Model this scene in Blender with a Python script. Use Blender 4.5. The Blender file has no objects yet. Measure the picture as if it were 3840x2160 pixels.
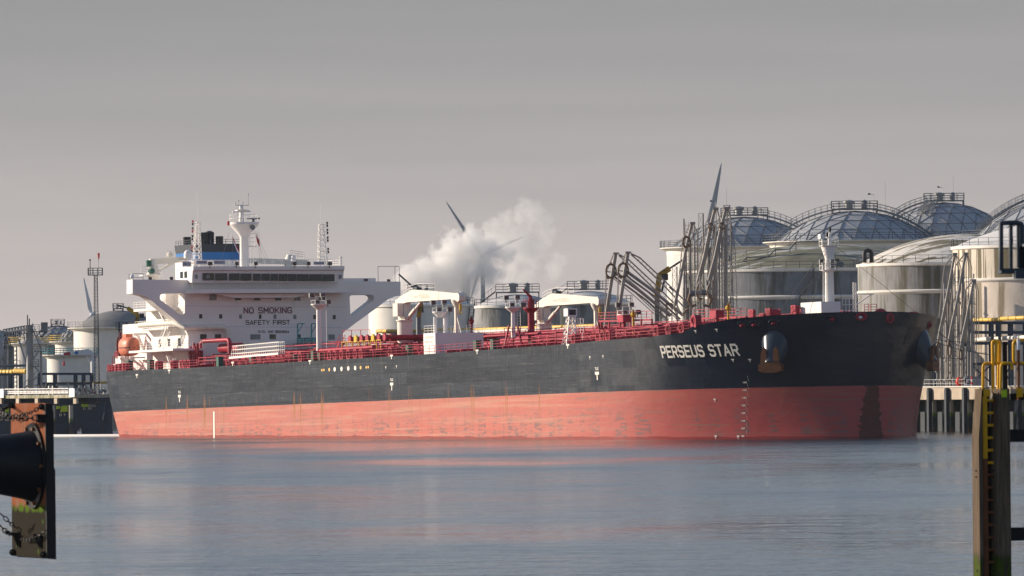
import bpy, bmesh, math, random
from mathutils import Vector, Matrix, noise as mnoise
random.seed(7)
SC = bpy.context.scene
COL = SC.collection
R = math.radians

# ------------------------------------------------------------------ camera
FPX, HX, HY, CAMH, ROLL = 28490.0, 1920.0, 1463.3, 6.7, -0.0099
cd = bpy.data.cameras.new('camera')
cam = bpy.data.objects.new('camera', cd)
COL.objects.link(cam)
cd.sensor_width = 36.0
cd.lens = 36.0 * FPX / 3840.0
cd.shift_y = (HY - 1080.0) / 3840.0
cd.clip_start, cd.clip_end = 1.0, 40000.0
cam.matrix_world = Matrix.Translation((0, 0, CAMH)) @ Matrix.Rotation(R(90), 4, 'X') @ Matrix.Rotation(ROLL, 4, 'Z')
cd.dof.use_dof = True
cd.dof.focus_distance = 1130.0
cd.dof.aperture_fstop = 8.0
SC.camera = cam

# ------------------------------------------------------------------ sky and sun
SUN_AZ, SUN_EL = R(-68.0), R(17.0)          # bearing from +Y (clockwise), elevation
sdir = Vector((math.sin(SUN_AZ) * math.cos(SUN_EL), math.cos(SUN_AZ) * math.cos(SUN_EL), math.sin(SUN_EL)))
world = bpy.data.worlds.new('World')
SC.world = world
world.use_nodes = True
wn, wl = world.node_tree.nodes, world.node_tree.links
wn.clear()
w_out = wn.new('ShaderNodeOutputWorld')
w_bg = wn.new('ShaderNodeBackground')
w_sky = wn.new('ShaderNodeTexSky')
w_sky.sky_type = 'NISHITA'
w_sky.sun_disc = False
w_sky.sun_elevation = SUN_EL
w_sky.sun_rotation = SUN_AZ
w_sky.air_density, w_sky.dust_density, w_sky.ozone_density = 1.0, 1.0, 1.5
SKY_STRENGTH = 0.10
HAZE = 0.000018
w_tc = wn.new('ShaderNodeTexCoord')
w_sep = wn.new('ShaderNodeSeparateXYZ')
wl.new(w_tc.outputs['Generated'], w_sep.inputs[0])
# thin grey veil of high cloud: its colour by elevation, faint streaks
w_map = wn.new('ShaderNodeMapping')
w_map.inputs['Scale'].default_value = (9, 9, 130)
wl.new(w_tc.outputs['Generated'], w_map.inputs[0])
w_noi = wn.new('ShaderNodeTexNoise')
w_noi.inputs['Scale'].default_value = 1.3
w_noi.inputs['Detail'].default_value = 5
wl.new(w_map.outputs[0], w_noi.inputs[0])
w_add = wn.new('ShaderNodeMath'); w_add.operation = 'MULTIPLY_ADD'
w_add.inputs[1].default_value = 0.020; w_add.inputs[2].default_value = -0.010
wl.new(w_noi.outputs[0], w_add.inputs[0])
w_el = wn.new('ShaderNodeMath'); w_el.operation = 'ADD'
wl.new(w_sep.outputs[2], w_el.inputs[0]); wl.new(w_add.outputs[0], w_el.inputs[1])
w_r1 = wn.new('ShaderNodeValToRGB')
e = w_r1.color_ramp.elements
VEIL = [(0.0, (4.35, 3.78, 3.58)), (0.015, (3.72, 3.34, 3.20)), (0.032, (2.78, 2.62, 2.56)), (0.055, (2.02, 2.02, 2.05)),
        (0.10, (3.7, 4.3, 4.9)), (0.28, (2.2, 2.8, 3.7)), (0.5, (0.9, 1.45, 2.6))]
while len(e) < len(VEIL): e.new(0.5)
for k, (p, c) in enumerate(VEIL):
    e[k].position = p; e[k].color = (c[0] / 6, c[1] / 6, c[2] / 6, 1)
wl.new(w_el.outputs[0], w_r1.inputs[0])
w_sc = wn.new('ShaderNodeVectorMath'); w_sc.operation = 'SCALE'
w_sc.inputs['Scale'].default_value = 6.0
wl.new(w_r1.outputs[0], w_sc.inputs[0])
w_mr = wn.new('ShaderNodeMapRange')
w_mr.inputs['From Min'].default_value = 0.12; w_mr.inputs['From Max'].default_value = 0.35
w_mr.inputs['To Min'].default_value = 1.0; w_mr.inputs['To Max'].default_value = 0.5
wl.new(w_sep.outputs[2], w_mr.inputs[0])
w_mix = wn.new('ShaderNodeMix'); w_mix.data_type = 'RGBA'
wl.new(w_mr.outputs[0], w_mix.inputs[0])
wl.new(w_sky.outputs[0], w_mix.inputs[6]); wl.new(w_sc.outputs[0], w_mix.inputs[7])
wl.new(w_mix.outputs[2], w_bg.inputs[0])
w_bg.inputs[1].default_value = SKY_STRENGTH
wl.new(w_bg.outputs[0], w_out.inputs[0])

sd = bpy.data.lights.new('sun', 'SUN')
sd.energy = 5.0
sd.angle = R(0.5)
sd.color = (1.0, 0.86, 0.70)
sun = bpy.data.objects.new('sun', sd)
COL.objects.link(sun)
sun.rotation_euler = (-sdir).to_track_quat('-Z', 'Y').to_euler()
SC.view_settings.view_transform = 'Standard'
SC.view_settings.look = 'None'
SC.view_settings.exposure = 0.52
SC.view_settings.gamma = 1.0
SC.cycles.use_denoising = True
SC.cycles.max_bounces = 8
SC.cycles.volume_bounces = 6
SC.cycles.sample_clamp_indirect = 6.0

# ------------------------------------------------------------------ where a point of the survey lies in the world
_c, _s = math.cos(ROLL), math.sin(ROLL)
_R3, _W3 = Vector((_c, 0, _s)), Vector((-_s, 0, _c))
def ray(px, py):
    return _R3 * ((px - HX) / FPX) + _W3 * (-(py - HY) / FPX) + Vector((0, 1, 0))
CAMP = Vector((0, 0, CAMH))
def W(px, py, Y):
    return CAMP + ray(px, py) * Y
CA, SA = 0.39712, 0.91777
RZ = math.atan2(-SA, CA)
TRIM = 0.0129
SHIPM = Matrix.Translation((-51.9, 1213.9, -11.7)) @ Matrix.Rotation(RZ, 4, 'Z') @ Matrix.Rotation(-TRIM, 4, 'Y')
SHIPI = SHIPM.inverted()
QUAYM = Matrix.Translation((-51.9, 1213.9, 0)) @ Matrix.Rotation(RZ, 4, 'Z')
QUAYI = QUAYM.inverted()
def _hit(I, px, py, ax, v):
    o = I @ CAMP; d = I.to_3x3() @ ray(px, py)
    return o + d * ((v - o[ax]) / d[ax])
def S(px, py, y): return _hit(SHIPI, px, py, 1, y)      # on the ship, at this distance to port of its centre line
def SX(px, py, x): return _hit(SHIPI, px, py, 0, x)     # on the ship, this far forward
def SZ(px, py, z): return _hit(SHIPI, px, py, 2, z)     # on the ship, this high
def Q(px, py, y): return _hit(QUAYI, px, py, 1, y)
def QX(px, py, x): return _hit(QUAYI, px, py, 0, x)

# ------------------------------------------------------------------ materials
def _mix(nt, fac, a, b):
    m = nt.nodes.new('ShaderNodeMix'); m.data_type = 'RGBA'
    for v, k in ((fac, 0), (a, 6), (b, 7)):
        if isinstance(v, (tuple, list)): m.inputs[k].default_value = (*v[:3], 1)
        elif isinstance(v, (int, float)): m.inputs[k].default_value = v if k == 0 else (v, v, v, 1)
        else: nt.links.new(v, m.inputs[k])
    return m.outputs[2]
def _math(nt, op, a, b=None, clamp=False):
    m = nt.nodes.new('ShaderNodeMath'); m.operation = op; m.use_clamp = clamp
    for k, v in enumerate((a, b)):
        if v is None: continue
        if isinstance(v, (int, float)): m.inputs[k].default_value = v
        else: nt.links.new(v, m.inputs[k])
    return m.outputs[0]
def _noise(nt, co, scale, detail=4, rough=0.55):
    mp = nt.nodes.new('ShaderNodeMapping')
    mp.inputs['Scale'].default_value = scale if isinstance(scale, tuple) else (scale,) * 3
    nt.links.new(co, mp.inputs[0])
    n = nt.nodes.new('ShaderNodeTexNoise')
    n.inputs['Scale'].default_value = 1.0; n.inputs['Detail'].default_value = detail; n.inputs['Roughness'].default_value = rough
    nt.links.new(mp.outputs[0], n.inputs[0])
    return n.outputs[0]
def _ramp(nt, v, lo, hi, a=0.0, b=1.0):
    m = nt.nodes.new('ShaderNodeMapRange')
    m.inputs['From Min'].default_value = lo; m.inputs['From Max'].default_value = hi
    m.inputs['To Min'].default_value = a; m.inputs['To Max'].default_value = b
    nt.links.new(v, m.inputs[0])
    return m.outputs[0]
def newmat(name):
    m = bpy.data.materials.new(name); m.use_nodes = True
    nt = m.node_tree
    b = nt.nodes['Principled BSDF']
    tc = nt.nodes.new('ShaderNodeTexCoord')
    return m, nt, b, tc.outputs['Object']
def mat(name, col, rough=0.5, metal=0.0, var=0.12, scale=0.6, stain=None, samt=0.5, sscale=(0.6, 0.6, 0.05), lo=0.55, hi=0.75, bump=0.0, bscale=2.0, spec=0.22):
    m, nt, b, co = newmat(name)
    n1 = _noise(nt, co, scale)
    v = _ramp(nt, n1, 0.3, 0.7, 1 - var, 1 + var)
    sc = nt.nodes.new('ShaderNodeVectorMath'); sc.operation = 'SCALE'
    sc.inputs[0].default_value = col; nt.links.new(v, sc.inputs['Scale'])
    c = sc.outputs[0]
    if stain:
        f = _ramp(nt, _noise(nt, co, sscale, 5, 0.6), lo, hi, 0, samt)
        c = _mix(nt, f, c, stain)
    nt.links.new(c, b.inputs['Base Color'])
    b.inputs['Roughness'].default_value = rough; b.inputs['Metallic'].default_value = metal
    b.inputs['Specular IOR Level'].default_value = spec
    if bump:
        bn = nt.nodes.new('ShaderNodeBump'); bn.inputs['Strength'].default_value = 1.0; bn.inputs['Distance'].default_value = bump
        nt.links.new(_noise(nt, co, bscale), bn.inputs['Height']); nt.links.new(bn.outputs[0], b.inputs['Normal'])
    return m
RUST = (0.22, 0.085, 0.03)
M = {}
M['white'] = mat('ship_white', (0.80, 0.76, 0.72), 0.45, var=0.04, scale=0.3, stain=(0.5, 0.36, 0.24), samt=0.35, sscale=(0.7, 0.7, 0.07), lo=0.62, hi=0.85)
M['offwhite'] = mat('old_white_paint', (0.70, 0.66, 0.58), 0.5, var=0.07, stain=RUST, samt=0.6, sscale=(0.9, 0.9, 0.12), lo=0.62, hi=0.8)
M['red'] = mat('deck_red', (0.33, 0.012, 0.037), 0.5, var=0.3, scale=0.8, stain=(0.16, 0.03, 0.03), samt=0.6, sscale=(0.8, 0.8, 0.4), lo=0.5, hi=0.75)
M['darkred'] = mat('worn_dark_red', (0.16, 0.012, 0.02), 0.6, var=0.3)
M['yellow'] = mat('yellow_paint', (0.62, 0.40, 0.03), 0.45, var=0.12, stain=RUST, samt=0.7, sscale=(1.2, 1.2, 0.4), lo=0.58, hi=0.72)
M['jet_yellow'] = mat('railing_yellow', (0.72, 0.37, 0.004), 0.4, var=0.15, scale=3, stain=(0.25, 0.07, 0.01), samt=0.8, sscale=(4, 4, 1.2), lo=0.62, hi=0.75)
M['pipe_yellow'] = mat('gas_pipe_yellow', (0.68, 0.44, 0.09), 0.5, var=0.1, stain=(0.4, 0.3, 0.15), samt=0.5)
M['crane_yellow'] = mat('crane_yellow', (0.45, 0.27, 0.03), 0.5, var=0.25, stain=(0.04, 0.035, 0.03), samt=0.8, sscale=(1, 1, 1), lo=0.5, hi=0.62)
M['orange'] = mat('lifeboat_orange', (0.62, 0.19, 0.11), 0.45, var=0.10, scale=1.0)
M['black'] = mat('black_paint', (0.018, 0.019, 0.022), 0.45, var=0.2)
M['soot'] = mat('sooty_steel', (0.05, 0.05, 0.055), 0.5, 0.3, var=0.3, stain=(0.16, 0.14, 0.12), samt=0.5)
M['funnel_navy'] = mat('funnel_navy', (0.035, 0.04, 0.055), 0.4, var=0.1)
M['funnel_blue'] = mat('funnel_blue', (0.025, 0.155, 0.42), 0.4, var=0.06)
M['teal'] = mat('teal_paint', (0.03, 0.26, 0.28), 0.5, var=0.12)
M['green'] = mat('dark_green_paint', (0.02, 0.10, 0.07), 0.5)
M['glass'] = mat('dark_window_glass', (0.012, 0.020, 0.026), 0.08, var=0.3, scale=0.3, spec=0.5)
M['curtain'] = mat('curtained_window', (0.20, 0.22, 0.23), 0.15, var=0.25, scale=1.5)
M['grey'] = mat('galvanised_steel', (0.30, 0.30, 0.30), 0.5, 0.35, var=0.15)
M['midgrey'] = mat('grey_steel', (0.16, 0.17, 0.18), 0.5, 0.2, var=0.2)
M['dark'] = mat('dark_steel', (0.045, 0.055, 0.07), 0.5, 0.2, var=0.2)
M['navy'] = mat('navy_steel_frame', (0.035, 0.055, 0.085), 0.5, var=0.2)
M['arm'] = mat('loading_arm_grey', (0.31, 0.28, 0.25), 0.5, 0.0, var=0.15, stain=(0.22, 0.15, 0.10), samt=0.5)
M['hose'] = mat('brown_hose', (0.20, 0.13, 0.08), 0.6, var=0.2)
M['lampface'] = mat('floodlight_glass', (0.10, 0.055, 0.055), 0.2)
M['rust'] = mat('rusty_anchor', (0.17, 0.06, 0.022), 0.7, var=0.35, scale=1.5, stain=(0.07, 0.035, 0.02), samt=0.7, sscale=(1, 1, 1))
M['textred'] = mat('sign_maroon', (0.13, 0.015, 0.03), 0.5, var=0.05)
M['textdark'] = mat('sign_navy', (0.012, 0.02, 0.035), 0.5, var=0.05)
M['textgrey'] = mat('sign_grey', (0.24, 0.25, 0.30), 0.5, var=0.03)
M['textwhite'] = mat('lettering_white', (0.78, 0.74, 0.66), 0.5, var=0.06)
M['fadedred'] = mat('faded_pink_lettering', (0.62, 0.42, 0.36), 0.6, var=0.08)
M['signboard'] = mat('white_sign', (0.72, 0.74, 0.78), 0.4, var=0.03)
M['signblue'] = mat('grey_blue_sign', (0.50, 0.52, 0.60), 0.4, var=0.03)
M['bluewrap'] = mat('blue_sheet', (0.05, 0.22, 0.5), 0.6)
M['tankwhite'] = mat('tank_white', (0.72, 0.68, 0.62), 0.6, var=0.05, stain=(0.45, 0.42, 0.38), samt=0.5, sscale=(0.35, 0.35, 0.03), lo=0.5, hi=0.8)
M['tankblue'] = mat('tank_bluish_grey', (0.19, 0.20, 0.215), 0.7, var=0.15, scale=0.5, stain=(0.06, 0.065, 0.05), samt=0.8, sscale=(0.5, 0.5, 0.07), lo=0.48, hi=0.62, bump=0.05, bscale=(2.2, 2.2, 0.5))  # the tank's own even bluish grey, with dark stains
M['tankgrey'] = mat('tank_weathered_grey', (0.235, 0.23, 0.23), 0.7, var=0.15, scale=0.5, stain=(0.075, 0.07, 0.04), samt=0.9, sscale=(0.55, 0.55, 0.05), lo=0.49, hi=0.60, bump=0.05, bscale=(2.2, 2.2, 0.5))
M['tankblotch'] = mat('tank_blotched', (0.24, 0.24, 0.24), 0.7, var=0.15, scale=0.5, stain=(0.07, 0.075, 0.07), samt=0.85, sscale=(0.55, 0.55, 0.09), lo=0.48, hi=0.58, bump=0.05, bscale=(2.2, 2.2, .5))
M['tankstreak'] = mat('tank_streaked', (0.66, 0.58, 0.48), 0.7, var=0.10, scale=0.5, stain=(0.10, 0.078, 0.035), samt=0.92, sscale=(0.95, 0.95, 0.012), lo=0.47, hi=0.52, bump=0.03)
M['tankdust'] = mat('tank_lower_cream', (0.62, 0.54, 0.46), 0.7, var=0.10, scale=0.4, stain=(0.18, 0.14, 0.08), samt=0.85, sscale=(0.6, 0.6, 0.05), lo=0.53, hi=0.62, bump=0.03)
M['tankrib'] = mat('tank_ribbed_sheet', (0.62, 0.60, 0.57), 0.5, var=0.06, stain=(0.4, 0.38, 0.36), samt=0.5, sscale=(1.6, 1.6, 0.01), lo=0.5, hi=0.6)
M['rim'] = mat('tank_ledge_white', (0.74, 0.70, 0.64), 0.6, var=0.08, stain=(0.3, 0.25, 0.15), samt=0.5, sscale=(0.5, 0.5, 0.5))
M['mossroof'] = mat('mossy_roof', (0.17, 0.165, 0.115), 0.8, var=0.3, scale=0.3, stain=(0.50, 0.50, 0.48), samt=0.9, sscale=(0.10, 0.6, 0.3), lo=0.53, hi=0.60)
M['whiteroof'] = mat('white_roof_moss_stained', (0.66, 0.62, 0.56), 0.7, var=0.08, stain=(0.12, 0.10, 0.05), samt=0.9, sscale=(0.14, 0.6, 0.3), lo=0.49, hi=0.54)
M['palroof'] = mat('pale_roof', (0.62, 0.60, 0.58), 0.6, var=0.08)
M['darkroof'] = mat('dark_roof', (0.20, 0.195, 0.19), 0.6, var=0.1)
M['dome'] = mat('aluminium_dome', (0.33, 0.345, 0.365), 0.5, 0.0, var=0.12, scale=0.35, spec=0.15)
M['domerib'] = mat('dome_rib', (0.15, 0.155, 0.17), 0.6, 0.0)
M['concrete'] = mat('quay_concrete', (0.46, 0.38, 0.29), 0.8, var=0.10, scale=0.8, stain=(0.22, 0.18, 0.12), samt=0.8, sscale=(0.8, 0.8, 0.12), lo=0.5, hi=0.72, bump=0.02)
M['pile'] = mat('mossy_pile', (0.26, 0.25, 0.23), 0.8, var=0.2, scale=2.0)
M['fenderpile'] = mat('dark_fender_pile', (0.025, 0.035, 0.05), 0.6, var=0.25, scale=2)
M['dolphin'] = mat('dolphin_blue_black', (0.022, 0.04, 0.068), 0.5, var=0.25, scale=0.6, stain=(0.05, 0.05, 0.05), samt=0.6, sscale=(1, 1, 0.3))
M['lime'] = mat('lime_panel', (0.42, 0.55, 0.02), 0.5, var=0.15)
M['ground'] = mat('yard_ground', (0.16, 0.15, 0.13), 0.9, var=0.25, scale=0.05)
M['turbwhite'] = mat('crane_white', (0.66, 0.66, 0.66), 0.5, var=0.04)
M['turbine_far'] = mat('turbine_hazy_pale', (0.62, 0.62, 0.63), 0.5, var=0.02)  # fading in far haze put into the colour, pale like the sky
M['turbine'] = mat('turbine_hazy_grey', (0.26, 0.28, 0.31), 0.5, var=0.02)  # grey-blue of distance haze put into the colour
M['rope'] = mat('mooring_rope', (0.10, 0.10, 0.10), 0.8)
M['boom'] = mat('white_boom', (0.8, 0.76, 0.74), 0.6, var=0.05)
M['flagred'] = mat('flag_red', (0.45, 0.03, 0.05), 0.7)
M['flagblue'] = mat('flag_blue', (0.02, 0.05, 0.25), 0.7)
M['lifering'] = mat('life_ring_red', (0.62, 0.05, 0.02), 0.5)
M['rubber'] = mat('black_rubber', (0.008, 0.009, 0.011), 0.45, var=0.3, scale=3)
M['chain'] = mat('black_chain', (0.02, 0.018, 0.017), 0.5, 0.5, var=0.4, scale=8)
M['darkbeam'] = mat('dark_timber', (0.010, 0.011, 0.013), 0.7, var=0.3)

# ------------------------------------------------------------------ mesh helpers
ROOT = {}
def thing(name, label, cat, loc, rotz=0.0, group=None, matrix=None):
    o = bpy.data.objects.new(name, None); COL.objects.link(o)
    o.empty_display_size = 0.5
    mx = matrix if matrix is not None else Matrix.Translation(Vector(loc)) @ Matrix.Rotation(rotz, 4, 'Z')
    o.matrix_world = mx
    ROOT[o.name] = mx.inverted()
    o['label'] = label; o['category'] = cat
    if group: o['group'] = group
    return o
def tag(o, label=None, cat=None, group=None, kind=None):
    for k, v in (('label', label), ('category', cat), ('group', group), ('kind', kind)):
        if v: o[k] = v
    return o
def root_of(o):
    while o.parent: o = o.parent
    return o
class MB:
    def __init__(s): s.v = []; s.f = []
    def add(s, vs, fs):
        o = len(s.v); s.v += [Vector(p) for p in vs]; s.f += [tuple(i + o for i in f) for f in fs]; return s
    def mm(s, a, b):
        x0, y0, z0 = a; x1, y1, z1 = b
        return s.add([(x0, y0, z0), (x1, y0, z0), (x1, y1, z0), (x0, y1, z0), (x0, y0, z1), (x1, y0, z1), (x1, y1, z1), (x0, y1, z1)],
                     [(3, 2, 1, 0), (4, 5, 6, 7), (0, 1, 5, 4), (1, 2, 6, 5), (2, 3, 7, 6), (3, 0, 4, 7)])
    def box(s, c, d, rz=0.0):
        m = Matrix.Translation(Vector(c)) @ Matrix.Rotation(rz, 4, 'Z')
        o = len(s.v); s.mm((-d[0] / 2, -d[1] / 2, -d[2] / 2), (d[0] / 2, d[1] / 2, d[2] / 2))
        for i in range(o, len(s.v)): s.v[i] = m @ s.v[i]
        return s
    def _frame(s, p0, p1):
        d = (p1 - p0).normalized()
        u = d.cross(Vector((0, 0, 1)))
        u = Vector((1, 0, 0)) if u.length < 1e-4 else u.normalized()
        return d, u, d.cross(u)
    def cyl(s, p0, p1, r0, r1=None, n=8):
        p0, p1 = Vector(p0), Vector(p1); r1 = r0 if r1 is None else r1
        d, u, w = s._frame(p0, p1)
        vs = []
        for p, r in ((p0, r0), (p1, r1)):
            for k in range(n):
                a = 2 * math.pi * (k + 0.5) / n
                vs.append(p + u * (r * math.cos(a)) + w * (r * math.sin(a)))
        fs = [(k, k + n, (k + 1) % n + n, (k + 1) % n) for k in range(n)] + [tuple(range(n)), tuple(range(2 * n - 1, n - 1, -1))]
        return s.add(vs, fs)
    def bar(s, p0, p1, w, h=None):
        p0, p1 = Vector(p0), Vector(p1); h = w if h is None else h
        d, u, q = s._frame(p0, p1)
        vs = [p + u * (a * w / 2) + q * (b * h / 2) for p in (p0, p1) for a, b in ((-1, -1), (1, -1), (1, 1), (-1, 1))]
        return s.add(vs, [(0, 1, 2, 3), (7, 6, 5, 4), (0, 4, 5, 1), (1, 5, 6, 2), (2, 6, 7, 3), (3, 7, 4, 0)])
    def tube(s, pts, r, n=8):
        pts = [Vector(p) for p in pts]
        prev = None; rings = []
        for i, p in enumerate(pts):
            d = ((pts[min(i + 1, len(pts) - 1)] - p).normalized() + (p - pts[max(i - 1, 0)]).normalized())
            d = d.normalized() if d.length > 1e-6 else Vector((0, 0, 1))
            if prev is None:
                u = d.cross(Vector((0, 0, 1)))
                u = Vector((1, 0, 0)) if u.length < 1e-3 else u.normalized()
            else:
                u = (prev - d * prev.dot(d)); u = u.normalized() if u.length > 1e-5 else d.orthogonal().normalized()
            prev = u; w = d.cross(u)
            rr = r[i] if isinstance(r, (list, tuple)) else r
            rings.append([p + u * (rr * math.cos(2 * math.pi * k / n)) + w * (rr * math.sin(2 * math.pi * k / n)) for k in range(n)])
        vs = [q for g in rings for q in g]
        fs = [(i * n + k, i * n + (k + 1) % n, (i + 1) * n + (k + 1) % n, (i + 1) * n + k) for i in range(len(pts) - 1) for k in range(n)]
        fs += [tuple(range(n - 1, -1, -1)), tuple((len(pts) - 1) * n + k for k in range(n))]
        return s.add(vs, fs)
    def lathe(s, prof, c=(0, 0, 0), n=24, a0=0.0, a1=2 * math.pi, cap=True):
        c = Vector(c); full = abs(a1 - a0 - 2 * math.pi) < 1e-6; m = n if full else n + 1
        vs = [c + Vector((r * math.cos(a0 + (a1 - a0) * k / n), r * math.sin(a0 + (a1 - a0) * k / n), z)) for r, z in prof for k in range(m)]
        fs = []
        for i in range(len(prof) - 1):
            for k in range(n):
                fs.append((i * m + k, i * m + (k + 1) % m, (i + 1) * m + (k + 1) % m, (i + 1) * m + k))
        if full and cap:
            fs.append(tuple(range(m - 1, -1, -1))); fs.append(tuple((len(prof) - 1) * m + k for k in range(m)))
        return s.add(vs, fs)
    def sphere(s, c, r, n=12, sz=1.0):
        prof = [(max(1e-3, r * math.sin(math.pi * k / (n // 2))), -r * sz * math.cos(math.pi * k / (n // 2))) for k in range(n // 2 + 1)]
        return s.lathe(prof, c, n)
    def prism(s, poly, ax, a, b):
        """poly: 2-D outline; extruded along axis ax from a to b. ax 0: (y,z); 1: (x,z); 2: (x,y)."""
        def pt(q, t): return (t, q[0], q[1]) if ax == 0 else (q[0], t, q[1]) if ax == 1 else (q[0], q[1], t)
        n = len(poly)
        ar = sum(poly[i][0] * poly[(i + 1) % n][1] - poly[(i + 1) % n][0] * poly[i][1] for i in range(n))
        if (ar < 0) != (ax == 1): poly = poly[::-1]
        vs = [pt(q, a) for q in poly] + [pt(q, b) for q in poly]
        fs = [tuple(range(n - 1, -1, -1)), tuple(range(n, 2 * n))] + [(i, (i + 1) % n, (i + 1) % n + n, i + n) for i in range(n)]
        if a > b: fs = [f[::-1] for f in fs]
        return s.add(vs, fs)
    def rail(s, pts, h=1.1, step=1.6, r=0.03, nr=3, n=4):
        pts = [Vector(p) for p in pts]
        for k in range(nr):
            z = h * (k + 1) / nr
            for a, b in zip(pts[:-1], pts[1:]):
                s.cyl(a + Vector((0, 0, z)), b + Vector((0, 0, z)), r, n=n)
        for a, b in zip(pts[:-1], pts[1:]):
            m = max(1, round((b - a).length / step))
            for k in range(m):
                p = a.lerp(b, k / m); s.cyl(p, p + Vector((0, 0, h)), r, n=n)
        s.cyl(pts[-1], pts[-1] + Vector((0, 0, h)), r, n=n)
        return s
    def ladder(s, p0, p1, side, w=0.4, r=0.03, step=0.35):
        p0, p1, side = Vector(p0), Vector(p1), Vector(side).normalized() * (w / 2)
        s.cyl(p0 - side, p1 - side, r, n=4); s.cyl(p0 + side, p1 + side, r, n=4)
        m = max(2, int((p1 - p0).length / step))
        for k in range(1, m):
            p = p0.lerp(p1, k / m); s.cyl(p - side, p + side, r * 0.8, n=4)
        return s
    def stair(s, p0, p1, side, w=0.8, r=0.05):
        p0, p1 = Vector(p0), Vector(p1); sv = Vector(side).normalized() * (w / 2)
        for q in (-1, 1):
            s.bar(p0 + sv * q, p1 + sv * q, 0.06, 0.22)
            up = Vector((0, 0, 1.0))
            s.cyl(p0 + sv * q + up, p1 + sv * q + up, r * 0.7, n=4)
            for k in range(0, 5):
                p = p0.lerp(p1, k / 4) + sv * q; s.cyl(p, p + up, r * 0.6, n=4)
        m = max(3, int(abs(p1.z - p0.z) / 0.25))
        for k in range(1, m):
            p = p0.lerp(p1, k / m); s.bar(p - sv, p + sv, 0.24, 0.04)
        return s
    def lattice(s, p0, p1, w0, w1=None, bays=6, r=0.06, u=None):
        p0, p1 = Vector(p0), Vector(p1); w1 = w0 if w1 is None else w1
        d, a, b = s._frame(p0, p1)
        if u is not None:
            a = Vector(u); a = (a - d * a.dot(d)).normalized(); b = d.cross(a)
        def cor(t):
            c = p0.lerp(p1, t); w = (w0 + (w1 - w0) * t) / 2
            return [c + a * (w * i) + b * (w * j) for i, j in ((-1, -1), (1, -1), (1, 1), (-1, 1))]
        pr = cor(0)
        for k in range(1, bays + 1):
            cu = cor(k / bays)
            for i in range(4):
                s.bar(pr[i], cu[i], r * 1.4)
                s.bar(cu[i], cu[(i + 1) % 4], r)
                s.bar(pr[i], cu[(i + 1) % 4], r)
            pr = cu
        return s
    def ring(s, c, r, t, ax, n=20, m=6, sx=1.0, sz=1.0):
        """torus of radius r and thickness t round the direction ax"""
        c, ax = Vector(c), Vector(ax).normalized()
        u = ax.cross(Vector((0, 0, 1))); u = u.normalized() if u.length > 1e-3 else Vector((1, 0, 0)); w = u.cross(ax)
        vs = []
        for k in range(n):
            a = 2 * math.pi * k / n
            dr = u * (math.cos(a) * sx) + w * (math.sin(a) * sz)
            for j in range(m):
                b = 2 * math.pi * j / m
                vs.append(c + dr * (r + t * math.cos(b)) + ax * (t * math.sin(b)))
        fs = [(k * m + j, ((k + 1) % n) * m + j, ((k + 1) % n) * m + (j + 1) % m, k * m + (j + 1) % m) for k in range(n) for j in range(m)]
        return s.add(vs, fs)
    def build(s, name, material, parent=None, space='local', smooth=None, uvfix=True):
        me = bpy.data.meshes.new(name)
        vs = s.v
        if parent is not None and space == 'world':
            I = ROOT[root_of(parent).name]; vs = [I @ v for v in vs]
        me.from_pydata([tuple(v) for v in vs], [], s.f)
        me.validate(); me.update()
        if uvfix:
            bm = bmesh.new(); bm.from_mesh(me); bmesh.ops.recalc_face_normals(bm, faces=bm.faces[:]); bm.to_mesh(me); bm.free()
        if smooth:
            me.polygons.foreach_set('use_smooth', [True] * len(me.polygons))
            me.set_sharp_from_angle(angle=R(smooth))
        mats = material if isinstance(material, (list, tuple)) else [material]
        for m in mats: me.materials.append(M[m] if isinstance(m, str) else m)
        o = bpy.data.objects.new(name, me); COL.objects.link(o)
        if parent is not None: o.parent = parent
        return o
def copy_tree(o, parent=None):
    c = o.copy(); COL.objects.link(c)
    if parent is not None: c.parent = parent
    for ch in list(o.children): copy_tree(ch, c)
    return c
def text2d(body, size, bold=0.02, spacing=1.0, align='CENTER'):
    cu = bpy.data.curves.new('t', 'FONT'); cu.body = body; cu.size = size; cu.align_x = align; cu.align_y = 'CENTER'
    cu.offset = bold * size; cu.space_character = spacing; cu.resolution_u = 3
    ob = bpy.data.objects.new('t', cu); COL.objects.link(ob)
    dg = bpy.context.evaluated_depsgraph_get()
    me = bpy.data.meshes.new_from_object(ob.evaluated_get(dg))
    vs = [(v.co.x, v.co.y) for v in me.vertices]; fs = [tuple(p.vertices) for p in me.polygons]
    bpy.data.objects.remove(ob); bpy.data.curves.remove(cu); bpy.data.meshes.remove(me)
    return vs, fs
def text_on(mb, body, size, fn, bold=0.02, spacing=1.0, wid=None, align='CENTER'):
    """letters laid on a surface: fn(a, b) gives the point of the surface for a along and b up; wid stretches to that width"""
    vs, fs = text2d(body, size, bold, spacing, align)
    k = 1.0
    if wid:
        xs = [v[0] for v in vs]; k = wid / (max(xs) - min(xs))
    mb.add([fn(v[0] * k, v[1]) for v in vs], fs)
def lerp_table(t, x):
    if x <= t[0][0]: return t[0][1]
    for (a, p), (b, q) in zip(t[:-1], t[1:]):
        if x <= b: return p + (q - p) * (x - a) / (b - a)
    return t[-1][1]
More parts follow.
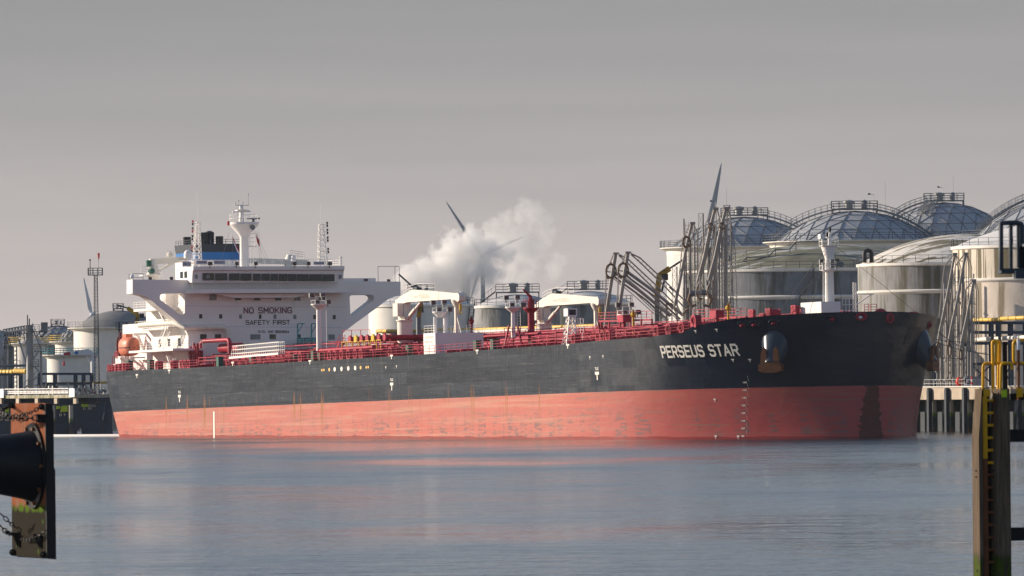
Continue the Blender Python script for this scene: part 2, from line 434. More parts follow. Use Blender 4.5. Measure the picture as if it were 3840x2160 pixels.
def smooth_table(t, n=6):
    """finer table by Catmull-Rom"""
    out = []
    for i in range(len(t) - 1):
        p0 = t[max(i - 1, 0)]; p1, p2 = t[i], t[i + 1]; p3 = t[min(i + 2, len(t) - 1)]
        for k in range(n):
            u = k / n
            out.append(tuple(0.5 * (2 * b + (c - a) * u + (2 * a - 5 * b + 4 * c - d) * u * u + (-a + 3 * b - 3 * c + d) * u ** 3) for a, b, c, d in zip(p0, p1, p2, p3)))
    out.append(t[-1]); return out

GLYPH = {'N': ['0,0 0,6', '0,6 4,0', '4,0 4,6'], 'O': ['1,0 3,0 4,1 4,5 3,6 1,6 0,5 0,1 1,0'], 'S': ['0,.8 .8,0 3.2,0 4,.8 4,2.3 3.2,3.05 .8,3.05 0,3.8 0,5.2 .8,6 3.2,6 4,5.2'],
         'M': ['0,0 0,6', '0,6 2.2,2', '2.2,2 4.4,6', '4.4,6 4.4,0'], 'K': ['0,0 0,6', '0,2.4 4,6', '1.2,3.4 4,0'], 'I': ['0,0 0,6'], 'G': ['4,5.2 3.2,6 .8,6 0,5.2 0,.8 .8,0 3.2,0 4,.8 4,2.8', '4,2.8 2.2,2.8'],
         'A': ['0,0 2.1,6', '2.1,6 4.2,0', '.7,1.8 3.5,1.8'], 'F': ['0,0 0,6', '0,6 4,6', '0,3.1 3.2,3.1'], 'E': ['0,0 0,6', '0,6 4,6', '0,3.1 3.4,3.1', '0,0 4,0'], 'T': ['2,0 2,6', '0,6 4,6'], 'Y': ['2,0 2,2.8', '2,2.8 0,6', '2,2.8 4,6'],
         'R': ['0,0 0,6', '0,6 3.2,6 4,5.2 4,3.6 3.2,2.8 0,2.8', '2.2,2.8 4,0'], 'P': ['0,0 0,6', '0,6 3.2,6 4,5.2 4,3.4 3.2,2.6 0,2.6'], 'U': ['0,6 0,.8 .8,0 3.2,0 4,.8 4,6'],
         '9': ['0,.8 .8,0 3.2,0 4,.8 4,5.2 3.2,6 .8,6 0,5.2 0,3.4 .8,2.7 4,2.7'], '8': ['.8,0 3.2,0 4,.8 4,2.4 3.2,3.1 .8,3.1 0,2.4 0,.8 .8,0', '.8,3.1 0,3.8 0,5.2 .8,6 3.2,6 4,5.2 4,3.8 3.2,3.1'], '1': ['1,0 1,6'], '6': ['4,5.2 3.2,6 .8,6 0,5.2 0,.8 .8,0 3.2,0 4,.8 4,2.6 3.2,3.3 0,3.3'], '4': ['3.2,0 3.2,6', '3.2,6 0,1.6', '0,1.6 4.2,1.6']}
def block_text(mb, body, height, width, fn, stroke=1.05, gap=1.75, space=3.0, cut=0.0):
    """painted block capitals made of strokes; fn(a, b, lift) gives the point of the surface"""
    x = 0.0; segs = []
    for ch in body:
        if ch == ' ': x += space; continue
        g = GLYPH[ch]; w = max(float(p.split(',')[0]) for s in g for p in s.split())
        for s in g:
            q = [tuple(map(float, p.split(','))) for p in s.split()]
            segs += [((x + a[0], a[1]), (x + b[0], b[1])) for a, b in zip(q[:-1], q[1:])]
        x += w + gap
    tot = x - gap; sy = height / 6.0; sx = width / tot; h = stroke / 2
    for k, (a, b) in enumerate(segs):
        dx, dy = b[0] - a[0], b[1] - a[1]; l = math.hypot(dx, dy); ux, uy = dx / l, dy / l
        e = h * 0.92
        a2, b2 = (a[0] - ux * e, a[1] - uy * e), (b[0] + ux * e, b[1] + uy * e)
        n = max(1, int(l * sx / cut)) if cut else 1
        lift = 0.0012 * (k % 7)
        vs = []
        for i in range(n + 1):
            t = i / n; px, py = a2[0] + (b2[0] - a2[0]) * t, a2[1] + (b2[1] - a2[1]) * t
            for s in (-1, 1):
                qx, qy = px - uy * h * s, py + ux * h * s
                vs.append(fn((qx - tot / 2) * sx, (min(max(qy, -h), 6 + h) - 3) * sy, lift))
        mb.add(vs, [(2 * i, 2 * i + 1, 2 * i + 3, 2 * i + 2) for i in range(n)])

# ================================================================== SETTING
def polar_sheet(name, z, pts, material):
    mb = MB(); n = len(pts)
    mb.add([(x, y, z) for x, y in pts], [tuple(range(n))])
    o = mb.build(name, material); return o

# ------------------------------------------------------------------ water
wm, nt, b, co = newmat('harbour_water')
geo = nt.nodes.new('ShaderNodeNewGeometry')
P3 = geo.outputs['Position']
b.inputs['Base Color'].default_value = (0.012, 0.022, 0.032, 1)
b.inputs['IOR'].default_value = 1.33
patch = _noise(nt, P3, (0.016, 0.006, 1), 4, 0.6)
b.inputs['Roughness'].default_value = 0.1
nt.links.new(_ramp(nt, patch, 0.39, 0.61, 0.05, 0.21), b.inputs['Roughness'])
h1 = _noise(nt, P3, (0.10, 0.12, 1), 5, 0.7)
h2 = _noise(nt, P3, (0.6, 0.8, 1), 3, 0.6)
h3 = _noise(nt, P3, (0.34, 0.075, 1), 4, 0.65)
hs = _math(nt, 'ADD', _math(nt, 'ADD', _math(nt, 'MULTIPLY', h1, 0.8), _math(nt, 'MULTIPLY', h2, 0.08)), _math(nt, 'MULTIPLY', h3, 0.55))
bn = nt.nodes.new('ShaderNodeBump'); bn.inputs['Distance'].default_value = 1.45
nt.links.new(_ramp(nt, patch, 0.39, 0.61, 0.36, 1.0), bn.inputs['Strength'])
nt.links.new(hs, bn.inputs['Height']); nt.links.new(bn.outputs[0], b.inputs['Normal'])
M['water'] = wm
tag(polar_sheet('water', 0.0, [(-9000, -300), (9000, -300), (9000, 12000), (-9000, 12000)], 'water'), kind='structure')
# land behind the berths (quay frame: x forward along the ship, y to port)
lp = [QUAYM @ Vector(p) for p in ((900, 72, 0), (900, 4000, 0), (-1500, 9000, 0), (-6000, 9000, 0), (-2500, 72, 0))]
mb = MB(); n = len(lp)
mb.add([(p.x, p.y, 6.0) for p in lp] + [(p.x, p.y, -4.0) for p in lp], [tuple(range(n - 1, -1, -1))] + [(i, (i + 1) % n, (i + 1) % n + n, i + n) for i in range(n)])
tag(mb.build('terrain', 'ground'), kind='structure')

# ================================================================== THE TANKER
SHIP = thing('oil_tanker', 'large black and red oil tanker moored at the jetty with white bridge house aft', 'ship', (0, 0, 0), matrix=SHIPM)
DECK_HB = smooth_table([(0, 13.5), (10, 17.4), (20, 20.3), (30, 21.6), (42, 22), (120, 22), (200, 22), (214, 21.95), (222, 21.0), (228, 19.5), (233, 17.4), (237, 15.2), (241, 12.2), (244, 9.3), (247, 5.9), (248.6, 2.9), (249.3, 0.02)])
LOW_HB = smooth_table([(0, 10.4), (3, 11.6), (10, 14.6), (20, 18.4), (30, 20.8), (45, 22), (120, 22), (190, 22), (205, 21.85), (214, 20.9), (222, 19.0), (228, 16.7), (233, 14.1), (237, 11.7), (241, 8.9), (244, 6.6), (247, 4.0), (248.6, 2.0), (249.3, 0.02)])
ZTOP = [(0, 21.8), (60, 21.5), (150, 21.6), (200, 21.95), (224, 22.35), (230.5, 22.75), (232.5, 23.55), (238, 24.3), (244, 24.75), (249.3, 24.95)]
def hb(xn, z):
    t = min(max((z - 9.0) / 13.5, 0.0), 1.15)
    d, l = lerp_table(DECK_HB, xn), lerp_table(LOW_HB, xn)
    k = (1 - (1 - min(t, 1)) ** 1.8) if xn < 100 else t ** 1.5
    return l + (d - l) * k
def xr(xn, z):
    if xn < 20:
        za = max(0.0, (22 - z) / 12.0)
        return xn + 3.2 * za ** 1.5 * (1 - xn / 20)
    if xn > 215: return xn - 0.9 * (xn - 215) / 34.3 * min(max((24.5 - z) / 15, 0), 1)
    return xn
def hull_y(x, z): return -hb(x, z)      # starboard side
XS = [0, 1, 2.5, 4, 6, 8, 10, 13, 16, 20, 25, 30, 36, 42, 50] + list(range(60, 196, 12)) + [196, 200, 204, 208, 212, 215, 218, 221, 224, 226.5, 229, 230.5, 231.5, 232.5, 234, 235.5, 237, 238.5, 240, 241.3, 242.6, 243.8, 245, 246, 246.9, 247.6, 248.2, 248.6, 248.9, 249.1, 249.3]
NZ = 22
mb = MB(); g = []
for side in (-1, 1):
    for xn in XS:
        zt = lerp_table(ZTOP, xn)
        for k in range(NZ + 1):
            z = 5.0 + (zt - 5.0) * k / NZ
            mb.v.append(Vector((xr(xn, z), side * hb(xn, z), z)))
m = NZ + 1; nx = len(XS)
for sidx in range(2):
    o = sidx * nx * m
    for i in range(nx - 1):
        for k in range(NZ):
            mb.f.append((o + i * m + k, o + (i + 1) * m + k, o + (i + 1) * m + k + 1, o + i * m + k + 1))
o = nx * m
for k in range(NZ):                                   # transom and stem
    mb.f.append((k, k + 1, o + k + 1, o + k))
    a, c = (nx - 1) * m + k, o + (nx - 1) * m + k
    mb.f.append((a, a + 1, c + 1, c))
hm, nt, b, co = newmat('hull_paint')
sep = nt.nodes.new('ShaderNodeSeparateXYZ'); nt.links.new(co, sep.inputs[0])
HXo, HYo, HZo = sep.outputs
cmb = nt.nodes.new('ShaderNodeCombineXYZ'); nt.links.new(HXo, cmb.inputs[0]); nt.links.new(HZo, cmb.inputs[1])
XZ = cmb.outputs[0]
br = nt.nodes.new('ShaderNodeTexBrick')
br.inputs['Scale'].default_value = 1.0; br.inputs['Brick Width'].default_value = 17.0; br.inputs['Row Height'].default_value = 1.75
br.inputs['Mortar Size'].default_value = 0.03; br.inputs['Mortar Smooth'].default_value = 0.3
br.inputs['Color1'].default_value = (0.74, 0.75, 0.77, 1); br.inputs['Color2'].default_value = (1.22, 1.22, 1.20, 1); br.inputs['Mortar'].default_value = (0.45, 0.45, 0.45, 1)
nt.links.new(XZ, br.inputs[0])
b2 = nt.nodes.new('ShaderNodeTexBrick'); b2.inputs['Scale'].default_value = 1.0; b2.inputs['Brick Width'].default_value = 3.1; b2.inputs['Row Height'].default_value = 2.3
b2.inputs['Mortar Size'].default_value = 0.0; b2.inputs['Color1'].default_value = (0.0, 0.0, 0.0, 1); b2.inputs['Color2'].default_value = (1, 1, 1, 1); b2.offset_frequency = 3; b2.offset = .37
nt.links.new(XZ, b2.inputs[0])
age_shade = _ramp(nt, _math(nt, 'ADD', HXo, _math(nt, 'MULTIPLY', _noise(nt, co, (0.1, 0.1, 0.3)), 5)), 198, 238, 0, 1)
scuff = _noise(nt, co, (0.16, 0.16, 1.6), 6, 0.7)
blk = _mix(nt, _ramp(nt, scuff, 0.35, 0.7), (0.027, 0.034, 0.047), (0.040, 0.047, 0.060))
blk = _mix(nt, age_shade, blk, (0.005, 0.011, 0.024))  # newer navy paint forward, the blue of the bow's shading put in
streak = _ramp(nt, _noise(nt, XZ, (1.1, 0.05, 1), 4, 0.7), 0.53, 0.70, 0, 0.85)
topw = _ramp(nt, HZo, 18.0, 22.0, 0, 1)
blk = _mix(nt, _math(nt, 'MULTIPLY', _math(nt, 'MULTIPLY', streak, topw), _math(nt, 'SUBTRACT', 1.0, age_shade)), blk, (0.13, 0.12, 0.10))
sc2 = _ramp(nt, _noise(nt, XZ, (0.12, 3.5, 1), 5, 0.75), 0.55, 0.68, 0, 0.9)
blk = _mix(nt, _math(nt, 'MULTIPLY', sc2, _math(nt, 'SUBTRACT', 1.0, age_shade)), blk, (0.10, 0.10, 0.102))
sc3 = _ramp(nt, _noise(nt, XZ, (1.6, 0.35, 1), 5, 0.75), 0.52, 0.66, 0, 0.8)
blk = _mix(nt, _math(nt, 'MULTIPLY', sc3, _math(nt, 'SUBTRACT', 1.0, age_shade)), blk, (0.016, 0.018, 0.022))
# worn dull patches along the middle of the black strake
wear = _math(nt, 'MULTIPLY', _ramp(nt, _noise(nt, XZ, (0.035, 0.55, 1), 5, 0.7), 0.52, 0.66), _math(nt, 'SUBTRACT', 1.0, age_shade))
blk = _mix(nt, _math(nt, 'MULTIPLY', wear, 0.25), blk, (0.017, 0.017, 0.019))
red = _mix(nt, _ramp(nt, _noise(nt, co, (0.05, 0.05, 0.25), 5, 0.6), 0.35, 0.7), (0.48, 0.138, 0.108), (0.41, 0.160, 0.130))
red = _mix(nt, _math(nt, 'MULTIPLY', age_shade, 0.75), red, (0.36, 0.055, 0.062))  # newer red forward, with the crimson shade of the bow painted in
fade = _math(nt, 'MULTIPLY', _ramp(nt, HZo, 13.4, 15.0, 0, 0.5), _ramp(nt, scuff, 0.4, 0.65))
red = _mix(nt, fade, red, (0.40, 0.16, 0.10))
# grey rub marks left by fenders, in short rows under one another
cols = _ramp(nt, _noise(nt, XZ, (0.42, 0.03, 1), 3, 0.6), 0.46, 0.54)
dash = _ramp(nt, _noise(nt, XZ, (0.45, 2.6, 1), 3, 0.6), 0.48, 0.56)
lowz = _ramp(nt, HZo, 13.6, 11.5, 0, 1)
rub = _math(nt, 'MULTIPLY', _math(nt, 'MULTIPLY', cols, dash), lowz)
red = _mix(nt, _math(nt, 'MULTIPLY', rub, 0.78), red, (0.17, 0.11, 0.11))
scr = _ramp(nt, _noise(nt, XZ, (0.06, 2.4, 1), 4, 0.75), 0.56, 0.66)
red = _mix(nt, _math(nt, 'MULTIPLY', scr, 0.85), red, (0.24, 0.15, 0.12))
band = _math(nt, 'MULTIPLY', _ramp(nt, _noise(nt, XZ, (0.02, 0.9, 1), 5, 0.7), 0.50, 0.62), _ramp(nt, HXo, 225, 190, 0, 1))
red = _mix(nt, _math(nt, 'MULTIPLY', band, 0.6), red, (0.50, 0.26, 0.19))
drk = _ramp(nt, _noise(nt, XZ, (0.9, 0.10, 1), 5, 0.75), 0.58, 0.70)
red = _mix(nt, _math(nt, 'MULTIPLY', drk, 0.55), red, (0.26, 0.09, 0.07))
# rust weeping down from the paint line
rs = _ramp(nt, _noise(nt, XZ, (0.55, 0.03, 1), 3, 0.6), 0.60, 0.68)
rz = _math(nt, 'MULTIPLY', _ramp(nt, HZo, 11.0, 14.8, 0, 1), _ramp(nt, HZo, 17.6, 15.6, 0, 1))
rz = _math(nt, 'MULTIPLY', rz, _ramp(nt, HXo, 220, 190, 0, 1))
rust = _math(nt, 'MULTIPLY', _math(nt, 'MULTIPLY', rs, rz), 0.9)
red = _mix(nt, rust, red, (0.30, 0.13, 0.04))
blk = _mix(nt, rust, blk, (0.20, 0.09, 0.04))
# wet band at the water and the growth on the stem
draft = _math(nt, 'MULTIPLY_ADD', HXo, -TRIM)
nd = nt.nodes[-1]; nd.inputs[2].default_value = 11.72
wet = _math(nt, 'LESS_THAN', _math(nt, 'SUBTRACT', _math(nt, 'ADD', HZo, _math(nt, 'MULTIPLY', _noise(nt, co, (0.12, 0.12, 0.1)), 0.7)), draft), 0.68)
red = _mix(nt, _math(nt, 'MULTIPLY', wet, 0.75), red, (0.20, 0.025, 0.025))
yw = _math(nt, 'ADD', HYo, _ramp(nt, _noise(nt, XZ, (2.5, 1.6, 1), 5, 0.7), 0.3, 0.7, -0.5, 0.5))
grow = _math(nt, 'MULTIPLY', _math(nt, 'LESS_THAN', _math(nt, 'ABSOLUTE', yw), _ramp(nt, HZo, 15.3, 9.0, 0.9, 1.7)), _math(nt, 'GREATER_THAN', HXo, 240))
red = _mix(nt, _math(nt, 'MULTIPLY', grow, 0.75), red, (0.035, 0.024, 0.018))
line = _math(nt, 'LESS_THAN', _math(nt, 'ADD', HZo, _math(nt, 'MULTIPLY', _noise(nt, co, (0.3, 0.3, 0.3)), 0.05)), 15.36)
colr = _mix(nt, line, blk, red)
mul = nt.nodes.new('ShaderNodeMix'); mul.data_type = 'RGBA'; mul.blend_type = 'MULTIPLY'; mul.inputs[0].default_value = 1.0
nt.links.new(colr, mul.inputs[6]); nt.links.new(_mix(nt, _math(nt, 'MAXIMUM', age_shade, line), br.outputs[0], (1, 1, 1)), mul.inputs[7])
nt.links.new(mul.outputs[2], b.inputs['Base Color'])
nt.links.new(_mix(nt, age_shade, _ramp(nt, scuff, 0.3, 0.7, 0.38, 0.60), 0.26), b.inputs['Roughness'])
nt.links.new(_mix(nt, line, _mix(nt, age_shade, 0.05, _ramp(nt, _math(nt, 'ADD', _math(nt, 'MULTIPLY', b2.outputs[0], .5), _math(nt, 'MULTIPLY', _noise(nt, XZ, (0.8, 0.5, 1), 4, 0.7), 1.0)), 0.45, 1.05, 0.06, 0.42)), 0.10), b.inputs['Specular IOR Level'])
bn = nt.nodes.new('ShaderNodeBump'); bn.inputs['Distance'].default_value = 0.07; bn.inputs['Strength'].default_value = 1.0
nt.links.new(_noise(nt, XZ, (0.4, 0.6, 1), 4, 0.6), bn.inputs['Height']); nt.links.new(bn.outputs[0], b.inputs['Normal'])
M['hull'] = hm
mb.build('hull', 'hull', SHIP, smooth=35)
mb = MB()
xs = [x for x in XS if x <= 232]
mb.add([(x, -hb(x, 22) + 0.1, lerp_table(ZTOP, x) - 0.06) for x in xs] + [(x, hb(x, 22) - 0.1, lerp_table(ZTOP, x) - 0.06) for x in xs], [(i, i + 1, i + 1 + len(xs), i + len(xs)) for i in range(len(xs) - 1)])
mb.build('main_deck', 'darkred', SHIP)
mb = MB()
xs = [x for x in XS if x >= 231]
mb.add([(x - 0.2, -hb(x, 23) + 0.12, 23.0) for x in xs] + [(x - 0.2, hb(x, 23) - 0.12, 23.0) for x in xs], [(i, i + 1, i + 1 + len(xs), i + len(xs)) for i in range(len(xs) - 1)])
mb.build('forecastle_deck', 'darkred', SHIP)

# ---- writing and marks on the hull
def hull_at(px, py):
    """point of the starboard side seen at this survey pixel (iterated on the curved side)"""
    y = -22.0
    for _ in range(40):
        p = S(px, py, y); y = 0.5 * y + 0.5 * hull_y(min(max(p.x, 0), 249), p.z)
    return S(px, py, y)
def on_hull(x0, z0, off=0.05):
    def f(a, bb):
        x, z = x0 + a, z0 + bb
        # outward normal, roughly
        d = (hb(x + 0.5, z) - hb(x - 0.5, z))
        k = 1 / math.sqrt(1 + d * d)
        return (xr(x, z) + off * (-d) * k, -hb(x, z) - off * k, z)
    return f
def fine_text(mb, body, size, fn, bold, spacing, wid):
    """as text_on, but the letters are cut fine enough to follow the curve of the bow"""
    vs, fs = text2d(body, size, bold, spacing)
    xs = [v[0] for v in vs]; k = wid / (max(xs) - min(xs))
    bm = bmesh.new(); bv = [bm.verts.new((v[0] * k, v[1], 0)) for v in vs]
    for f in fs:
        try: bm.faces.new([bv[i] for i in f])
        except ValueError: pass
    bmesh.ops.triangulate(bm, faces=bm.faces[:])
    for cx in [min(xs) * k + i * 0.5 for i in range(int(wid / 0.5) + 1)]:
        bmesh.ops.bisect_plane(bm, geom=bm.verts[:] + bm.edges[:] + bm.faces[:], plane_co=(cx, 0, 0), plane_no=(1, 0, 0))
    bm.verts.index_update()
    mb.add([fn(v.co.x, v.co.y) for v in bm.verts], [tuple(v.index for v in f.verts) for f in bm.faces]); bm.free()
pa, pb = hull_at(2478, 1319), hull_at(2777, 1313)
mb = MB()
block_text(mb, 'PERSEUS STAR', 1.35, pb.x - pa.x - .5, lambda a, c, l: on_hull((pa.x + pb.x) / 2, (pa.z + pb.z) / 2, 0.07 + l)(a, c), 1.2, 1.9, 3.6, 0.6)
mb.build('ship_name', 'textwhite', SHIP, uvfix=False)
mb = MB()
pm = hull_at(2801, 1449)
for k, lab in enumerate(['9M', '10M', '11M', '12M', '13M', '14M', '15M', '16M']):
    z = 9.05 + k
    x = hull_at(2801 + (3 if k > 4 else 0), 1449 + (15.3 - z) * 28.8).x
    text_on(mb, lab, 0.30, on_hull(x - 0.3, z), 0.03)
    for d in range(1, 5): text_on(mb, str(2 * d), 0.13, on_hull(x + 0.25, z + 0.2 * d - 0.02), 0.02)
mb.build('draught_lettering', 'textwhite', SHIP, uvfix=False)
mb = MB()
for k in range(4, 22):
    text_on(mb, str((k * 2) % 10), 0.16, on_hull(119.0, 8.8 + 0.3 * k - 2, 0.05), 0.03)
mb.build('draught_lettering', 'textwhite', SHIP, uvfix=False)
def tmark(px, py, w, h, extra=None):
    p = hull_at(px, py); f = on_hull(p.x, p.z, 0.05); mb = MB()
    for a0, a1, b0, b1 in ((-w / 2, w / 2, 0, h * 0.35), (-w * 0.12, w * 0.12, -h * 0.65, 0)):
        mb.add([f(a0, b0), f(a1, b0), f(a1, b1), f(a0, b1)], [(0, 1, 2, 3)])
    if extra: text_on(mb, extra, w * 0.45, lambda a, c: f(a, c + h * 0.7), 0.02)
    mb.build('hull_mark', 'textwhite', SHIP, uvfix=False)
for px, py in ((514, 1408), (635, 1391), (873, 1362), (1163, 1356), (1469, 1336), (1790, 1317), (2130, 1296)): tmark(px, py, 1.0, 0.6)
for px, py in ((674, 1490), (1470, 1445), (2240, 1405)): tmark(px, py, 1.15, 1.1, 'TUG')
for px, py in ((2609, 1242), (2688, 1237), (2751, 1350), (2815, 1350), (2685, 1499), (2690, 1637), (2775, 1637), (2213, 1340), (2262, 1336), (1448, 1378), (1488, 1374)): tmark(px, py, 0.36, 0.4)
mb = MB()                                              # white bar on the red side, aft
p0, p1 = hull_at(803, 1543), hull_at(803, 1651)
f = on_hull(p0.x, 0)
mb.add([f(-0.28, p1.z), f(0.28, p1.z), f(0.28, p0.z), f(-0.28, p0.z)], [(0, 1, 2, 3)])
mb.build('hull_mark', 'textwhite', SHIP, uvfix=False)
pg = mat('painted_disc_amber', (0.75, 0.46, 0.14), 0.5, var=0.04); M['amber'] = pg
for px, w, c in ((1325, .26, 1), (1357, .26, 1), (1443, .34, 1), (1530, .44, 0), (1640, .44, 0), (1750, .44, 0), (1860, .44, 0), (1948, .34, 1), (2038, .26, 1), (2070, .26, 1)):
    p = hull_at(900 + px / 4.2933, 1388 - (px - 1325) * 0.0149)
    f = on_hull(p.x, p.z, 0.06); mb = MB(); n = 16
    mb.add([f(w * math.cos(2 * math.pi * k / n), w * 0.75 * math.sin(2 * math.pi * k / n)) for k in range(n)], [tuple(range(n))])
    mb.build('painted_disc', 'amber' if c else 'textwhite', SHIP, uvfix=False)

# ---- accommodation block
XF = 34.2
def FP(px, py, x=XF):
    p = SX(px, py, x); return (p.y, p.z)
def plate_with_holes(outer, holes, x0, x1):
    bm = bmesh.new(); es = []
    for loop in [outer] + holes:
        vs = [bm.verts.new((x1, q[0], q[1])) for q in loop]
        es += [bm.edges.new((vs[i], vs[(i + 1) % len(vs)])) for i in range(len(vs))]
    bmesh.ops.triangle_fill(bm, use_beauty=True, edges=es)
    r = bmesh.ops.extrude_face_region(bm, geom=bm.faces[:])
    for v in [q for q in r['geom'] if isinstance(q, bmesh.types.BMVert)]: v.co.x = x0
    bmesh.ops.recalc_face_normals(bm, faces=bm.faces[:])
    mb = MB(); bm.verts.index_update()
    mb.add([v.co.copy() for v in bm.verts], [tuple(v.index for v in f.verts) for f in bm.faces]); bm.free()
    return mb
outer = [FP(*q) for q in ((497, 1048), (497, 1101), (520, 1103), (545, 1110), (566, 1124), (590, 1146), (640, 1186), (694, 1231), (706, 1260), (706, 1366), (1284, 1346),
                          (1284, 1250), (1330, 1214), (1382, 1177), (1427, 1144), (1440, 1133), (1458, 1121), (1480, 1112), (1502, 1109), (1502, 1056))]
holeL = [FP(*q) for q in ((599, 1112), (603, 1104), (613, 1101), (683, 1099), (690, 1102), (693, 1110), (693, 1170), (690, 1178), (682, 1181), (672, 1178), (601, 1124))]
holeR = [FP(*q) for q in ((1311, 1113), (1318, 1106), (1389, 1105), (1400, 1109), (1404, 1118), (1398, 1128), (1330, 1182), (1321, 1185), (1314, 1180))]
ACC = plate_with_holes(outer, [holeL, holeR], XF - 2.6, XF)
ACC = ACC.build('bridge_front', 'white', SHIP)
zt = 34.9
mb = MB().mm((16.0, -12.75, 21.4), (XF - 2.6, 12.75, zt))
HOUSE = mb.build('accommodation_block', 'white', SHIP)
MB().mm((XF - 2.55, -21.7, zt + .16), (XF - 0.05, -13.0, zt + 0.2)).build('bridge_wing_deck', 'white', SHIP); MB().mm((XF - 2.55, 13.0, zt + .0), (XF - 0.05, 22.9, zt + 0.05)).build('bridge_wing_deck', 'white', SHIP)
MB().mm((16.2, -12.9, zt - 0.05), (XF - 2.6, 12.9, zt + 0.2)).build('bridge_deck', 'white', SHIP)
# wheelhouse: slanted front wall with a row of dark windows
WX = 36.3
zw0, zw1, zr = FP(900, 1050, WX)[1], FP(900, 1022, WX)[1], FP(900, 999, WX)[1]
yl, yr = FP(722, 1030, WX)[0], FP(1289, 1030, WX)[0]
mb = MB()
prof = [(30.2, 35.1), (WX - 0.3, 35.1), (WX, zr - 0.75), (WX + 0.35, zr - 0.55), (WX + 0.35, zr), (29.8, zr)]
mb.prism(prof, 1, yl, yr)
WH = mb.build('wheelhouse', 'white', SHIP)
MB().mm((20.5, -7.5, 35.08), (30.15, 7.5, zr - .01)).build('wheelhouse_rear', 'white', SHIP)
for x in (31.6, 33.4): MB().mm((x - .55, yl - .06, 35.9), (x + .55, yl + .02, 36.9)).build('window', 'glass', WH)
mb = MB().mm((WX - 1.7, yl - 0.6, zw0 - 2.05), (WX + 0.95, yr + 0.8, zw0 - 1.45))
mb.prism([(yl + 7, zw0 - 2.75), (yr - 8, zw0 - 2.75), (yr - 5, zw0 - 2.1), (yl + 4, zw0 - 2.1)], 0, XF, WX - 0.2)
mb.build('bridge_ledge', 'white', SHIP)
mb = MB().rail([(WX + 0.85, yl - 0.4, zw0 - 1.45), (WX + 0.85, yr + 0.7, zw0 - 1.45)], 1.0, 2.0, 0.025, 3); mb.build('ledge_railing', 'white', SHIP)
def fwin(px0, px1, py0, py1, parent, x, kind='glass', nm='window', slant=0.0):
    a, bq = FP(px0, py1, x), FP(px1, py0, x)
    mb = MB().mm((x - 0.03, a[0], a[1]), (x + 0.05, bq[0], bq[1]))
    o = mb.build(nm, kind, parent)
    t = 0.10
    fr = MB()
    for y0, y1, z0, z1 in ((a[0] - t, bq[0] + t, bq[1], bq[1] + t), (a[0] - t, bq[0] + t, a[1] - t, a[1]), (a[0] - t, a[0], a[1], bq[1]), (bq[0], bq[0] + t, a[1], bq[1])):
        fr.mm((x - 0.02, y0, z0), (x + 0.09, y1, z1))
    fr.build('frame', 'white', o) if parent is None else None
    return o
WW = [(760, 803), (807, 852), (859, 898), (902, 943), (949, 977), (981, 1011), (1015, 1042), (1046, 1077), (1080, 1110), (1113, 1136), (1137, 1157), (1160, 1206), (1209, 1254)]
for i, (a, c) in enumerate(WW):
    fwin(a, c, 1024 + (a - 760) * 0.010, 1051 + (a - 760) * 0.0085, WH, WX - 0.02, 'glass')
for a, c in ((1271, 1281), (733, 741)): fwin(a, c, 1030, 1045, WH, WX, 'curtain')
p = FP(780, 1037, WX); MB().ring((WX + 0.08, p[0], p[1]), 0.22, 0.04, (1, 0, 0)).build('clear_view_screen', 'white', WH)
# windows of the house front: three tiers
for a, c in ((785, 812), (881, 903), (953, 975), (1032, 1054), (1103, 1126), (1196, 1219)):
    fwin(a, c, 1104 + (a - 785) * 0.004, 1126 + (a - 785) * 0.004, ACC, XF, 'curtain' if a in (1103, 785) else 'glass')
for a, c in ((747, 758), (822, 833), (897, 907), (971, 980), (1026, 1036), (1100, 1111), (1175, 1186), (1248, 1258)):
    fwin(a, c, 1178 + (a - 747) * 0.006, 1194 + (a - 747) * 0.006, ACC, XF, 'curtain' if a in (897, 1100, 1026) else 'glass')
for a, c in ((750, 774), (806, 829), (939, 976), (1011, 1034), (1118, 1127), (1232, 1255)):
    fwin(a, c, 1253 + (a - 750) * 0.002, 1272 + (a - 750) * 0.004, ACC, XF, 'curtain' if a in (939, 1232) else 'glass')
mb = MB()
for py0, py1 in ((1147, 1152), (1224, 1228)):
    a, c = FP(694 if py0 < 1200 else 706, py0), FP(1300 if py0 < 1200 else 1284, py1)
    mb.bar((XF + 0.01, a[0], a[1]), (XF + 0.01, c[0], c[1]), 0.07)
mb.build('plate_seam', 'signblue', ACC)
# lettering on the front
def front_text(body, px, py, wpx, size, m, bold=0.03, sp=1.1, x=XF):
    c = FP(px, py, x); w = FP(px + wpx / 2, py, x)[0] - FP(px - wpx / 2, py, x)[0]
    mb = MB(); text_on(mb, body, size, lambda a, bq: (x + 0.05, c[0] + a, c[1] + bq), bold, sp, wid=w)
    return mb.build('warning_lettering', m, ACC, uvfix=False)
def front_block(body, px, py, wpx, h, m, st, sp):
    c = FP(px, py); w = FP(px + wpx / 2, py)[0] - FP(px - wpx / 2, py)[0]; mb = MB()
    block_text(mb, body, h, w, lambda a, bq, l: (XF + 0.05 + l, c[0] + a, c[1] + bq), st, 1.9, sp)
    mb.build('warning_lettering', m, ACC, uvfix=False)
front_block('NO SMOKING', 1004, 1164, 178, 0.82, 'textred', 1.05, 4.0)
front_block('SAFETY FIRST', 1004, 1209, 163, 0.62, 'textdark', 1.05, 4.0)
front_block('IMO 9891684', 1045, 1244, 76, 0.36, 'textdark', 1.05, 4.0)
front_text('O.N.  9247', 979, 1241, 27, 0.24, 'textdark', 0.02, 1.1)
front_text('NET 35246', 981, 1246, 29, 0.24, 'textdark', 0.02, 1.1)

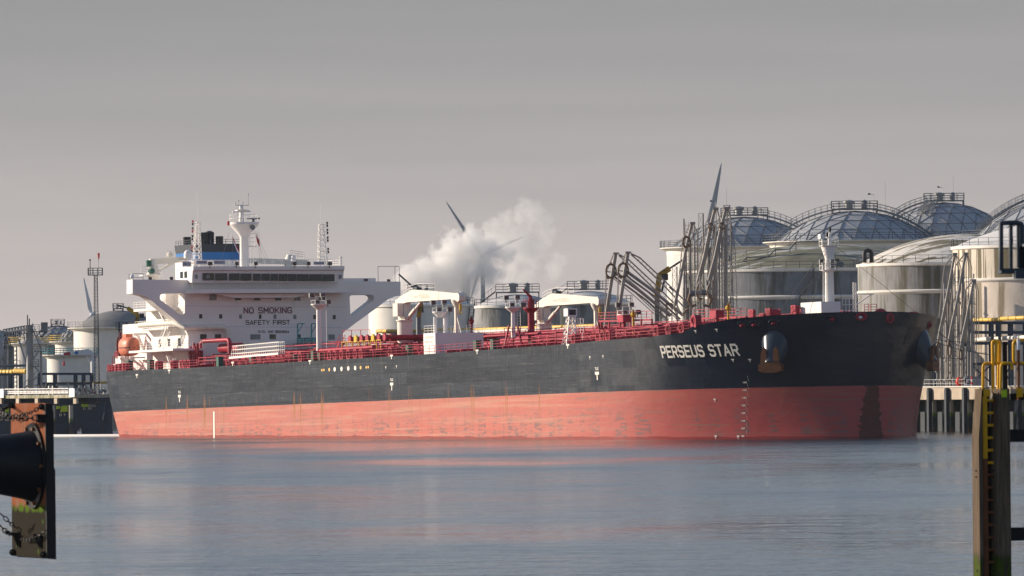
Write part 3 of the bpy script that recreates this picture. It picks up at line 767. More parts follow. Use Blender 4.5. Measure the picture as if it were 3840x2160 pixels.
# starboard side of the house: galleries, stairs, pipes
mb = MB()
for z, y0, x0 in ((24.9, -16.5, 18), (28.4, -15.0, 17), (31.4, -15.6, 18)):
    mb.mm((x0, y0, z - 0.35), (XF - 2.7, -12.7, z))
mb.mm((23, -16.6, 24.55), (XF + 3.5, -11.5, 24.9))
mb.build('side_gallery', 'white', SHIP)
mb = MB()
for z, y0, x0 in ((28.4, -15.0, 17), (31.4, -15.6, 18)):
    mb.rail([(XF - 2.8, y0, z), (x0, y0, z), (x0, -12.8, z)], 1.1, 1.5, 0.035)
mb.rail([(XF + 3.4, -11.6, 24.9), (XF + 3.4, -16.5, 24.9), (23, -16.5, 24.9)], 1.1, 1.5, 0.035)
mb.build('gallery_railing', 'white', SHIP)
mb = MB()
for z0, z1, xa, xb in ((21.5, 24.9, 33, 30), (24.9, 28.4, 27, 31), (28.4, 31.4, 31, 27), (31.4, 34.8, 26, 30)):
    mb.stair((xa, -14.6, z0), (xb, -14.6, z1), (0, 1, 0), 0.9)
mb.build('outside_stairs', 'white', SHIP)
pts = [S(515, 1227, -17), S(560, 1224, -16), S(590, 1222, -15), S(625, 1222, -14.2)]
pts = [(20, -15.4, 28.9), (28, -15.2, 28.9), (33, -14.6, 28.9), (35.2, -13.6, 28.2), (35.2, -12.6, 28.2), (35.0, -7.2, 28.2), (35.0, -6.6, 27.9), (35.0, -6.4, 27.3), (35.0, -6.4, 24.4)]
MB().tube(pts, 0.42, 10).build('vent_duct', 'offwhite', SHIP, smooth=40)
mb = MB()
for x, z, k in ((30.5, 26.0, 0), (26, 26.0, 0), (22, 26.0, 0), (29, 29.8, 0), (24, 29.8, 0), (28, 32.8, 0), (29.5, 22.8, 1), (24, 22.8, 1)):
    MB().mm((x - 0.5, -12.82, z - 0.6 - k), (x + 0.5, -12.74, z + 0.6)).build('side_window' if not k else 'side_door', 'glass' if not k else 'offwhite', SHIP)
# engine casing behind, wider and lower than the house
mb = MB().mm((2.0, -11.5, 21.5), (16.2, 11.5, 29.4)); mb.mm((4.6, -4.0, 29.4), (14.5, 5.0, 34.0))
mb.build('engine_casing', 'white', SHIP)
# structure that carries the wing on the starboard side (seen through the opening)
MB().mm((XF - 5.5, -14.2, 31.0), (XF - 6.8, -12.7, 34.9)).build('wing_bracket', 'white', SHIP)
# funnel
fl, fr_ = SX(735, 914, 13.8), SX(908, 914, 13.8)
fy0, fy1, fz = fl.y, -fl.y + 1.0, fl.z
mb = MB()
mb.prism([(4.75, 40.55), (13.8, 40.55), (13.8, fz), (4.2, fz), ], 1, fy0, fy1); FU = mb.build('funnel', 'funnel_navy', SHIP)
MB().prism([(4.95, 39.25), (13.8, 39.25), (13.8, 40.548), (4.75, 40.548)], 1, fy0 + 0.003, fy1 - 0.003).build('blue_band', 'funnel_blue', FU)
MB().mm((5.0, fy0 - 0.2, 33.5), (13.9, fy1 + 0.2, 39.25)).build('funnel_base', 'white', FU)
MB().mm((5.2, fy0 - 0.9, 33.6), (9.5, fy0 - 0.25, 35.6)).build('louvre', 'funnel_blue', FU)
for px, w, h, y, x, mt in ((701, 0.62, 1.35, fy0 + 1.0, 6.0, 'soot'), (763, 0.64, 1.9, fy0 + 2.1, 10.5, 'soot'), (786, 0.72, 2.0, fy0 + 3.3, 9.5, 'funnel_navy'), (823, 0.60, 1.3, fy0 + 4.6, 10.5, 'soot')):
    y = S(px, 900, 0).y if False else SX(px, 900, x).y
    mb = MB().lathe([(w, 0), (w, h * 0.75), (w * 1.05, h * 0.8), (w * 1.05, h * 0.95), (w * 0.9, h), (w * 0.8, h * 0.7)], (x, y, fz), 18, cap=False)
    if mt == 'funnel_navy': mb.sphere((x, y, fz + h * 0.85), w, 16, 0.7)
    mb.build('exhaust_pipe', mt, FU, smooth=40)
MB().rail([(13.6, fy1 - 0.1, fz), (13.6, fy0 + 0.1, fz), (4.6, fy0 + 0.1, fz)], 0.7, 1.2, 0.04, 2).build('funnel_railing', 'dark', FU)
# wheelhouse top: railing, signs, lamps, domes
mb = MB().rail([(30.3, yl + 0.2, zr), (WX + 0.2, yl + 0.2, zr), (WX + 0.2, yr - 0.2, zr), (30.3, yr - 0.2, zr)], 1.05, 1.5, 0.03, 3)
mb.build('roof_railing', 'white', WH)
def roof_sign(px0, px1, py0, py1, txt, m='signblue', tm='textdark'):
    a, c = FP(px0, py1, WX + 0.3), FP(px1, py0, WX + 0.3)
    o = MB().mm((WX + 0.22, a[0], a[1]), (WX + 0.3, c[0], c[1])).build('sign_board', m, WH)
    mb = MB(); text_on(mb, txt, (c[1] - a[1]) * 0.62, lambda p, q: (WX + 0.32, (a[0] + c[0]) / 2 + p, (a[1] + c[1]) / 2 + q), 0.0, 1.0, wid=(c[0] - a[0]) * 0.9)
    mb.build('sign_lettering', tm, o, uvfix=False)
roof_sign(736, 776, 977, 990, 'O.T. HIGH LEVEL ALARM')
roof_sign(802, 844, 977, 991, 'ALARM FOR GAS DET. SYS.')
roof_sign(1176, 1216, 981, 993, 'O.T. OVERFILL LEVEL ALARM')
roof_sign(684, 716, 980, 1000, 'PERSEUS STAR', 'signboard')
p = FP(697, 973, WX + 0.2)
mb = MB(); text_on(mb, 'NASSAU', 0.55, lambda a, q: (WX + 0.3, p[0] + a, p[1] + q), 0.01, 1.1); mb.build('port_name', 'fadedred', WH, uvfix=False)
def dome(px, py0, py1, wpx, x):
    a, c = SX(px, py1, x), SX(px, py0, x); r = wpx / 2 / 24.5
    MB().lathe([(r * 0.6, 0), (r, 0.1), (r, (c.z - a.z) - r), (r * 0.92, (c.z - a.z) - r * 0.55), (r * 0.7, (c.z - a.z) - r * 0.22), (r * 0.35, (c.z - a.z) - r * 0.04), (0.01, c.z - a.z)], (x, a.y, a.z), 18).cyl((x, a.y, zr), (x, a.y, a.z + 0.1), 0.15).build('satellite_dome', 'white', WH, smooth=40)
dome(706, 937, 971, 34, 31); dome(1101, 957, 980, 18, 31); dome(1278, 961, 968, 11, 31)
def floodlight(x, y, z, parent, s=1.0, nm='floodlight'):
    mb = MB().mm((x - 0.1 * s, y - 0.28 * s, z), (x + 0.28 * s, y + 0.28 * s, z + 0.5 * s))
    mb.cyl((x, y, z - 0.35 * s), (x, y, z), 0.05 * s)
    o = mb.build(nm, 'midgrey', parent)
    MB().mm((x + 0.281 * s, y - 0.22 * s, z + 0.06 * s), (x + 0.30 * s, y + 0.22 * s, z + 0.44 * s)).build('lamp_glass', 'lampface', o)
for px in (787, 886, 957, 1103, 1155, 1236):
    p = SX(px, 994, WX + 0.5); floodlight(WX + 0.5, p.y, p.z - 0.05, WH, 1.1)
for px, py in ((560, 1044), (640, 1043), (1370, 1050), (1454, 1052)):
    p = SX(px, py, 33.5); floodlight(33.6, p.y, p.z - 0.3, SHIP, 1.0)
mb = MB()
p0, p1 = FP(497, 1046, 33.5), FP(537, 1046, 33.5)
mb.rail([(33.5, p1[0], 35.3), (33.5, p0[0] + 0.1, 35.3), (31.7, p0[0] + 0.1, 35.3)], 1.3, 1.8, 0.05, 2)
q0, q1 = FP(1418, 1053, 33.5), FP(1500, 1053, 33.5)
mb.rail([(33.5, q0[0], 35.2), (33.5, q1[0] - 0.1, 35.2), (31.7, q1[0] - 0.1, 35.2)], 2.4, 4.0, 0.05, 1)
mb.build('wing_railing', 'midgrey', SHIP)
MB().sphere((33.6, p0[0] - 0.1, 36.1), 0.33, 12).cyl((33.6, p0[0] - 0.1, 35.2), (33.6, p0[0] - 0.1, 36), 0.06).build('search_light', 'signboard', SHIP, smooth=40)
MB().mm((XF - 2.4, yr + 0.4, 35.0), (XF - 0.6, yr + 6.5, 35.75)).build('wing_coaming', 'white', SHIP)
# radar mast on the wheelhouse roof
XM = 27.0
def MP(px, py, x=XM): return SX(px, py, x)
pb_, pt_ = MP(917, 1000), MP(914, 890)
mb = MB().lathe([(0.74, 0), (0.68, pt_.z - pb_.z), (0.95, pt_.z - pb_.z + 0.5), (2.35, pt_.z - pb_.z + 2.0), (2.35, pt_.z - pb_.z + 2.35), (0.2, pt_.z - pb_.z + 2.35)], (XM, pb_.y, pb_.z), 20)
RM = mb.build('radar_mast', 'white', SHIP, smooth=35)
zp = pt_.z + 2.35
mb = MB(); n = 14
mb.rail([(XM + 2.25 * math.cos(2 * math.pi * k / n), pb_.y + 2.25 * math.sin(2 * math.pi * k / n), zp) for k in range(n + 1)], 1.15, 5, 0.035, 2)
mb.build('mast_railing', 'white', RM)
up = MP(904, 770).z
MB().cyl((XM, pb_.y - 0.4, zp - 0.1), (XM, pb_.y - 0.4, zp + 2.6), 0.42, 0.3, 12).cyl((XM, pb_.y - 0.4, zp + 2.6), (XM, pb_.y - 0.4, up), 0.18, 0.16, 10).mm((XM - 0.6, pb_.y - 1.3, up - 0.9), (XM + 0.6, pb_.y + 0.7, up - 0.75)).lathe([(0.1, 0), (0.85, 0.5), (0.1, 0.55)], (XM, pb_.y - 0.4, zp + 1.5), 12).build('upper_mast', 'white', RM, smooth=35)
a, c = MP(881, 770), MP(933, 770)
mb = MB().bar((XM, a.y, up), (XM, c.y, up), 0.12)
for px, py in ((883, 759), (894, 750), (910, 757), (930, 725)):
    p = MP(px, py); mb.cyl((XM, p.y, up), (XM, p.y, p.z), 0.045); mb.cyl((XM, p.y, p.z - 0.3), (XM, p.y, p.z), 0.1)
mb.build('antenna_yard', 'offwhite', RM)
def radar(px0, px1, py, m):
    a, c = MP(px0, py, XM + 0.3), MP(px1, py - 1, XM + 0.3)
    mb = MB().bar(a, c, 0.22, 0.22); k = a.lerp(c, 0.5); mb.cyl(k - Vector((0, 0, 0.9)), k, 0.3, 0.22, 12).cyl(k - Vector((0, 0, 1.6)), k - Vector((0, 0, 0.9)), 0.15)
    mb.build('radar_scanner', m, RM)
radar(872, 939, 794, 'white'); radar(927, 974, 820, 'dark')
p = MP(947, 853, XM + 2.4)
MB().cyl((XM + 1.6, p.y, p.z), (XM + 2.5, p.y, p.z), 0.15, 0.42, 16).build('fog_horn', 'midgrey', RM)
p = MP(857, 838, XM + 1); MB().cyl((XM + 1, p.y, p.z - 0.3), (XM + 1, p.y, p.z + 0.35), 0.2).build('signal_lamp', 'flagred', RM)
mb = MB().mm((XM - 0.5, pb_.y + 0.7, pt_.z - 1.5), (XM + 0.5, pb_.y + 2.0, pt_.z - 1.35))
mb.rail([(XM - 0.5, pb_.y + 0.75, pt_.z - 1.35), (XM - 0.5, pb_.y + 1.95, pt_.z - 1.35), (XM + 0.5, pb_.y + 1.95, pt_.z - 1.35), (XM + 0.5, pb_.y + 0.75, pt_.z - 1.35)], 1.9, 2, 0.04, 3)
mb.ladder((XM, pb_.y + 1.3, pt_.z - 1.4), (XM, pb_.y + 1.3, zr), (0, 1, 0), 0.5, 0.035)
mb.build('mast_cage', 'white', RM)
mb = MB()
for px0, py0, px1, py1, x1 in ((955, 865, 1012, 985, 34), (950, 868, 1000, 985, 34), (964, 868, 975, 985, 30), (970, 868, 982, 985, 30), (860, 870, 832, 970, 30), (872, 882, 872, 985, 30)):
    mb.cyl(MP(px0, py0), MP(px1, py1, x1), 0.02, n=4)
mb.build('halyard', 'midgrey', RM)
# signal masts (lattice with lamps on brackets)
def signal_mast(px0, px1, py_b, py_t, s):
    a, c = MP((px0 + px1) / 2, py_b, 24), MP((px0 + px1) / 2 - s * 0.15 * (px1 - px0), py_t, 24)
    o = MB().lattice(a, c, 1.25, 0.55, 7, 0.07, u=(0, 1, 0)).lattice((24, a.y, 35.0), a, 1.4, 1.25, 2, .08, u=(0, 1, 0)).build('signal_mast', 'white', SHIP)
    h = c.z - a.z
    for k, f in enumerate((1.04, 0.97, 0.86, 0.78, 0.66, 0.58, 0.36, 0.28)):
        z = a.z + h * f; y = a.lerp(c, f).y + s * 0.95
        MB().bar((24.3, a.lerp(c, min(f, 1)).y, z - 0.32), (24.3, y + s * 0.1, z - 0.32), 0.06).build('lamp_bracket', 'white', o)
        MB().cyl((24.3, y, z - 0.24), (24.3, y, z + 0.12), 0.13, 0.16, 10).build('navigation_lamp', 'flagred' if (s < 0 and k % 3 == 0) else 'black', o)
    MB().cyl(c, c + Vector((0, 0, 3.2 if s > 0 else 5.0)), 0.025, n=4).build('whip_aerial', 'white', o)
signal_mast(722, 752, 980, 835, -1); signal_mast(1190, 1228, 984, 841, 1)
# provision cranes behind the bridge
def provision_crane(cx, py_top, py_b, y, flip):
    x = 12.0 if flip > 0 else 15.0
    a, c = SX(cx, py_b, x), SX(cx, py_top, x)
    o = MB().cyl(a - Vector((0, 0, 6)), a, 0.9, 0.9, 14).lathe([(0.95, 0), (1.1, 0.3), (0.9, 0.6), (0.55, c.z - a.z)], a, 12).build('provision_crane', 'offwhite', SHIP, smooth=35)
    return o, a, c
o, a, c = provision_crane(575, 975, 1035, 0, 1)
t1, t2, t3 = SX(560, 975, 12), SX(655, 966, 12), SX(800, 985, 12)
MB().bar(c - Vector((0, 0.6, 0.3)), SX(700, 972, 12), 0.7, 0.9).bar(a + Vector((0, 0.5, 0.6)), SX(655, 982, 12), 0.3).build('jib', 'offwhite', o)
MB().rail([SX(530, 1028, 12), SX(606, 1030, 12)], 1.2, 1.2, 0.05, 3).mm((11, SX(530, 1030, 12).y, a.z), (13, SX(606, 1030, 12).y, a.z + 0.15)).build('platform', 'white', o)
p = SX(558, 988, 12.6); MB().mm((12.5, p.y - 0.45, p.z - 0.5), (13.0, p.y + 0.3, p.z + 0.5)).build('winch', 'green', o)
p = SX(575, 1016, 13); MB().cyl((12.6, p.y - 0.3, p.z), (13.4, p.y - 0.3, p.z), 0.4, n=12).build('winch', 'green', o)
p = SX(636, 955, 12.5); MB().rail([SX(625, 968, 12.5), SX(656, 968, 12.5)], 1.1, 1.2, 0.05, 3).cyl(p - Vector((0.4, 0, 0)), p + Vector((0.4, 0, 0)), 0.38, n=12).build('jib_platform', 'offwhite', o)
o, a, c = provision_crane(1088, 955, 990, 0, -1)
MB().bar(SX(1155, 985, 15), SX(930, 977, 15), 0.6, 0.8).build('jib', 'offwhite', o)
MB().rail([SX(1088, 965, 15), SX(1140, 972, 15)], 1.1, 1.2, 0.05, 3).build('jib_platform', 'offwhite', o)

# ---- deck equipment of the tanker
def deck_z(x): return lerp_table(ZTOP, x)
def rail_path(x0, x1, inset=0.25, side=-1):
    n = max(1, round((x1 - x0) / 6)); return [(x0 + (x1 - x0) * k / n, side * (hb(x0 + (x1 - x0) * k / n, 22) - inset), deck_z(x0 + (x1 - x0) * k / n)) for k in range(n + 1)]
def deck_rail(a, b, side=-1):
    MB().rail(rail_path(a, b, 0.25, side), 1.15, 1.9, 0.035, 3).build('deck_railing', 'red', SHIP)
for a, b in ((1, 40), (40.5, 62), (84, 118), (118.5, 166), (166.5, 196), (197, 214), (214.5, 231)): deck_rail(a, b)
deck_rail(20, 225, 1)
MB().rail([(0.4, -13, 21.8), (0.4, 13, 21.8)], 1.15, 1.6, 0.04, 3).build('stern_railing', 'red', SHIP)
# longitudinal cargo pipes and their saddles
for y, r, z, a, b in ((-7.5, 0.36, 23.6, 44, 205), (-6.2, 0.36, 23.6, 44, 214), (-4.6, 0.30, 23.5, 52, 190), (-3.4, 0.30, 23.5, 60, 222), (-1.8, 0.22, 24.3, 44, 226), (0.2, 0.5, 24.4, 40, 228),
                      (-10.5, 0.28, 23.0, 44, 222), (-12.0, 0.18, 22.8, 60, 228), (-14.5, 0.16, 22.6, 44, 200), (3.5, 0.3, 23.6, 50, 220), (6.0, 0.25, 23.5, 50, 224), (-2.6, 0.14, 25.2, 46, 228), (-9.0, 0.2, 24.6, 100, 228)):
    MB().cyl((a, y, z - 0.35), (b, y, z - 0.35), r * .8, n=10).build('cargo_pipe', 'red', SHIP, smooth=40)
rr = random.Random(3)
mb = MB()
for x in range(46, 228, 6):
    for y in (-7, -3.5, 0.5, 5): mb.mm((x - 0.12, y - 1.6, deck_z(x) - 0.1), (x + 0.12, y + 1.6, deck_z(x) + 0.7 + 0.8 * (y == 0.5)))
    mb.mm((x - 0.15, -13.0, deck_z(x)), (x + 0.15, -9.8, deck_z(x) + 0.95))
mb.build('pipe_saddle', 'red', SHIP)
# deck stiffeners run over the deck of this class: transverse webs
mb = MB()
for x in range(48, 226, 5): mb.mm((x - 0.1, -19.5, deck_z(x) - 0.1), (x + 0.1, 19.5, deck_z(x) + 0.55))
mb.build('deck_stiffener', 'red', SHIP)
# pipe rack: portal frames with cross bars that stand over the pipes
mb = MB()
for k, x in enumerate([46 + 2.9 * i for i in range(62)]):
    if 147 < x < 174: continue
    z = deck_z(x); h = 1.7 + 0.5 * ((k * 7) % 5) / 4
    for y in (-15.5, -9.6): mb.bar((x, y, z - .1), (x, y, z + h), 0.13)
    mb.bar((x, -15.5, z + h - .1), (x, -9.6, z + h - .1), 0.16); mb.bar((x, -15.5, z + 1.0), (x, -9.6, z + 1.0), 0.12)
    if k % 3 == 0: mb.bar((x, -15.5, z), (x + 2.9, -15.5, z + 1.7), 0.09)
for y, zz_ in ((-15.6, 1.75), (-15.65, 1.25), (-13.0, 2.05)):
    mb.bar((46, y, 21.5 + zz_), (146, y, 21.6 + zz_), 0.10); mb.bar((174, y, 21.75 + zz_), (222, y, 22.2 + zz_), 0.10)
mb.build('pipe_rack', 'red', SHIP)
# catwalk along the centre line with railing
MB().mm((40, 1.4, 24.2), (229, 2.6, 24.32)).rail([(40, 1.4, 24.3), (229, 1.4, 24.3)], 1.05, 3, 0.035, 2).rail([(40, 2.6, 24.3), (229, 2.6, 24.3)], 1.05, 3, 0.035, 2).build('catwalk', 'red', SHIP)
mb = MB()
for x in range(44, 229, 8): mb.bar((x, 1.5, 21.9), (x, 1.5, 24.2), 0.18).bar((x, 2.5, 21.9), (x, 2.5, 24.2), 0.18).bar((x, 1.5, 22), (x + 2, 1.5, 24.2), 0.1)
mb.build('catwalk_leg', 'red', SHIP)
# valves, vents, lockers and small gear scattered along the deck
for i in range(54):
    x = rr.uniform(50, 226); y = rr.choice((-17.5, -16, -14, -12.5, -9, 9)) + rr.uniform(-0.6, 0.6); z = deck_z(x); k = rr.random()
    if 145 < x < 176 and y < -11: continue
    if k < 0.42:
        h = rr.uniform(1.1, 2.4)
        MB().cyl((x, y, z), (x, y, z + h), 0.12).cyl((x, y, z + h - 0.25), (x, y, z + h + 0.1), 0.32, n=10).cyl((x, y, z + 0.3), (x, y, z + 0.5), 0.3).build('tank_vent', 'red', SHIP, smooth=40)
    elif k < 0.62:
        MB().cyl((x, y, z), (x, y, z + 0.9), 0.55, n=14).cyl((x, y, z + 0.9), (x, y, z + 1.05), 0.66, n=14).ring((x, y, z + 1.4), 0.3, 0.04, (0, 0, 1), 12, 4).cyl((x, y, z + 1.05), (x, y, z + 1.4), 0.06).build('tank_hatch', 'red', SHIP, smooth=40)
    elif k < 0.8:
        MB().bar((x, y, z), (x, y, z + 2.2), 0.12).bar((x + 2, y, z), (x + 2, y, z + 2.2), 0.12).bar((x, y, z + 2.1), (x + 2, y, z + 2.1), 0.14).bar((x, y, z + 1.2), (x + 2, y, z + 1.2), 0.1).bar((x, y, z), (x + 2, y, z + 2.1), 0.08).build('pipe_frame', 'red', SHIP)
    elif k < 0.9:
        MB().mm((x - 0.5, y - 0.35, z), (x + 0.5, y + 0.35, z + 1.1)).mm((x - 0.55, y - 0.4, z + 1.1), (x + 0.55, y + 0.4, z + 1.18)).build('locker', 'darkred', SHIP)
    else:
        MB().mm((x - 0.45, y - 0.4, z), (x + 0.45, y + 0.4, z + 1.25)).mm((x - 0.5, y - 0.45, z + 1.25), (x + 0.5, y + 0.45, z + 1.33)).build('hose_box', 'green', SHIP)
for px, py in ((1180, 1345), (1204, 1341), (1790, 1298), (1853, 1293), (1536, 1320), (824, 1337), (487, 1378), (566, 1374)):
    p = S(px, py, -19.0); x, z = p.x, deck_z(p.x)
    MB().mm((x - 0.5, -19.4, z), (x + 0.5, -18.6, z + 1.5)).mm((x - 0.55, -19.45, z + 1.5), (x + 0.55, -18.55, z + 1.58)).build('hose_box', 'green', SHIP)
# cross pipes and manifolds amidships (starboard end), with drip tray, blanks and a spill rail
for i, x in enumerate((112, 114.2, 116.4, 118.6, 120.8, 123, 125.2)):
    z = 24.6
    MB().cyl((x, -17.2, z), (x, 17, z), 0.34, n=10).build('manifold_pipe', 'red', SHIP, smooth=40)
    MB().cyl((x, -17.45, z), (x, -17.2, z), 0.55, n=14).cyl((x, -16.5, z), (x, -16.3, z), 0.5, n=14).build('manifold_flange', 'yellow' if i in (1, 4) else 'red', SHIP, smooth=40)
    p = MB().bar((x - 0.8, -18.3, 22), (x - 0.8, -18.3, 24.2), 0.1).bar((x + 0.8, -18.3, 22), (x + 0.8, -18.3, 24.2), 0.1).bar((x - 0.8, -18.3, 24.2), (x + 0.8, -18.3, 24.2), 0.1)
    p.build('manifold_frame', 'yellow', SHIP)
MB().mm((109, -18.8, 22.3), (128, -15.8, 22.9)).build('drip_tray', 'red', SHIP)
a, c = S(1200, 1315, -20.3), S(1400, 1302, -20.3)
MB().cyl(a, c, 0.27, n=12).cyl(a - Vector((0.3, 0, 0)), a, 0.34, n=12).cyl(c, c + Vector((0.3, 0, 0)), 0.34, n=12).build('fender_beam', 'red', SHIP, smooth=40)
mb = MB()
for k in range(12):
    q = a.lerp(c, k / 11); mb.bar((q.x, q.y, 21.4), (q.x, q.y, q.z), 0.16)
mb.build('beam_post', 'red', SHIP)
mb = MB().rail([S(1285, 1300, -13), S(1388, 1298, -13)], 2.4, 4, 0.06, 2).stair(S(1268, 1315, -13.5), S(1285, 1280, -13.5), (0, 1, 0), 0.8).mm((S(1285, 1280, -13).x, -13.6, 24.3), (S(1388, 1280, -13).x, -11, 24.42))
mb.build('manifold_platform', 'red', SHIP)
# large dark red drain tank and hose by the house
MB().cyl((39, -9, 24.8), (47, -9, 24.8), 0.75, n=14).sphere((47, -9, 24.8), 0.75, 12).build('slop_tank', 'red', SHIP, smooth=40)
MB().tube([(36.5, -11.5, 22), (36.5, -11.5, 25.6), (36.9, -11.2, 26.0), (47, -11, 26.0), (47.5, -11, 25.6), (47.5, -11, 22)], 0.34, 10).build('cargo_pipe', 'red', SHIP, smooth=40)
for x in (36, 37.4, 38.2, 39): MB().cyl((x, -13, 21.6), (x, -13, 25.2 + 0.4 * (x % 2)), 0.22).cyl((x, -13, 24), (x, -13, 24.3), 0.4).build('tank_vent', 'red', SHIP, smooth=40)
# ring fairleads along the sheer strake
def fairlead(px, py, s=1.0):
    p = S(px, py, -21.2); x = p.x; y = -hb(min(x, 230), 22) + 0.75; z = deck_z(x)
    mb = MB().ring((x, y - 0.12, z + 0.85 * s), 0.46 * s, 0.11 * s, (0, 1, 0), 16, 6, 0.9, 1.15)
    out = [(-0.85, -0.1), (0.85, -0.1), (0.85, 1.05), (0.45, 1.62), (-0.45, 1.62), (-0.85, 1.05)]
    bmv = plate_with_holes_xz([(x + q[0] * s, z + q[1] * s) for q in out], [(x + 0.48 * s * 0.9 * math.cos(t), z + 0.85 * s + 0.48 * s * 1.15 * math.sin(t)) for t in [2 * math.pi * k / 12 for k in range(12)]], y - 0.1, y + 0.75)
    mb.add(bmv.v, bmv.f)
    o = mb.build('ring_fairlead', 'red', SHIP)
    MB().mm((x - 0.5 * s, y + 0.76, z + 0.2), (x + 0.5 * s, y + 0.9, z + 1.5 * s)).build('roller', 'darkred', o)
def plate_with_holes_xz(outer, hole, y0, y1):
    bm = bmesh.new(); es = []
    for loop in (outer, hole):
        vs = [bm.verts.new((q[0], y0, q[1])) for q in loop]
        es += [bm.edges.new((vs[i], vs[(i + 1) % len(vs)])) for i in range(len(vs))]
    bmesh.ops.triangle_fill(bm, use_beauty=True, edges=es)
    r = bmesh.ops.extrude_face_region(bm, geom=bm.faces[:])
    for v in [q for q in r['geom'] if isinstance(q, bmesh.types.BMVert)]: v.co.y = y1
    bm.verts.index_update(); mb = MB()
    mb.add([v.co.copy() for v in bm.verts], [tuple(v.index for v in f.verts) for f in bm.faces]); bm.free(); return mb
for px in (1127, 1237, 1257, 1282, 1308, 1333, 1355, 1465, 2153, 2245, 2262, 2281, 2422, 2450, 2478, 2515): fairlead(px, 1300, 0.85 if px < 2400 else 0.95)
for px in (648, 682, 695, 710, 590): fairlead(px, 1362, 0.8)
# mooring bollards and winches on the poop
for x in (5, 9, 14, 19, 24):
    MB().cyl((x, -13.5 - x * 0.25, 21.6), (x, -13.5 - x * 0.25, 22.9), 0.36, n=12).cyl((x + 1.3, -13.5 - x * 0.25, 21.6), (x + 1.3, -13.5 - x * 0.25, 22.9), 0.36, n=12).mm((x - 0.6, -14 - x * 0.25, 21.6), (x + 1.9, -13 - x * 0.25, 21.85)).build('bollard', 'red', SHIP, smooth=40)
MB().mm((2, -12.8, 21.6), (4.5, -11, 24.4)).build('stern_house', 'white', SHIP)
MB().cyl((3.0, -13.2, 22.6), (4.4, -13.2, 22.6), 0.6, n=14).build('rope_drum', 'white', SHIP, smooth=40)
MB().rail([(1, -12.5, 24.0), (5, -13.5, 24.0)], 1.1, 1.3, 0.06, 2).tube([(1, -12.9, 21.8), (1, -12.9, 24.2), (1.4, -12.9, 24.5), (2.2, -13.1, 24.5), (2.6, -13.1, 24.2), (2.6, -13.1, 21.8)], 0.06, 6).build('stern_frame', 'red', SHIP)

# ---- accommodation ladder stowed on the side
a, c = S(862, 1342, -21.0), S(1046, 1326, -21.0)
mb = MB()
h = 1.75
for k in range(4):
    z = Vector((0, 0, h * k / 3)); mb.bar(a + z + Vector((0.6 * k / 3 * 2, 0, 0)), c + z, 0.07 if k else 0.30)
for k in range(27):
    q = a.lerp(c, k / 26); f = min(1, k / 3 + 0.25)
    mb.cyl(q, q + Vector((0, 0, h * f)), 0.05, n=4); mb.cyl(q + Vector((0, 0.9, 0)), q + Vector((0, 0.9, h * f)), 0.05, n=4); mb.bar(q, q + Vector((0, 0.9, 0)), 0.2, 0.05)
for k in range(1, 4):
    z = Vector((0, 0.9, h * k / 3)); mb.bar(a + z, c + z, 0.06)
mb.build('accommodation_ladder', 'white', SHIP)
mb = MB()
for k in range(9):
    q = a.lerp(c, k / 8); mb.bar((q.x, -20.4, 21.4), (q.x, -20.4, q.z), 0.16).bar((q.x, -20.4, q.z - 0.2), (q.x + 0.6, -20.4, 21.5), 0.1)
mb.rail([(a.x, -21.7, 21.4), (c.x + 3, -21.7, 21.4)], 0.8, 1.6, 0.04, 2)
mb.build('ladder_rack', 'red', SHIP)
# ---- white deckhouse with pale lettering
a = S(1633, 1312, -20.2); dz = S(1633, 1248, -20.2).z; y1 = SX(1813, 1270, a.x).y
DH = MB().mm((a.x - 4.3, -20.2, 21.5), (a.x, y1, dz)).build('deckhouse', 'white', SHIP)
for t, z, s in (('NO SMOKING', dz - 0.6, 0.5), ('SAFETY FIRST', dz - 1.25, 0.42)):
    mb = MB(); text_on(mb, t, s, lambda p, q: (a.x - 2.15 + p, -20.25, z + q), 0.0, 1.0, wid=3.0); mb.build('warning_lettering', 'fadedred', DH, uvfix=False)
MB().mm((a.x, -19.8, dz - 2.6), (a.x + 0.05, -18.9, dz - 1.6)).build('vent_grille', 'signblue', DH)
MB().rail([(a.x - 4.2, -20.1, dz), (a.x - 0.1, -20.1, dz), (a.x - 0.1, y1 - 0.1, dz)], 1.05, 1.3, 0.03, 3).build('roof_railing', 'white', DH)
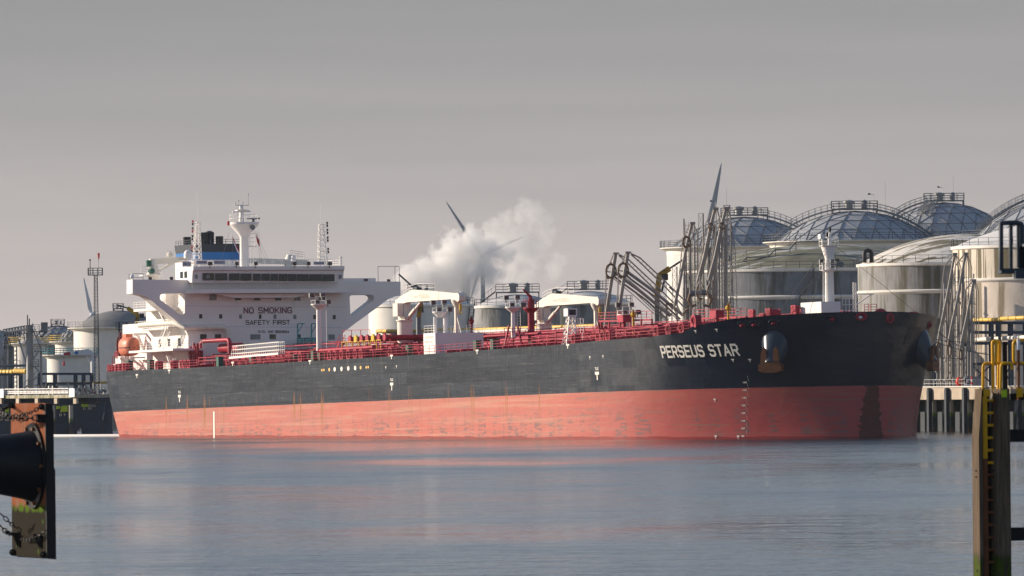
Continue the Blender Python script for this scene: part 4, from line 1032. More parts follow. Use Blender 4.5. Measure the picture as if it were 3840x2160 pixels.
# ---- floodlight posts
def lamp_post(px, py_b, py_p, y, nl=3, w=0.42, pw=2.3, legs=False, double=False):
    a = S(px, py_b, y); c = S(px + 1, py_p, y); x = a.x
    mb = MB()
    for d in ((-0.75, 0.75) if double else (0,)):
        mb.cyl((x, y + d, a.z - 0.4), (x, y + d, c.z - 0.6), w * (0.7 if double else 1), w * (0.6 if double else 0.8), 12)
    mb.lathe([(w * 0.8, -0.7), (pw / 2, 0), (pw / 2, 0.15), (0.1, 0.15)], (x, y, c.z), 12)
    o = mb.build('floodlight_post', 'white', SHIP, smooth=35)
    n = 8
    MB().rail([(x + pw / 2 * math.cos(2 * math.pi * k / n), y + pw / 2 * math.sin(2 * math.pi * k / n), c.z + 0.1) for k in range(n + 1)], 1.1, 3, 0.035, 2).build('post_railing', 'white', o)
    MB().ladder((x + 0.2, y + w + 0.45, a.z), (x + 0.2, y + w + 0.45, c.z), (0, 1, 0), 0.5, 0.04).build('post_ladder', 'white', o)
    for k in range(nl):
        yy = y + (k / (nl - 1) - 0.5) * pw * 1.15 if nl > 1 else y
        floodlight(x + 0.4, yy, c.z + (1.1 if k % 2 == 0 else 0.1), o, 1.25)
    if legs:
        mb = MB()
        for d in (-1.6, 1.6): mb.bar((x, y + d, 21.6), (x, y + d * 0.4, a.z + 1.3), 0.22).bar((x - 2, y + d * 0.5, 21.6), (x, y, a.z + 0.8), 0.2)
        mb.bar((x, y - 1.6, 21.9), (x, y + 0.7, a.z), 0.12).rail([(x + 1, y - 1.8, 24.0), (x + 1, y + 1.8, 24.0)], 1.0, 1.2, 0.05, 2)
        mb.build('post_leg', 'red', o)
    return o
lamp_post(1197, 1312, 1143, -16.5, 4, 0.42, 2.3)
lamp_post(1651, 1262, 1172, -17.5, 4, 0.4, 2.2, double=True)
lamp_post(1925, 1255, 1154, -12, 4, 0.34, 2.2, legs=True)
lamp_post(2350, 1235, 1182, -4, 4, 0.4, 2.6)
# ---- red fire-monitor tower
a, c = S(1993, 1275, -8), S(1993, 1157, -8)
o = MB().cyl((a.x, -8, 21.8), (a.x, -8, c.z + 1.3), 0.48, n=14).lathe([(0.5, -0.6), (1.1, 0), (1.1, 0.12), (0.2, 0.12)], (a.x, -8, c.z), 12).build('monitor_tower', 'red', SHIP, smooth=35)
n = 8
MB().rail([(a.x + 1.05 * math.cos(2 * math.pi * (k + .5) / n), -8 + 1.05 * math.sin(2 * math.pi * (k + .5) / n), c.z + 0.1) for k in range(n + 1)], 1.1, 3, 0.05, 2).ladder((a.x, -6.9, 22), (a.x, -6.9, c.z), (0, 1, 0), 0.5, 0.045).build('tower_railing', 'red', o)
MB().tube([(a.x, -8, c.z + 1.2), (a.x, -8.1, c.z + 1.7), (a.x, -8.6, c.z + 2.2), (a.x, -9.2, c.z + 2.7)], [0.3, 0.25, 0.16, 0.1], 8).build('fire_monitor', 'red', o, smooth=40)
# ---- white frame tower with a hooded lamp box
a, c = S(2134, 1284, -20.0), S(2134, 1186, -20.0)
o = MB().lattice((a.x, -20.0, 21.7), (c.x, -19.7, c.z), 1.5, 0.9, 5, 0.09, u=(0, 1, 0)).build('frame_tower', 'white', SHIP)
MB().mm((c.x - 0.9, -20.4, c.z), (c.x + 0.45, -19.0, c.z + 1.05)).build('lamp_box', 'white', o)
MB().mm((c.x + 0.46, -20.2, c.z + 0.15), (c.x + 0.48, -19.2, c.z + 0.9)).build('box_opening', 'black', o)
MB().rail([(c.x, -18.7, c.z - 2.2), (c.x, -17.9, c.z - 2.2), (c.x - 1, -17.9, c.z - 2.2)], 1.9, 1, 0.05, 3).ladder((c.x, -18.3, 22), (c.x, -18.3, c.z - 2.2), (0, 1, 0), 0.5, 0.04).build('tower_ladder', 'white', o)
# ---- the two hose cranes amidships
def hose_crane(dx, y):
    def C(px, py): return S(px + dx, py + (14 if dx else 0), y)
    a = C(1515, 1251); x = C(1518, 1200).x
    zt_ = C(1515, 1202).z
    o = MB().lathe([(1.12, -3.5), (1.12, 0), (1.12, zt_ - a.z - 0.15), (1.3, zt_ - a.z - 0.1), (1.3, zt_ - a.z + 0.1), (0.4, zt_ - a.z + 0.1)], (x, y, a.z), 20).build('hose_crane', 'offwhite', SHIP, smooth=35)
    p = C(1503, 1138), C(1535, 1138)
    hx = 1.05
    zj = C(1515, 1138).z
    MB().prism([(x - 1.2, zt_), (x + 1.3, zt_), (x + 1.1, zj), (x - 1.6, zj)], 1, y - 0.55, y + 0.55).mm((x - 0.9, y - 1.5, zt_ + 0.6), (x + 0.9, y - 0.58, zt_ + 2.5)).build('crane_column', 'offwhite', o)
    prof = [C(1494, 1140), C(1494, 1127), C(1520, 1107), C(1545, 1093), C(1558, 1086), C(1640, 1092), C(1722, 1100), C(1729, 1098), C(1734, 1108), C(1733, 1127), C(1727, 1132), C(1720, 1126), C(1700, 1122), C(1620, 1128), C(1540, 1133), C(1512, 1140)]
    J = MB().prism([(q.x, q.z) for q in prof], 1, y - 0.5, y + 0.5).build('crane_jib', 'offwhite', o)
    u, v = C(1579, 1133), C(1529, 1194)
    MB().cyl(v, v.lerp(u, 0.6), 0.3, n=10).cyl(v.lerp(u, 0.6), u, 0.2, n=10).build('hydraulic_ram', 'offwhite', o, smooth=40)
    mb = MB().cyl(C(1550, 1082), C(1550, 1082) + Vector((0.4, 0.6, 0)), 0.5, n=12).mm((C(1560, 1080).x, y - 0.4, C(1560, 1086).z), (C(1572, 1080).x, y + 0.4, C(1560, 1076).z))
    mb.build('jib_winch', 'dark', o)
    mb = MB().rail([C(1512, 1110), C(1530, 1098), C(1568, 1088), C(1630, 1090)], 0.95, 1.8, 0.03, 2); mb.build('jib_railing', 'white', J)
    for t, q, s in (('SWL 15T R 21m', C(1600, 1107), 0.34), ('SWL 4T PERSONNEL LIFTING', C(1606, 1115), 0.30), ('MASADA', C(1572, 1113), 0.36)):
        mb = MB(); text_on(mb, t, s, lambda m, n_: (q.x + m, y - 0.55, q.z + n_), 0.0, 1.0, wid=(1.6 if t == 'MASADA' else 3.6)); mb.build('jib_lettering', 'fadedred', J, uvfix=False)
    r = C(1711, 1123)
    mb = MB().bar((r.x, y, 21.8), r, 0.42, 0.5).bar((r.x - 2.2, y, 21.8), (r.x - 0.1, y, r.z - 2.2), 0.16).bar((r.x + 3.6, y, 21.8), (r.x + 0.1, y, r.z - 2.2), 0.16).lathe([(0.25, -1.2), (0.75, -0.25), (0.75, 0), (0.1, 0)], r, 10)
    mb.build('jib_rest', 'offwhite', o, smooth=35)
    k = C(1727, 1150)
    MB().cyl(C(1728, 1130), k, 0.05).cyl(k - Vector((0, 0, 0.5)), k + Vector((0, 0, 0.35)), 0.22, n=8).ring(k - Vector((0, 0, 0.8)), 0.22, 0.08, (1, 0, 0), 10, 5).build('cargo_hook', 'yellow', o)
    return o
hose_crane(0, -10.5); hose_crane(523, 11.0)
# ---- bow: foremast, box, winches, derrick post
XB = 236.0
def BP(px, py, x=XB): return SX(px, py, x)
a, c, top = BP(3112, 1176), BP(3113, 925), BP(3118, 855)
o = MB().lathe([(0.70, -0.8), (0.66, 0), (0.54, c.z - a.z - 1.6), (1.05, c.z - a.z), (1.05, c.z - a.z + 0.12), (0.2, c.z - a.z + 0.12)], (XB, a.y, a.z), 20).build('foremast', 'white', SHIP, smooth=35)
MB().cyl((XB, a.y + 0.1, c.z), (XB, a.y + 0.2, top.z - 0.6), 0.25, 0.16).mm((XB - .2, a.y - .3, top.z - 1.3), (XB + .2, a.y + .5, top.z - 1.15)).build('mast_post', 'white', o, smooth=40)
for dy, dz_ in ((0.15, 0), (-0.25, -0.7)): MB().cyl((XB + 0.1, a.y + dy, top.z - 0.5 + dz_), (XB + 0.1, a.y + dy, top.z + 0.1 + dz_), 0.16, n=10).build('navigation_lamp', 'black', o)
n = 8
for zc, rr_ in ((c.z + 0.1, 1.25), (BP(3112, 1013).z, 1.25)):
    mb = MB().rail([(XB + rr_ * math.cos(2 * math.pi * (k + .5) / n), a.y + rr_ * math.sin(2 * math.pi * (k + .5) / n), zc) for k in range(n + 1)], 1.15, 3, 0.045, 2)
    mb.lathe([(0.5, -0.25), (rr_, -0.05), (rr_, 0.05), (0.5, 0.05)], (XB, a.y, zc), 12); mb.build('mast_platform', 'white', o)
for px, py in ((3119, 985), (3139, 982), (3078, 985), (3119, 1002)):
    p = BP(px, py, XB + 0.9); floodlight(XB + 0.9, p.y, p.z, o, 0.85)
p = BP(3077, 890); MB().mm((XB - .3, p.y - .25, p.z - .2), (XB + .5, p.y + .3, p.z + .4)).build('mast_lamp', 'white', o)
p = BP(3150, 992, XB + 1.2); MB().cyl((XB, p.y, p.z), (XB + 1.6, p.y, p.z), 0.25, 0.36, 14).build('fog_horn', 'midgrey', o)
MB().ladder((XB + 0.4, a.y - 0.95, a.z), (XB + 0.4, a.y - 0.85, BP(3112, 1013).z), (0, 1, 0), 0.4, 0.05, 0.9).build('mast_ladder', 'white', o)
p0, p1, p2 = S(3009, 1178, -3), S(3080, 1178, -3), S(3080, 1131, -3)
MB().mm((p1.x - 6.2, -3.0, 22.9), (p1.x, -0.2, p2.z)).build('bosun_store', 'white', SHIP)
mb = MB()
for px0, py0, px1, py1 in ((3100, 925, 2925, 1165), (3100, 925, 3036, 1176), (3135, 925, 3440, 1176), (3128, 930, 3161, 1160), (3098, 1010, 3000, 1100)):
    mb.cyl(BP(px0, py0), BP(px1, py1, 238), 0.03, n=4)
mb.build('mast_stay', 'rope', o)
a = S(3206, 1172, 3)
MB().lattice((a.x, 3, 23), (a.x, 3, S(3206, 1060, 3).z), 0.4, 0.35, 10, 0.05, u=(0, 1, 0)).bar((a.x, 3, S(3206, 1103, 3).z), (a.x, 5.8, S(3206, 1103, 3).z), 0.14).bar((a.x, 3.2, S(3206, 1143, 3).z), (a.x, 5.4, S(3206, 1104, 3).z), 0.14).rail([(a.x, 1.2, 24.6), (a.x, 2.7, 24.6)], 2.3, 0.5, 0.06, 3).build('store_derrick', 'white', SHIP)
for px, w, h in ((3131, 25, 16), (3173, 28, 16), (2988, 16, 34), (2826, 10, 30), (2905, 42, 34), (3020, 10, 20), (2866, 9, 16)):
    p0, p1 = BP(px - w / 2, 1178, 234), BP(px + w / 2, 1178 - h, 234)
    z0 = 23.0; z1 = p1.z if px > 2950 else BP(px, 1190 - h, 234).z
    yc, rw = (p0.y + p1.y) / 2, abs(p1.y - p0.y) / 2
    MB().cyl((233.5, yc - rw, z1 - 0.7), (233.5, yc + rw, z1 - 0.7), 0.65, n=14).mm((232.8, yc - rw, z0), (234.2, yc - rw + 0.2, z1)).mm((232.8, yc + rw - 0.2, z0), (234.2, yc + rw, z1 - 0.1)).cyl((233.5, yc, z0), (233.5, yc, z1 - 0.4), 0.2).build('windlass', 'red', SHIP, smooth=35)
a = BP(3302, 1172, 240); MB().lathe([(0.9, -2), (0.9, -0.2), (0.75, 0.2), (0.4, 0.48), (0.01, 0.55)], (240, a.y, a.z), 16).build('rope_reel', 'red', SHIP, smooth=40)
for q in ((3241, 3258), (3266, 3287)): MB().rail([BP(q[0], 1172, 238), BP(q[1], 1172, 238)], 1.1, 0.9, 0.05, 3).build('hatch_railing', 'red', SHIP)
for px0, px1, py in ((3406, 3446, 1182), (2970, 3002, 1178)):
    u, v = BP(px0, py, 240), BP(px1, py, 240)
    MB().tube([u - Vector((0, 0, 1)), u + Vector((0, 0, 0.1)), u + Vector((0, 0.2, 0.4)), v + Vector((0, -0.2, 0.4)), v + Vector((0, 0, 0.1)), v - Vector((0, 0, 1))], 0.07, 6).bar((u + v) / 2 - Vector((0, 0, 1)), (u + v) / 2 + Vector((0, 0, 0.4)), 0.1).build('guard_hoop', 'red', SHIP)
# high red walkway frames on the fore deck, seen against the tanks
for px0, px1, py, h in ((2245, 2445, 1205, 22), (2600, 2800, 1195, 32)):
    u, v = S(px0, py, -3), S(px1, py - 6, -3)
    mb = MB().rail([u, v], 1.2, 1.8, 0.05, 3).bar(u, v, 0.3, 0.25)
    for k in range(6):
        q = u.lerp(v, k / 5); mb.bar((q.x, q.y, 22), q, 0.2)
    mb.bar((u.x - 1, u.y, 22), (u.x + 0.4, u.y, u.z), 0.25).bar((u.x + 3, u.y, 22), (u.x + 0.6, u.y, u.z), 0.2)
    mb.build('foredeck_walkway', 'red', SHIP)
for px, py in ((2340, 1192), (2688, 1175)):
    p = S(px, py, -6); MB().mm((p.x - 1.0, -6.6, p.z - 0.6), (p.x + 1.0, -5.4, p.z + 0.4)).bar((p.x, -6, 21.8), (p.x, -6, p.z), 0.4).build('hose_cabinet', 'red', SHIP)
for px, py in ((2375, 1180), (2731, 1155), (1768, 1205)):
    p = S(px, py, -4); MB().cyl((p.x, -4, 22), (p.x, -4, p.z), 0.16).sphere((p.x, -4, p.z), 0.4, 10).bar((p.x, -4, p.z), (p.x + 0.9, -4.4, p.z + 0.6), 0.25).build('foam_monitor', 'yellow' if px != 1768 else 'red', SHIP)
# ---- mooring openings in the bulwark
def chock(px, py, lit=False, s=1.0):  # lit: sunlight put into the paint, as a white roller in a red ring
    p = hull_at(px, py); x, z = p.x, p.z
    d = (hb(x + 0.5, z) - hb(x - 0.5, z)); nv = Vector((-d, -1, 0)).normalized(); dz_ = (hb(x, z + 0.5) - hb(x, z - 0.5)); nv = (nv + Vector((0, 0, -dz_ * 0.9))).normalized()
    q = Vector((xr(x, z), -hb(x, z), z))
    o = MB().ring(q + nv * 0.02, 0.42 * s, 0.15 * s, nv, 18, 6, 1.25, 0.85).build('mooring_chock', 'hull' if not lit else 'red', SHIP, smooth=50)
    tq = nv.cross(Vector((0, 0, 1))).normalized(); w = tq.cross(nv)
    mb = MB(); n = 16
    mb.add([q + nv * 0.05 + tq * (0.42 * s * 1.2 * math.cos(2 * math.pi * k / n)) + w * (0.42 * s * 0.8 * math.sin(2 * math.pi * k / n)) for k in range(n)], [tuple(range(n))])
    mb.build('chock_opening', 'darkred', o)
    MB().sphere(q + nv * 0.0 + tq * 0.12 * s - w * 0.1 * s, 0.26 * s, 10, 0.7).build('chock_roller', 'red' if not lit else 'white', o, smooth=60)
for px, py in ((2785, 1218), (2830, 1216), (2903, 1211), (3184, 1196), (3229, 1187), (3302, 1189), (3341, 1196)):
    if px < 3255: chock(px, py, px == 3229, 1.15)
def chock_port(px, py):
    best = None
    for k in range(60):                                 # the same on the port bow
        x = 232 + 17 * k / 60
        p = SX(px, py, x); e_ = abs(hb(x, p.z) - p.y)
        if p.y > 0 and (best is None or e_ < best[0]): best = (e_, x, p.z)
    _, x, z = best; q = Vector((xr(x, z), hb(x, z), z)); d = hb(x + 0.5, z) - hb(x - 0.5, z); nv = Vector((-d, 1, -(hb(x, z + .5) - hb(x, z - .5)))).normalized()
    o = MB().ring(q, 0.45, 0.16, nv, 18, 6, 1.2, 0.9).build('mooring_chock', 'red', SHIP, smooth=50)
    MB().sphere(q, 0.36, 10, 0.7).build('chock_roller', 'darkred', o, smooth=60)
for px, py in ((3302, 1189), (3341, 1197), (3487, 1218)): chock_port(px, py)
# ---- anchors in their flared bolsters
def anchor(side, px, py):
    p = hull_at(px, py) if side < 0 else None
    if side < 0: x, z = p.x, p.z
    else:
        x, z = ANC[0], ANC[1]
    y = side * hb(x, z); d = hb(x + 0.7, z) - hb(x - 0.7, z)
    nh = Vector((-d / 1.4, side, 0)).normalized()
    q = Vector((xr(x, z), y, z))
    top = q - nh * 1.6 + Vector((0, 0, 0.55)); bot = q + nh * 1.0 + Vector((0, 0, -3.1))
    tq = nh.cross(Vector((0, 0, 1))).normalized()
    ax = (bot - top).normalized(); w = tq.cross(ax)
    rings = []; n = 24; mb = MB()
    for t, r in ((0.0, 2.25), (0.25, 2.1), (0.55, 1.65), (0.85, 1.2), (1.0, 1.05), (1.0, 0.8), (0.6, 0.7)):
        cpt = top.lerp(bot, t); rings.append([cpt + tq * (r * math.cos(2 * math.pi * k / n)) + w * (r * math.sin(2 * math.pi * k / n)) for k in range(n)])
    mb.add([v for g_ in rings for v in g_], [(i * n + k, i * n + (k + 1) % n, (i + 1) * n + (k + 1) % n, (i + 1) * n + k) for i in range(len(rings) - 1) for k in range(n)] + [tuple(range(n))])
    mb.build('anchor_bolster', 'bolster', SHIP, smooth=50)
    base = bot + nh * 0.25 + Vector((0, 0, -0.15))
    fw = tq; dn = Vector((0, 0, -1))
    def P(a, b_, c_): return base + fw * a - dn * b_ + nh * c_
    mb = MB()
    mb.prism([(-1.75, -0.55), (-1.75, 0.35), (-1.0, 0.75), (1.0, 0.75), (1.75, 0.35), (1.75, -0.55), (0.9, -0.85), (-0.9, -0.85)], 1, -0.45, 0.45)   # crown
    for s in (-1, 1): mb.prism([(s * 1.45, 0.3), (s * 0.45, 0.3), (s * 0.55, 2.6), (s * 0.95, 3.1), (s * 1.3, 2.3)], 1, 0.05, 0.42)
    mb.prism([(-0.32, 0), (0.32, 0), (0.22, 2.6), (-0.22, 2.6)], 1, -0.3, 0.0)
    mb.v = [P(v.x * .92, v.z * .85, v.y) for v in mb.v]
    mb.build('anchor', 'rust', SHIP)
    return x, z
bm_ = mat('bolster_navy', (0.030, 0.045, 0.065), 0.22, var=0.15); M['bolster'] = bm_
ANC = anchor(-1, 2905, 1283)
anchor(1, 0, 0)
# ---- teal lifting frames and tub in front of the house
mb = MB()
for px in (1116, 1168):
    u, v = FP(px, 1264, 37), FP(px, 1214, 37)
    mb.bar((37, u[0], u[1]), (37, v[0], v[1]), 0.16).bar((37, v[0], v[1]), (37, v[0] + 1.15, v[1]), 0.14).bar((37, u[0] + 0.05, u[1] + 0.7), (37, v[0] + 0.9, v[1]), 0.11)
mb.build('lifting_frame', 'teal', SHIP)
u, v = FP(1120, 1298, 37), FP(1185, 1266, 37)
MB().mm((36.2, u[0], u[1]), (37.4, u[0] + 0.7, v[1])).lathe([(0.5, u[1]), (0.62, v[1])], (37.2, (u[0] + v[0]) / 2, 0), 14).mm((36.2, v[0] - 0.8, u[1]), (37.4, v[0], v[1])).build('storage_tub', 'teal', SHIP)
u, v = FP(985, 1296, 39), FP(1205, 1300, 39)
MB().rail([(39, u[0], u[1]), (39, v[0], v[1])], 1.05, 1.2, 0.03, 3).mm((36, FP(1040, 1300, 39)[0], 21.4), (39, FP(1118, 1300, 39)[0], FP(1040, 1297, 39)[1])).build('front_railing', 'white', SHIP)

# ---- flags on the halyards
def flag(px, py, w, h, mats, label, x=30, droop=0.5):
    p = SX(px, py, x); n = 8
    rows = len(mats)
    th = thing('flag', label, 'flag', (0, 0, 0), matrix=SHIPM @ Matrix.Translation(p))
    for r_, mt in enumerate(mats):
        vs = []; fs = []
        for k in range(n + 1):
            t = k / n; a = 0.18 * math.sin(t * 7) * t
            for e_ in (0, 1):
                f = (r_ + e_) / rows
                vs.append((a, t * w * 0.55 + f * 0.15, -f * h - t * w * droop))
        fs = [(2 * k, 2 * k + 1, 2 * k + 3, 2 * k + 2) for k in range(n)]
        MB().add(vs, fs).build('flag_stripe', mt, th, smooth=80)
flag(872, 886, 1.6, 1.35, ['flagred', 'white', 'flagblue'], 'red white and blue flag hanging left of the white radar mast', droop=1.2)
flag(960, 880, 0.8, 1.2, ['flagred'], 'small dark red flag hanging right of the white radar mast', droop=0.9)

# ---- lifeboat in its davits at the stern
q0, q1 = S(456, 1305, -14.5), S(527, 1305, -14.5)
cx = S(491, 1303, -14.5)
LB = thing('lifeboat', 'orange enclosed lifeboat hanging in white davits at the stern of the tanker', 'lifeboat', (0, 0, 0), matrix=SHIPM @ Matrix.Translation((cx.x, -14.8, cx.z)))
mb = MB(); n = 20; st = []
for x, s in ((-4.1, 0.18), (-3.6, 0.62), (-2.5, 0.9), (-1, 1.0), (1, 1.0), (2.4, 0.92), (3.3, 0.74), (3.9, 0.45), (4.15, 0.15)):
    ring = []
    for k in range(n):
        a = 2 * math.pi * k / n
        yy = math.copysign(abs(math.cos(a)) ** 0.75, math.cos(a)) * 1.38; zz = math.copysign(abs(math.sin(a)) ** 0.8, math.sin(a)) * (1.5 if math.sin(a) > 0 else 1.25)
        ring.append((x, yy * s, zz * (0.45 + 0.55 * s)))
    st.append(ring)
mb.add([v for r_ in st for v in r_], [(i * n + k, i * n + (k + 1) % n, (i + 1) * n + (k + 1) % n, (i + 1) * n + k) for i in range(len(st) - 1) for k in range(n)] + [tuple(range(n)), tuple(range((len(st) - 1) * n, len(st) * n))])
for v in mb.v: v.x *= .62; v.z *= 1.12
mb.build('hull', 'orange', LB, smooth=50)
MB().mm((-1.4, -0.6, 1.4), (0.2, 0.6, 2.1)).build('cockpit', 'orange', LB)
MB().tube([(x * .62, -y * 1.01, -0.05) for x, y in ((-3.9, 0.5), (-2.5, 1.27), (0, 1.42), (2.4, 1.3), (3.6, 0.85), (4.12, 0.1), (3.6, -0.85), (2.4, -1.3))], 0.07, 6).build('grab_line', 'black', LB)
for x in (-1.8, 1.8): MB().cyl((x, 0, 1.3), (x, 0, 1.9), 0.1).cyl((x, 0, -1.2), (x, 0, -1.6), 0.12).build('lifting_hook', 'white', LB)
for x in (-2.2, 2.2):
    X = cx.x + x; Z = cx.z
    MB().bar((X, -11.5, 22), (X, -11.2, 25.0), 0.45).bar((X, -11.3, 24.6), (X, -12.6, Z + 2.1), 0.42).bar((X, -12.6, Z + 2.1), (X, -14.9, Z + 2.0), 0.36).bar((X, -12.9, 22), (X, -15.4, Z - 1.7), 0.34).bar((X, -15.6, Z - 1.65), (X, -13.0, Z - 1.65), 0.22).build('lifeboat_davit', 'white', SHIP)
MB().mm((cx.x - 3.5, -12.6, 21.6), (cx.x + 3.5, -10.8, 23.6)).build('winch_house', 'white', SHIP)
# mooring lines from the bow to the quay
def rope(p, q, sag, label, r=0.05):
    p, q = Vector(p), Vector(q)
    pts = [p.lerp(q, k / 14) - Vector((0, 0, sag * 4 * (k / 14) * (1 - k / 14))) for k in range(15)]
    th = thing('mooring_line', label, 'rope', tuple(p), group='mooring lines at the bow'); MB().tube(pts, r, 5).build('rope', 'rope', th, space='world')
ROPES = [((2839, 1218), (3620, 1345), 'long thin mooring line slung right across the black bow plating'),
         ((3303, 1190), (3640, 1282), 'dark mooring line running from the bow tip to the quay, uppermost of the bundle'),
         ((3345, 1197), (3700, 1325), 'dark mooring line running from the bow tip to the quay, middle of the bundle'),
         ((3489, 1220), (3720, 1330), 'short steep mooring line from the port bow opening to the quay')]
for (a, c, l) in ROPES:
    x0 = 240
    p = SHIPM @ hull_at(*a) if a[0] < 3000 else W(a[0], a[1], 1000.0)
    Yq = 1105
    rope(p - Vector((0, 0.6, 0)), W(c[0], c[1], Yq), 1.0, l)

# ================================================================== TANK FARM
GZ = 6.0
def cap_z(r, R_, H): 
    rad = (R_ * R_ + H * H) / (2 * H); return math.sqrt(max(rad * rad - r * r, 0)) - (rad - H)
def geodesic(R_, H, z0, n=6):
    """cap of flat triangular panels: hexagonal rings of points; returns the panel mesh and the seam bars"""
    pts = {(0, 0): Vector((0, 0, z0 + H))}; rows = [[(0, 0)]]
    for k in range(1, n + 1):
        row = []
        for i in range(6 * k):
            a = 2 * math.pi * i / (6 * k) + 0.26
            r = R_ * math.sin(k / n * math.pi / 2.0 * 0.999) ** 0.93 if False else R_ * k / n
            pts[(k, i)] = Vector((r * math.cos(a), r * math.sin(a), z0 + cap_z(r, R_, H))); row.append((k, i))
        rows.append(row)
    keys = list(pts); idx = {k: i for i, k in enumerate(keys)}; tris = []
    for k in range(1, n + 1):
        for s in range(6):
            for j in range(k):
                o0, o1 = (k, (s * k + j) % (6 * k)), (k, (s * k + j + 1) % (6 * k))
                if k == 1: tris.append(((0, 0), o0, o1)); continue
                i0 = (k - 1, (s * (k - 1) + j) % (6 * (k - 1))); tris.append((i0, o0, o1))
                if j < k - 1: tris.append((i0, o1, (k - 1, (s * (k - 1) + j + 1) % (6 * (k - 1)))))
    a = MB(); a.add([pts[k] for k in keys], [tuple(idx[q] for q in t) for t in tris])
    b = MB(); seen = set()
    for t in tris:
        for u, v in ((t[0], t[1]), (t[1], t[2]), (t[2], t[0])):
            e_ = tuple(sorted((u, v)))
            if e_ not in seen: seen.add(e_); b.bar(pts[u] + Vector((0, 0, 0.03)), pts[v] + Vector((0, 0, 0.03)), 0.12, 0.12)
    return a, b
def ring_rail(R_, z, n, h=1.1, r=0.045, nr=2):
    return MB().rail([(R_ * math.cos(2 * math.pi * k / n), R_ * math.sin(2 * math.pi * k / n), z) for k in range(n + 1)], h, 99, r, nr)
def tank(label, x0, x1, ys, ya, Y, shell='tankgrey', roof='whiteroof', kind='cap', ledges=(), walk=None, shell2=None, split=None, platform=None, group=None, base=None, railm='dark', hidden=False):
    cx = (x0 + x1) / 2; a = W(cx, ys, Y); c = W(cx, ya, Y); R_ = (x1 - x0) / 2 * Y / FPX
    base = GZ - 0.05 if base is None else base
    zs, H = a.z - base, max(0.6, c.z - a.z)
    t = thing('storage_tank', label, 'tank', (a.x, Y, base))
    zsp = None
    if split is not None:
        zsp = W(cx, split, Y).z - base
        MB().lathe([(R_, 0), (R_, zsp)], n=72).build('lower_shell', shell2, t, smooth=30)
        MB().lathe([(R_, zsp), (R_, zs)], n=72).build('shell', shell, t, smooth=30)
    else: MB().lathe([(R_, 0), (R_, zs)], n=72).build('shell', shell, t, smooth=30)
    for py in ledges:
        z = W(cx, py, Y).z - base
        MB().lathe([(R_ - .05, -0.45), (R_ + 0.28, -0.1), (R_ + 0.3, 0.12), (R_ - .05, 0.3)], (0, 0, z), 72, cap=False).build('ledge', 'rim', t, smooth=30)
    Rr = R_ - 0.25
    if kind == 'geo':
        pa_, pb2 = geodesic(Rr * 0.985, H, zs, 5 if R_ > 11 else 4)
        d = pa_.build('dome_roof', roof, t); pb2.build('roof_rib', 'domerib', d)
        MB().lathe([(R_ + 0.02, zs - 0.9), (R_ + 0.06, zs), (Rr * 0.98, zs + 0.05)], n=72, cap=False).build('roof_rim', 'rim', t, smooth=30)
    else:
        n = 14; prof = [(Rr * (1 - k / n) if k < n else 0.01, cap_z(Rr * (1 - k / n), Rr, H)) for k in range(n + 1)]
        MB().lathe([(r, z + zs) for r, z in prof], n=72, cap=False).build('dome_roof', roof, t, smooth=30)
        MB().lathe([(R_ + 0.02, zs - 0.55), (R_ + 0.22, zs - 0.4), (R_ + 0.22, zs), (Rr * 0.98, zs + 0.03)], n=72, cap=False).build('roof_rim', 'rim', t, smooth=30)
    nseg = max(24, int(2 * math.pi * R_ / 2.2))
    if walk:
        MB().lathe([(R_ + 0.02, walk - 0.5), (R_ + 1.25, walk), (R_ + 1.25, walk + 0.15), (R_ + 0.02, walk + 0.15)], (0, 0, zs - 0.0), nseg, cap=False).build('walkway', 'offwhite', t)
        ring_rail(R_ + 1.2, zs + walk + 0.15, nseg, 1.25, 0.05, 3).build('railing', railm, t)
    else: ring_rail(R_ + 0.1, zs, nseg, 1.15, 0.045, 2).build('railing', railm, t)
    if platform:
        pw, ph = platform
        zc = zs + H
        mb = MB().mm((-pw / 2, -1.6, zc + 0.25), (pw / 2, 1.6, zc + 0.45)).rail([(-pw / 2, -1.6, zc + .45), (pw / 2, -1.6, zc + .45), (pw / 2, 1.6, zc + .45), (-pw / 2, 1.6, zc + .45), (-pw / 2, -1.6, zc + .45)], ph, 1.3, 0.05, 3)
        mb.mm((-pw / 2, -1.5, zc - 0.6), (-pw / 2 + .2, 1.5, zc + .25)).mm((pw / 2 - .2, -1.5, zc - 0.6), (pw / 2, 1.5, zc + .25))
        mb.build('roof_platform', 'midgrey', t)
        k_ = min(1, pw / 7)
        MB().lathe([(0.7 * k_, -0.2), (0.7 * k_, 0.9 * k_), (1.0 * k_, 1.0 * k_), (1.0 * k_, 1.4 * k_), (0.1, 1.6 * k_)], (-pw * 0.12, 0, zc + 0.4), 14).build('roof_vent', 'grey', t)
        MB().lathe([(0.45 * k_, -0.2), (0.45 * k_, 1.2 * k_), (0.6 * k_, 1.3 * k_), (0.1, 1.6 * k_)], (pw * 0.22, 0.2, zc + 0.4), 12).build('roof_vent', 'grey', t)
    return t, R_, zs, H
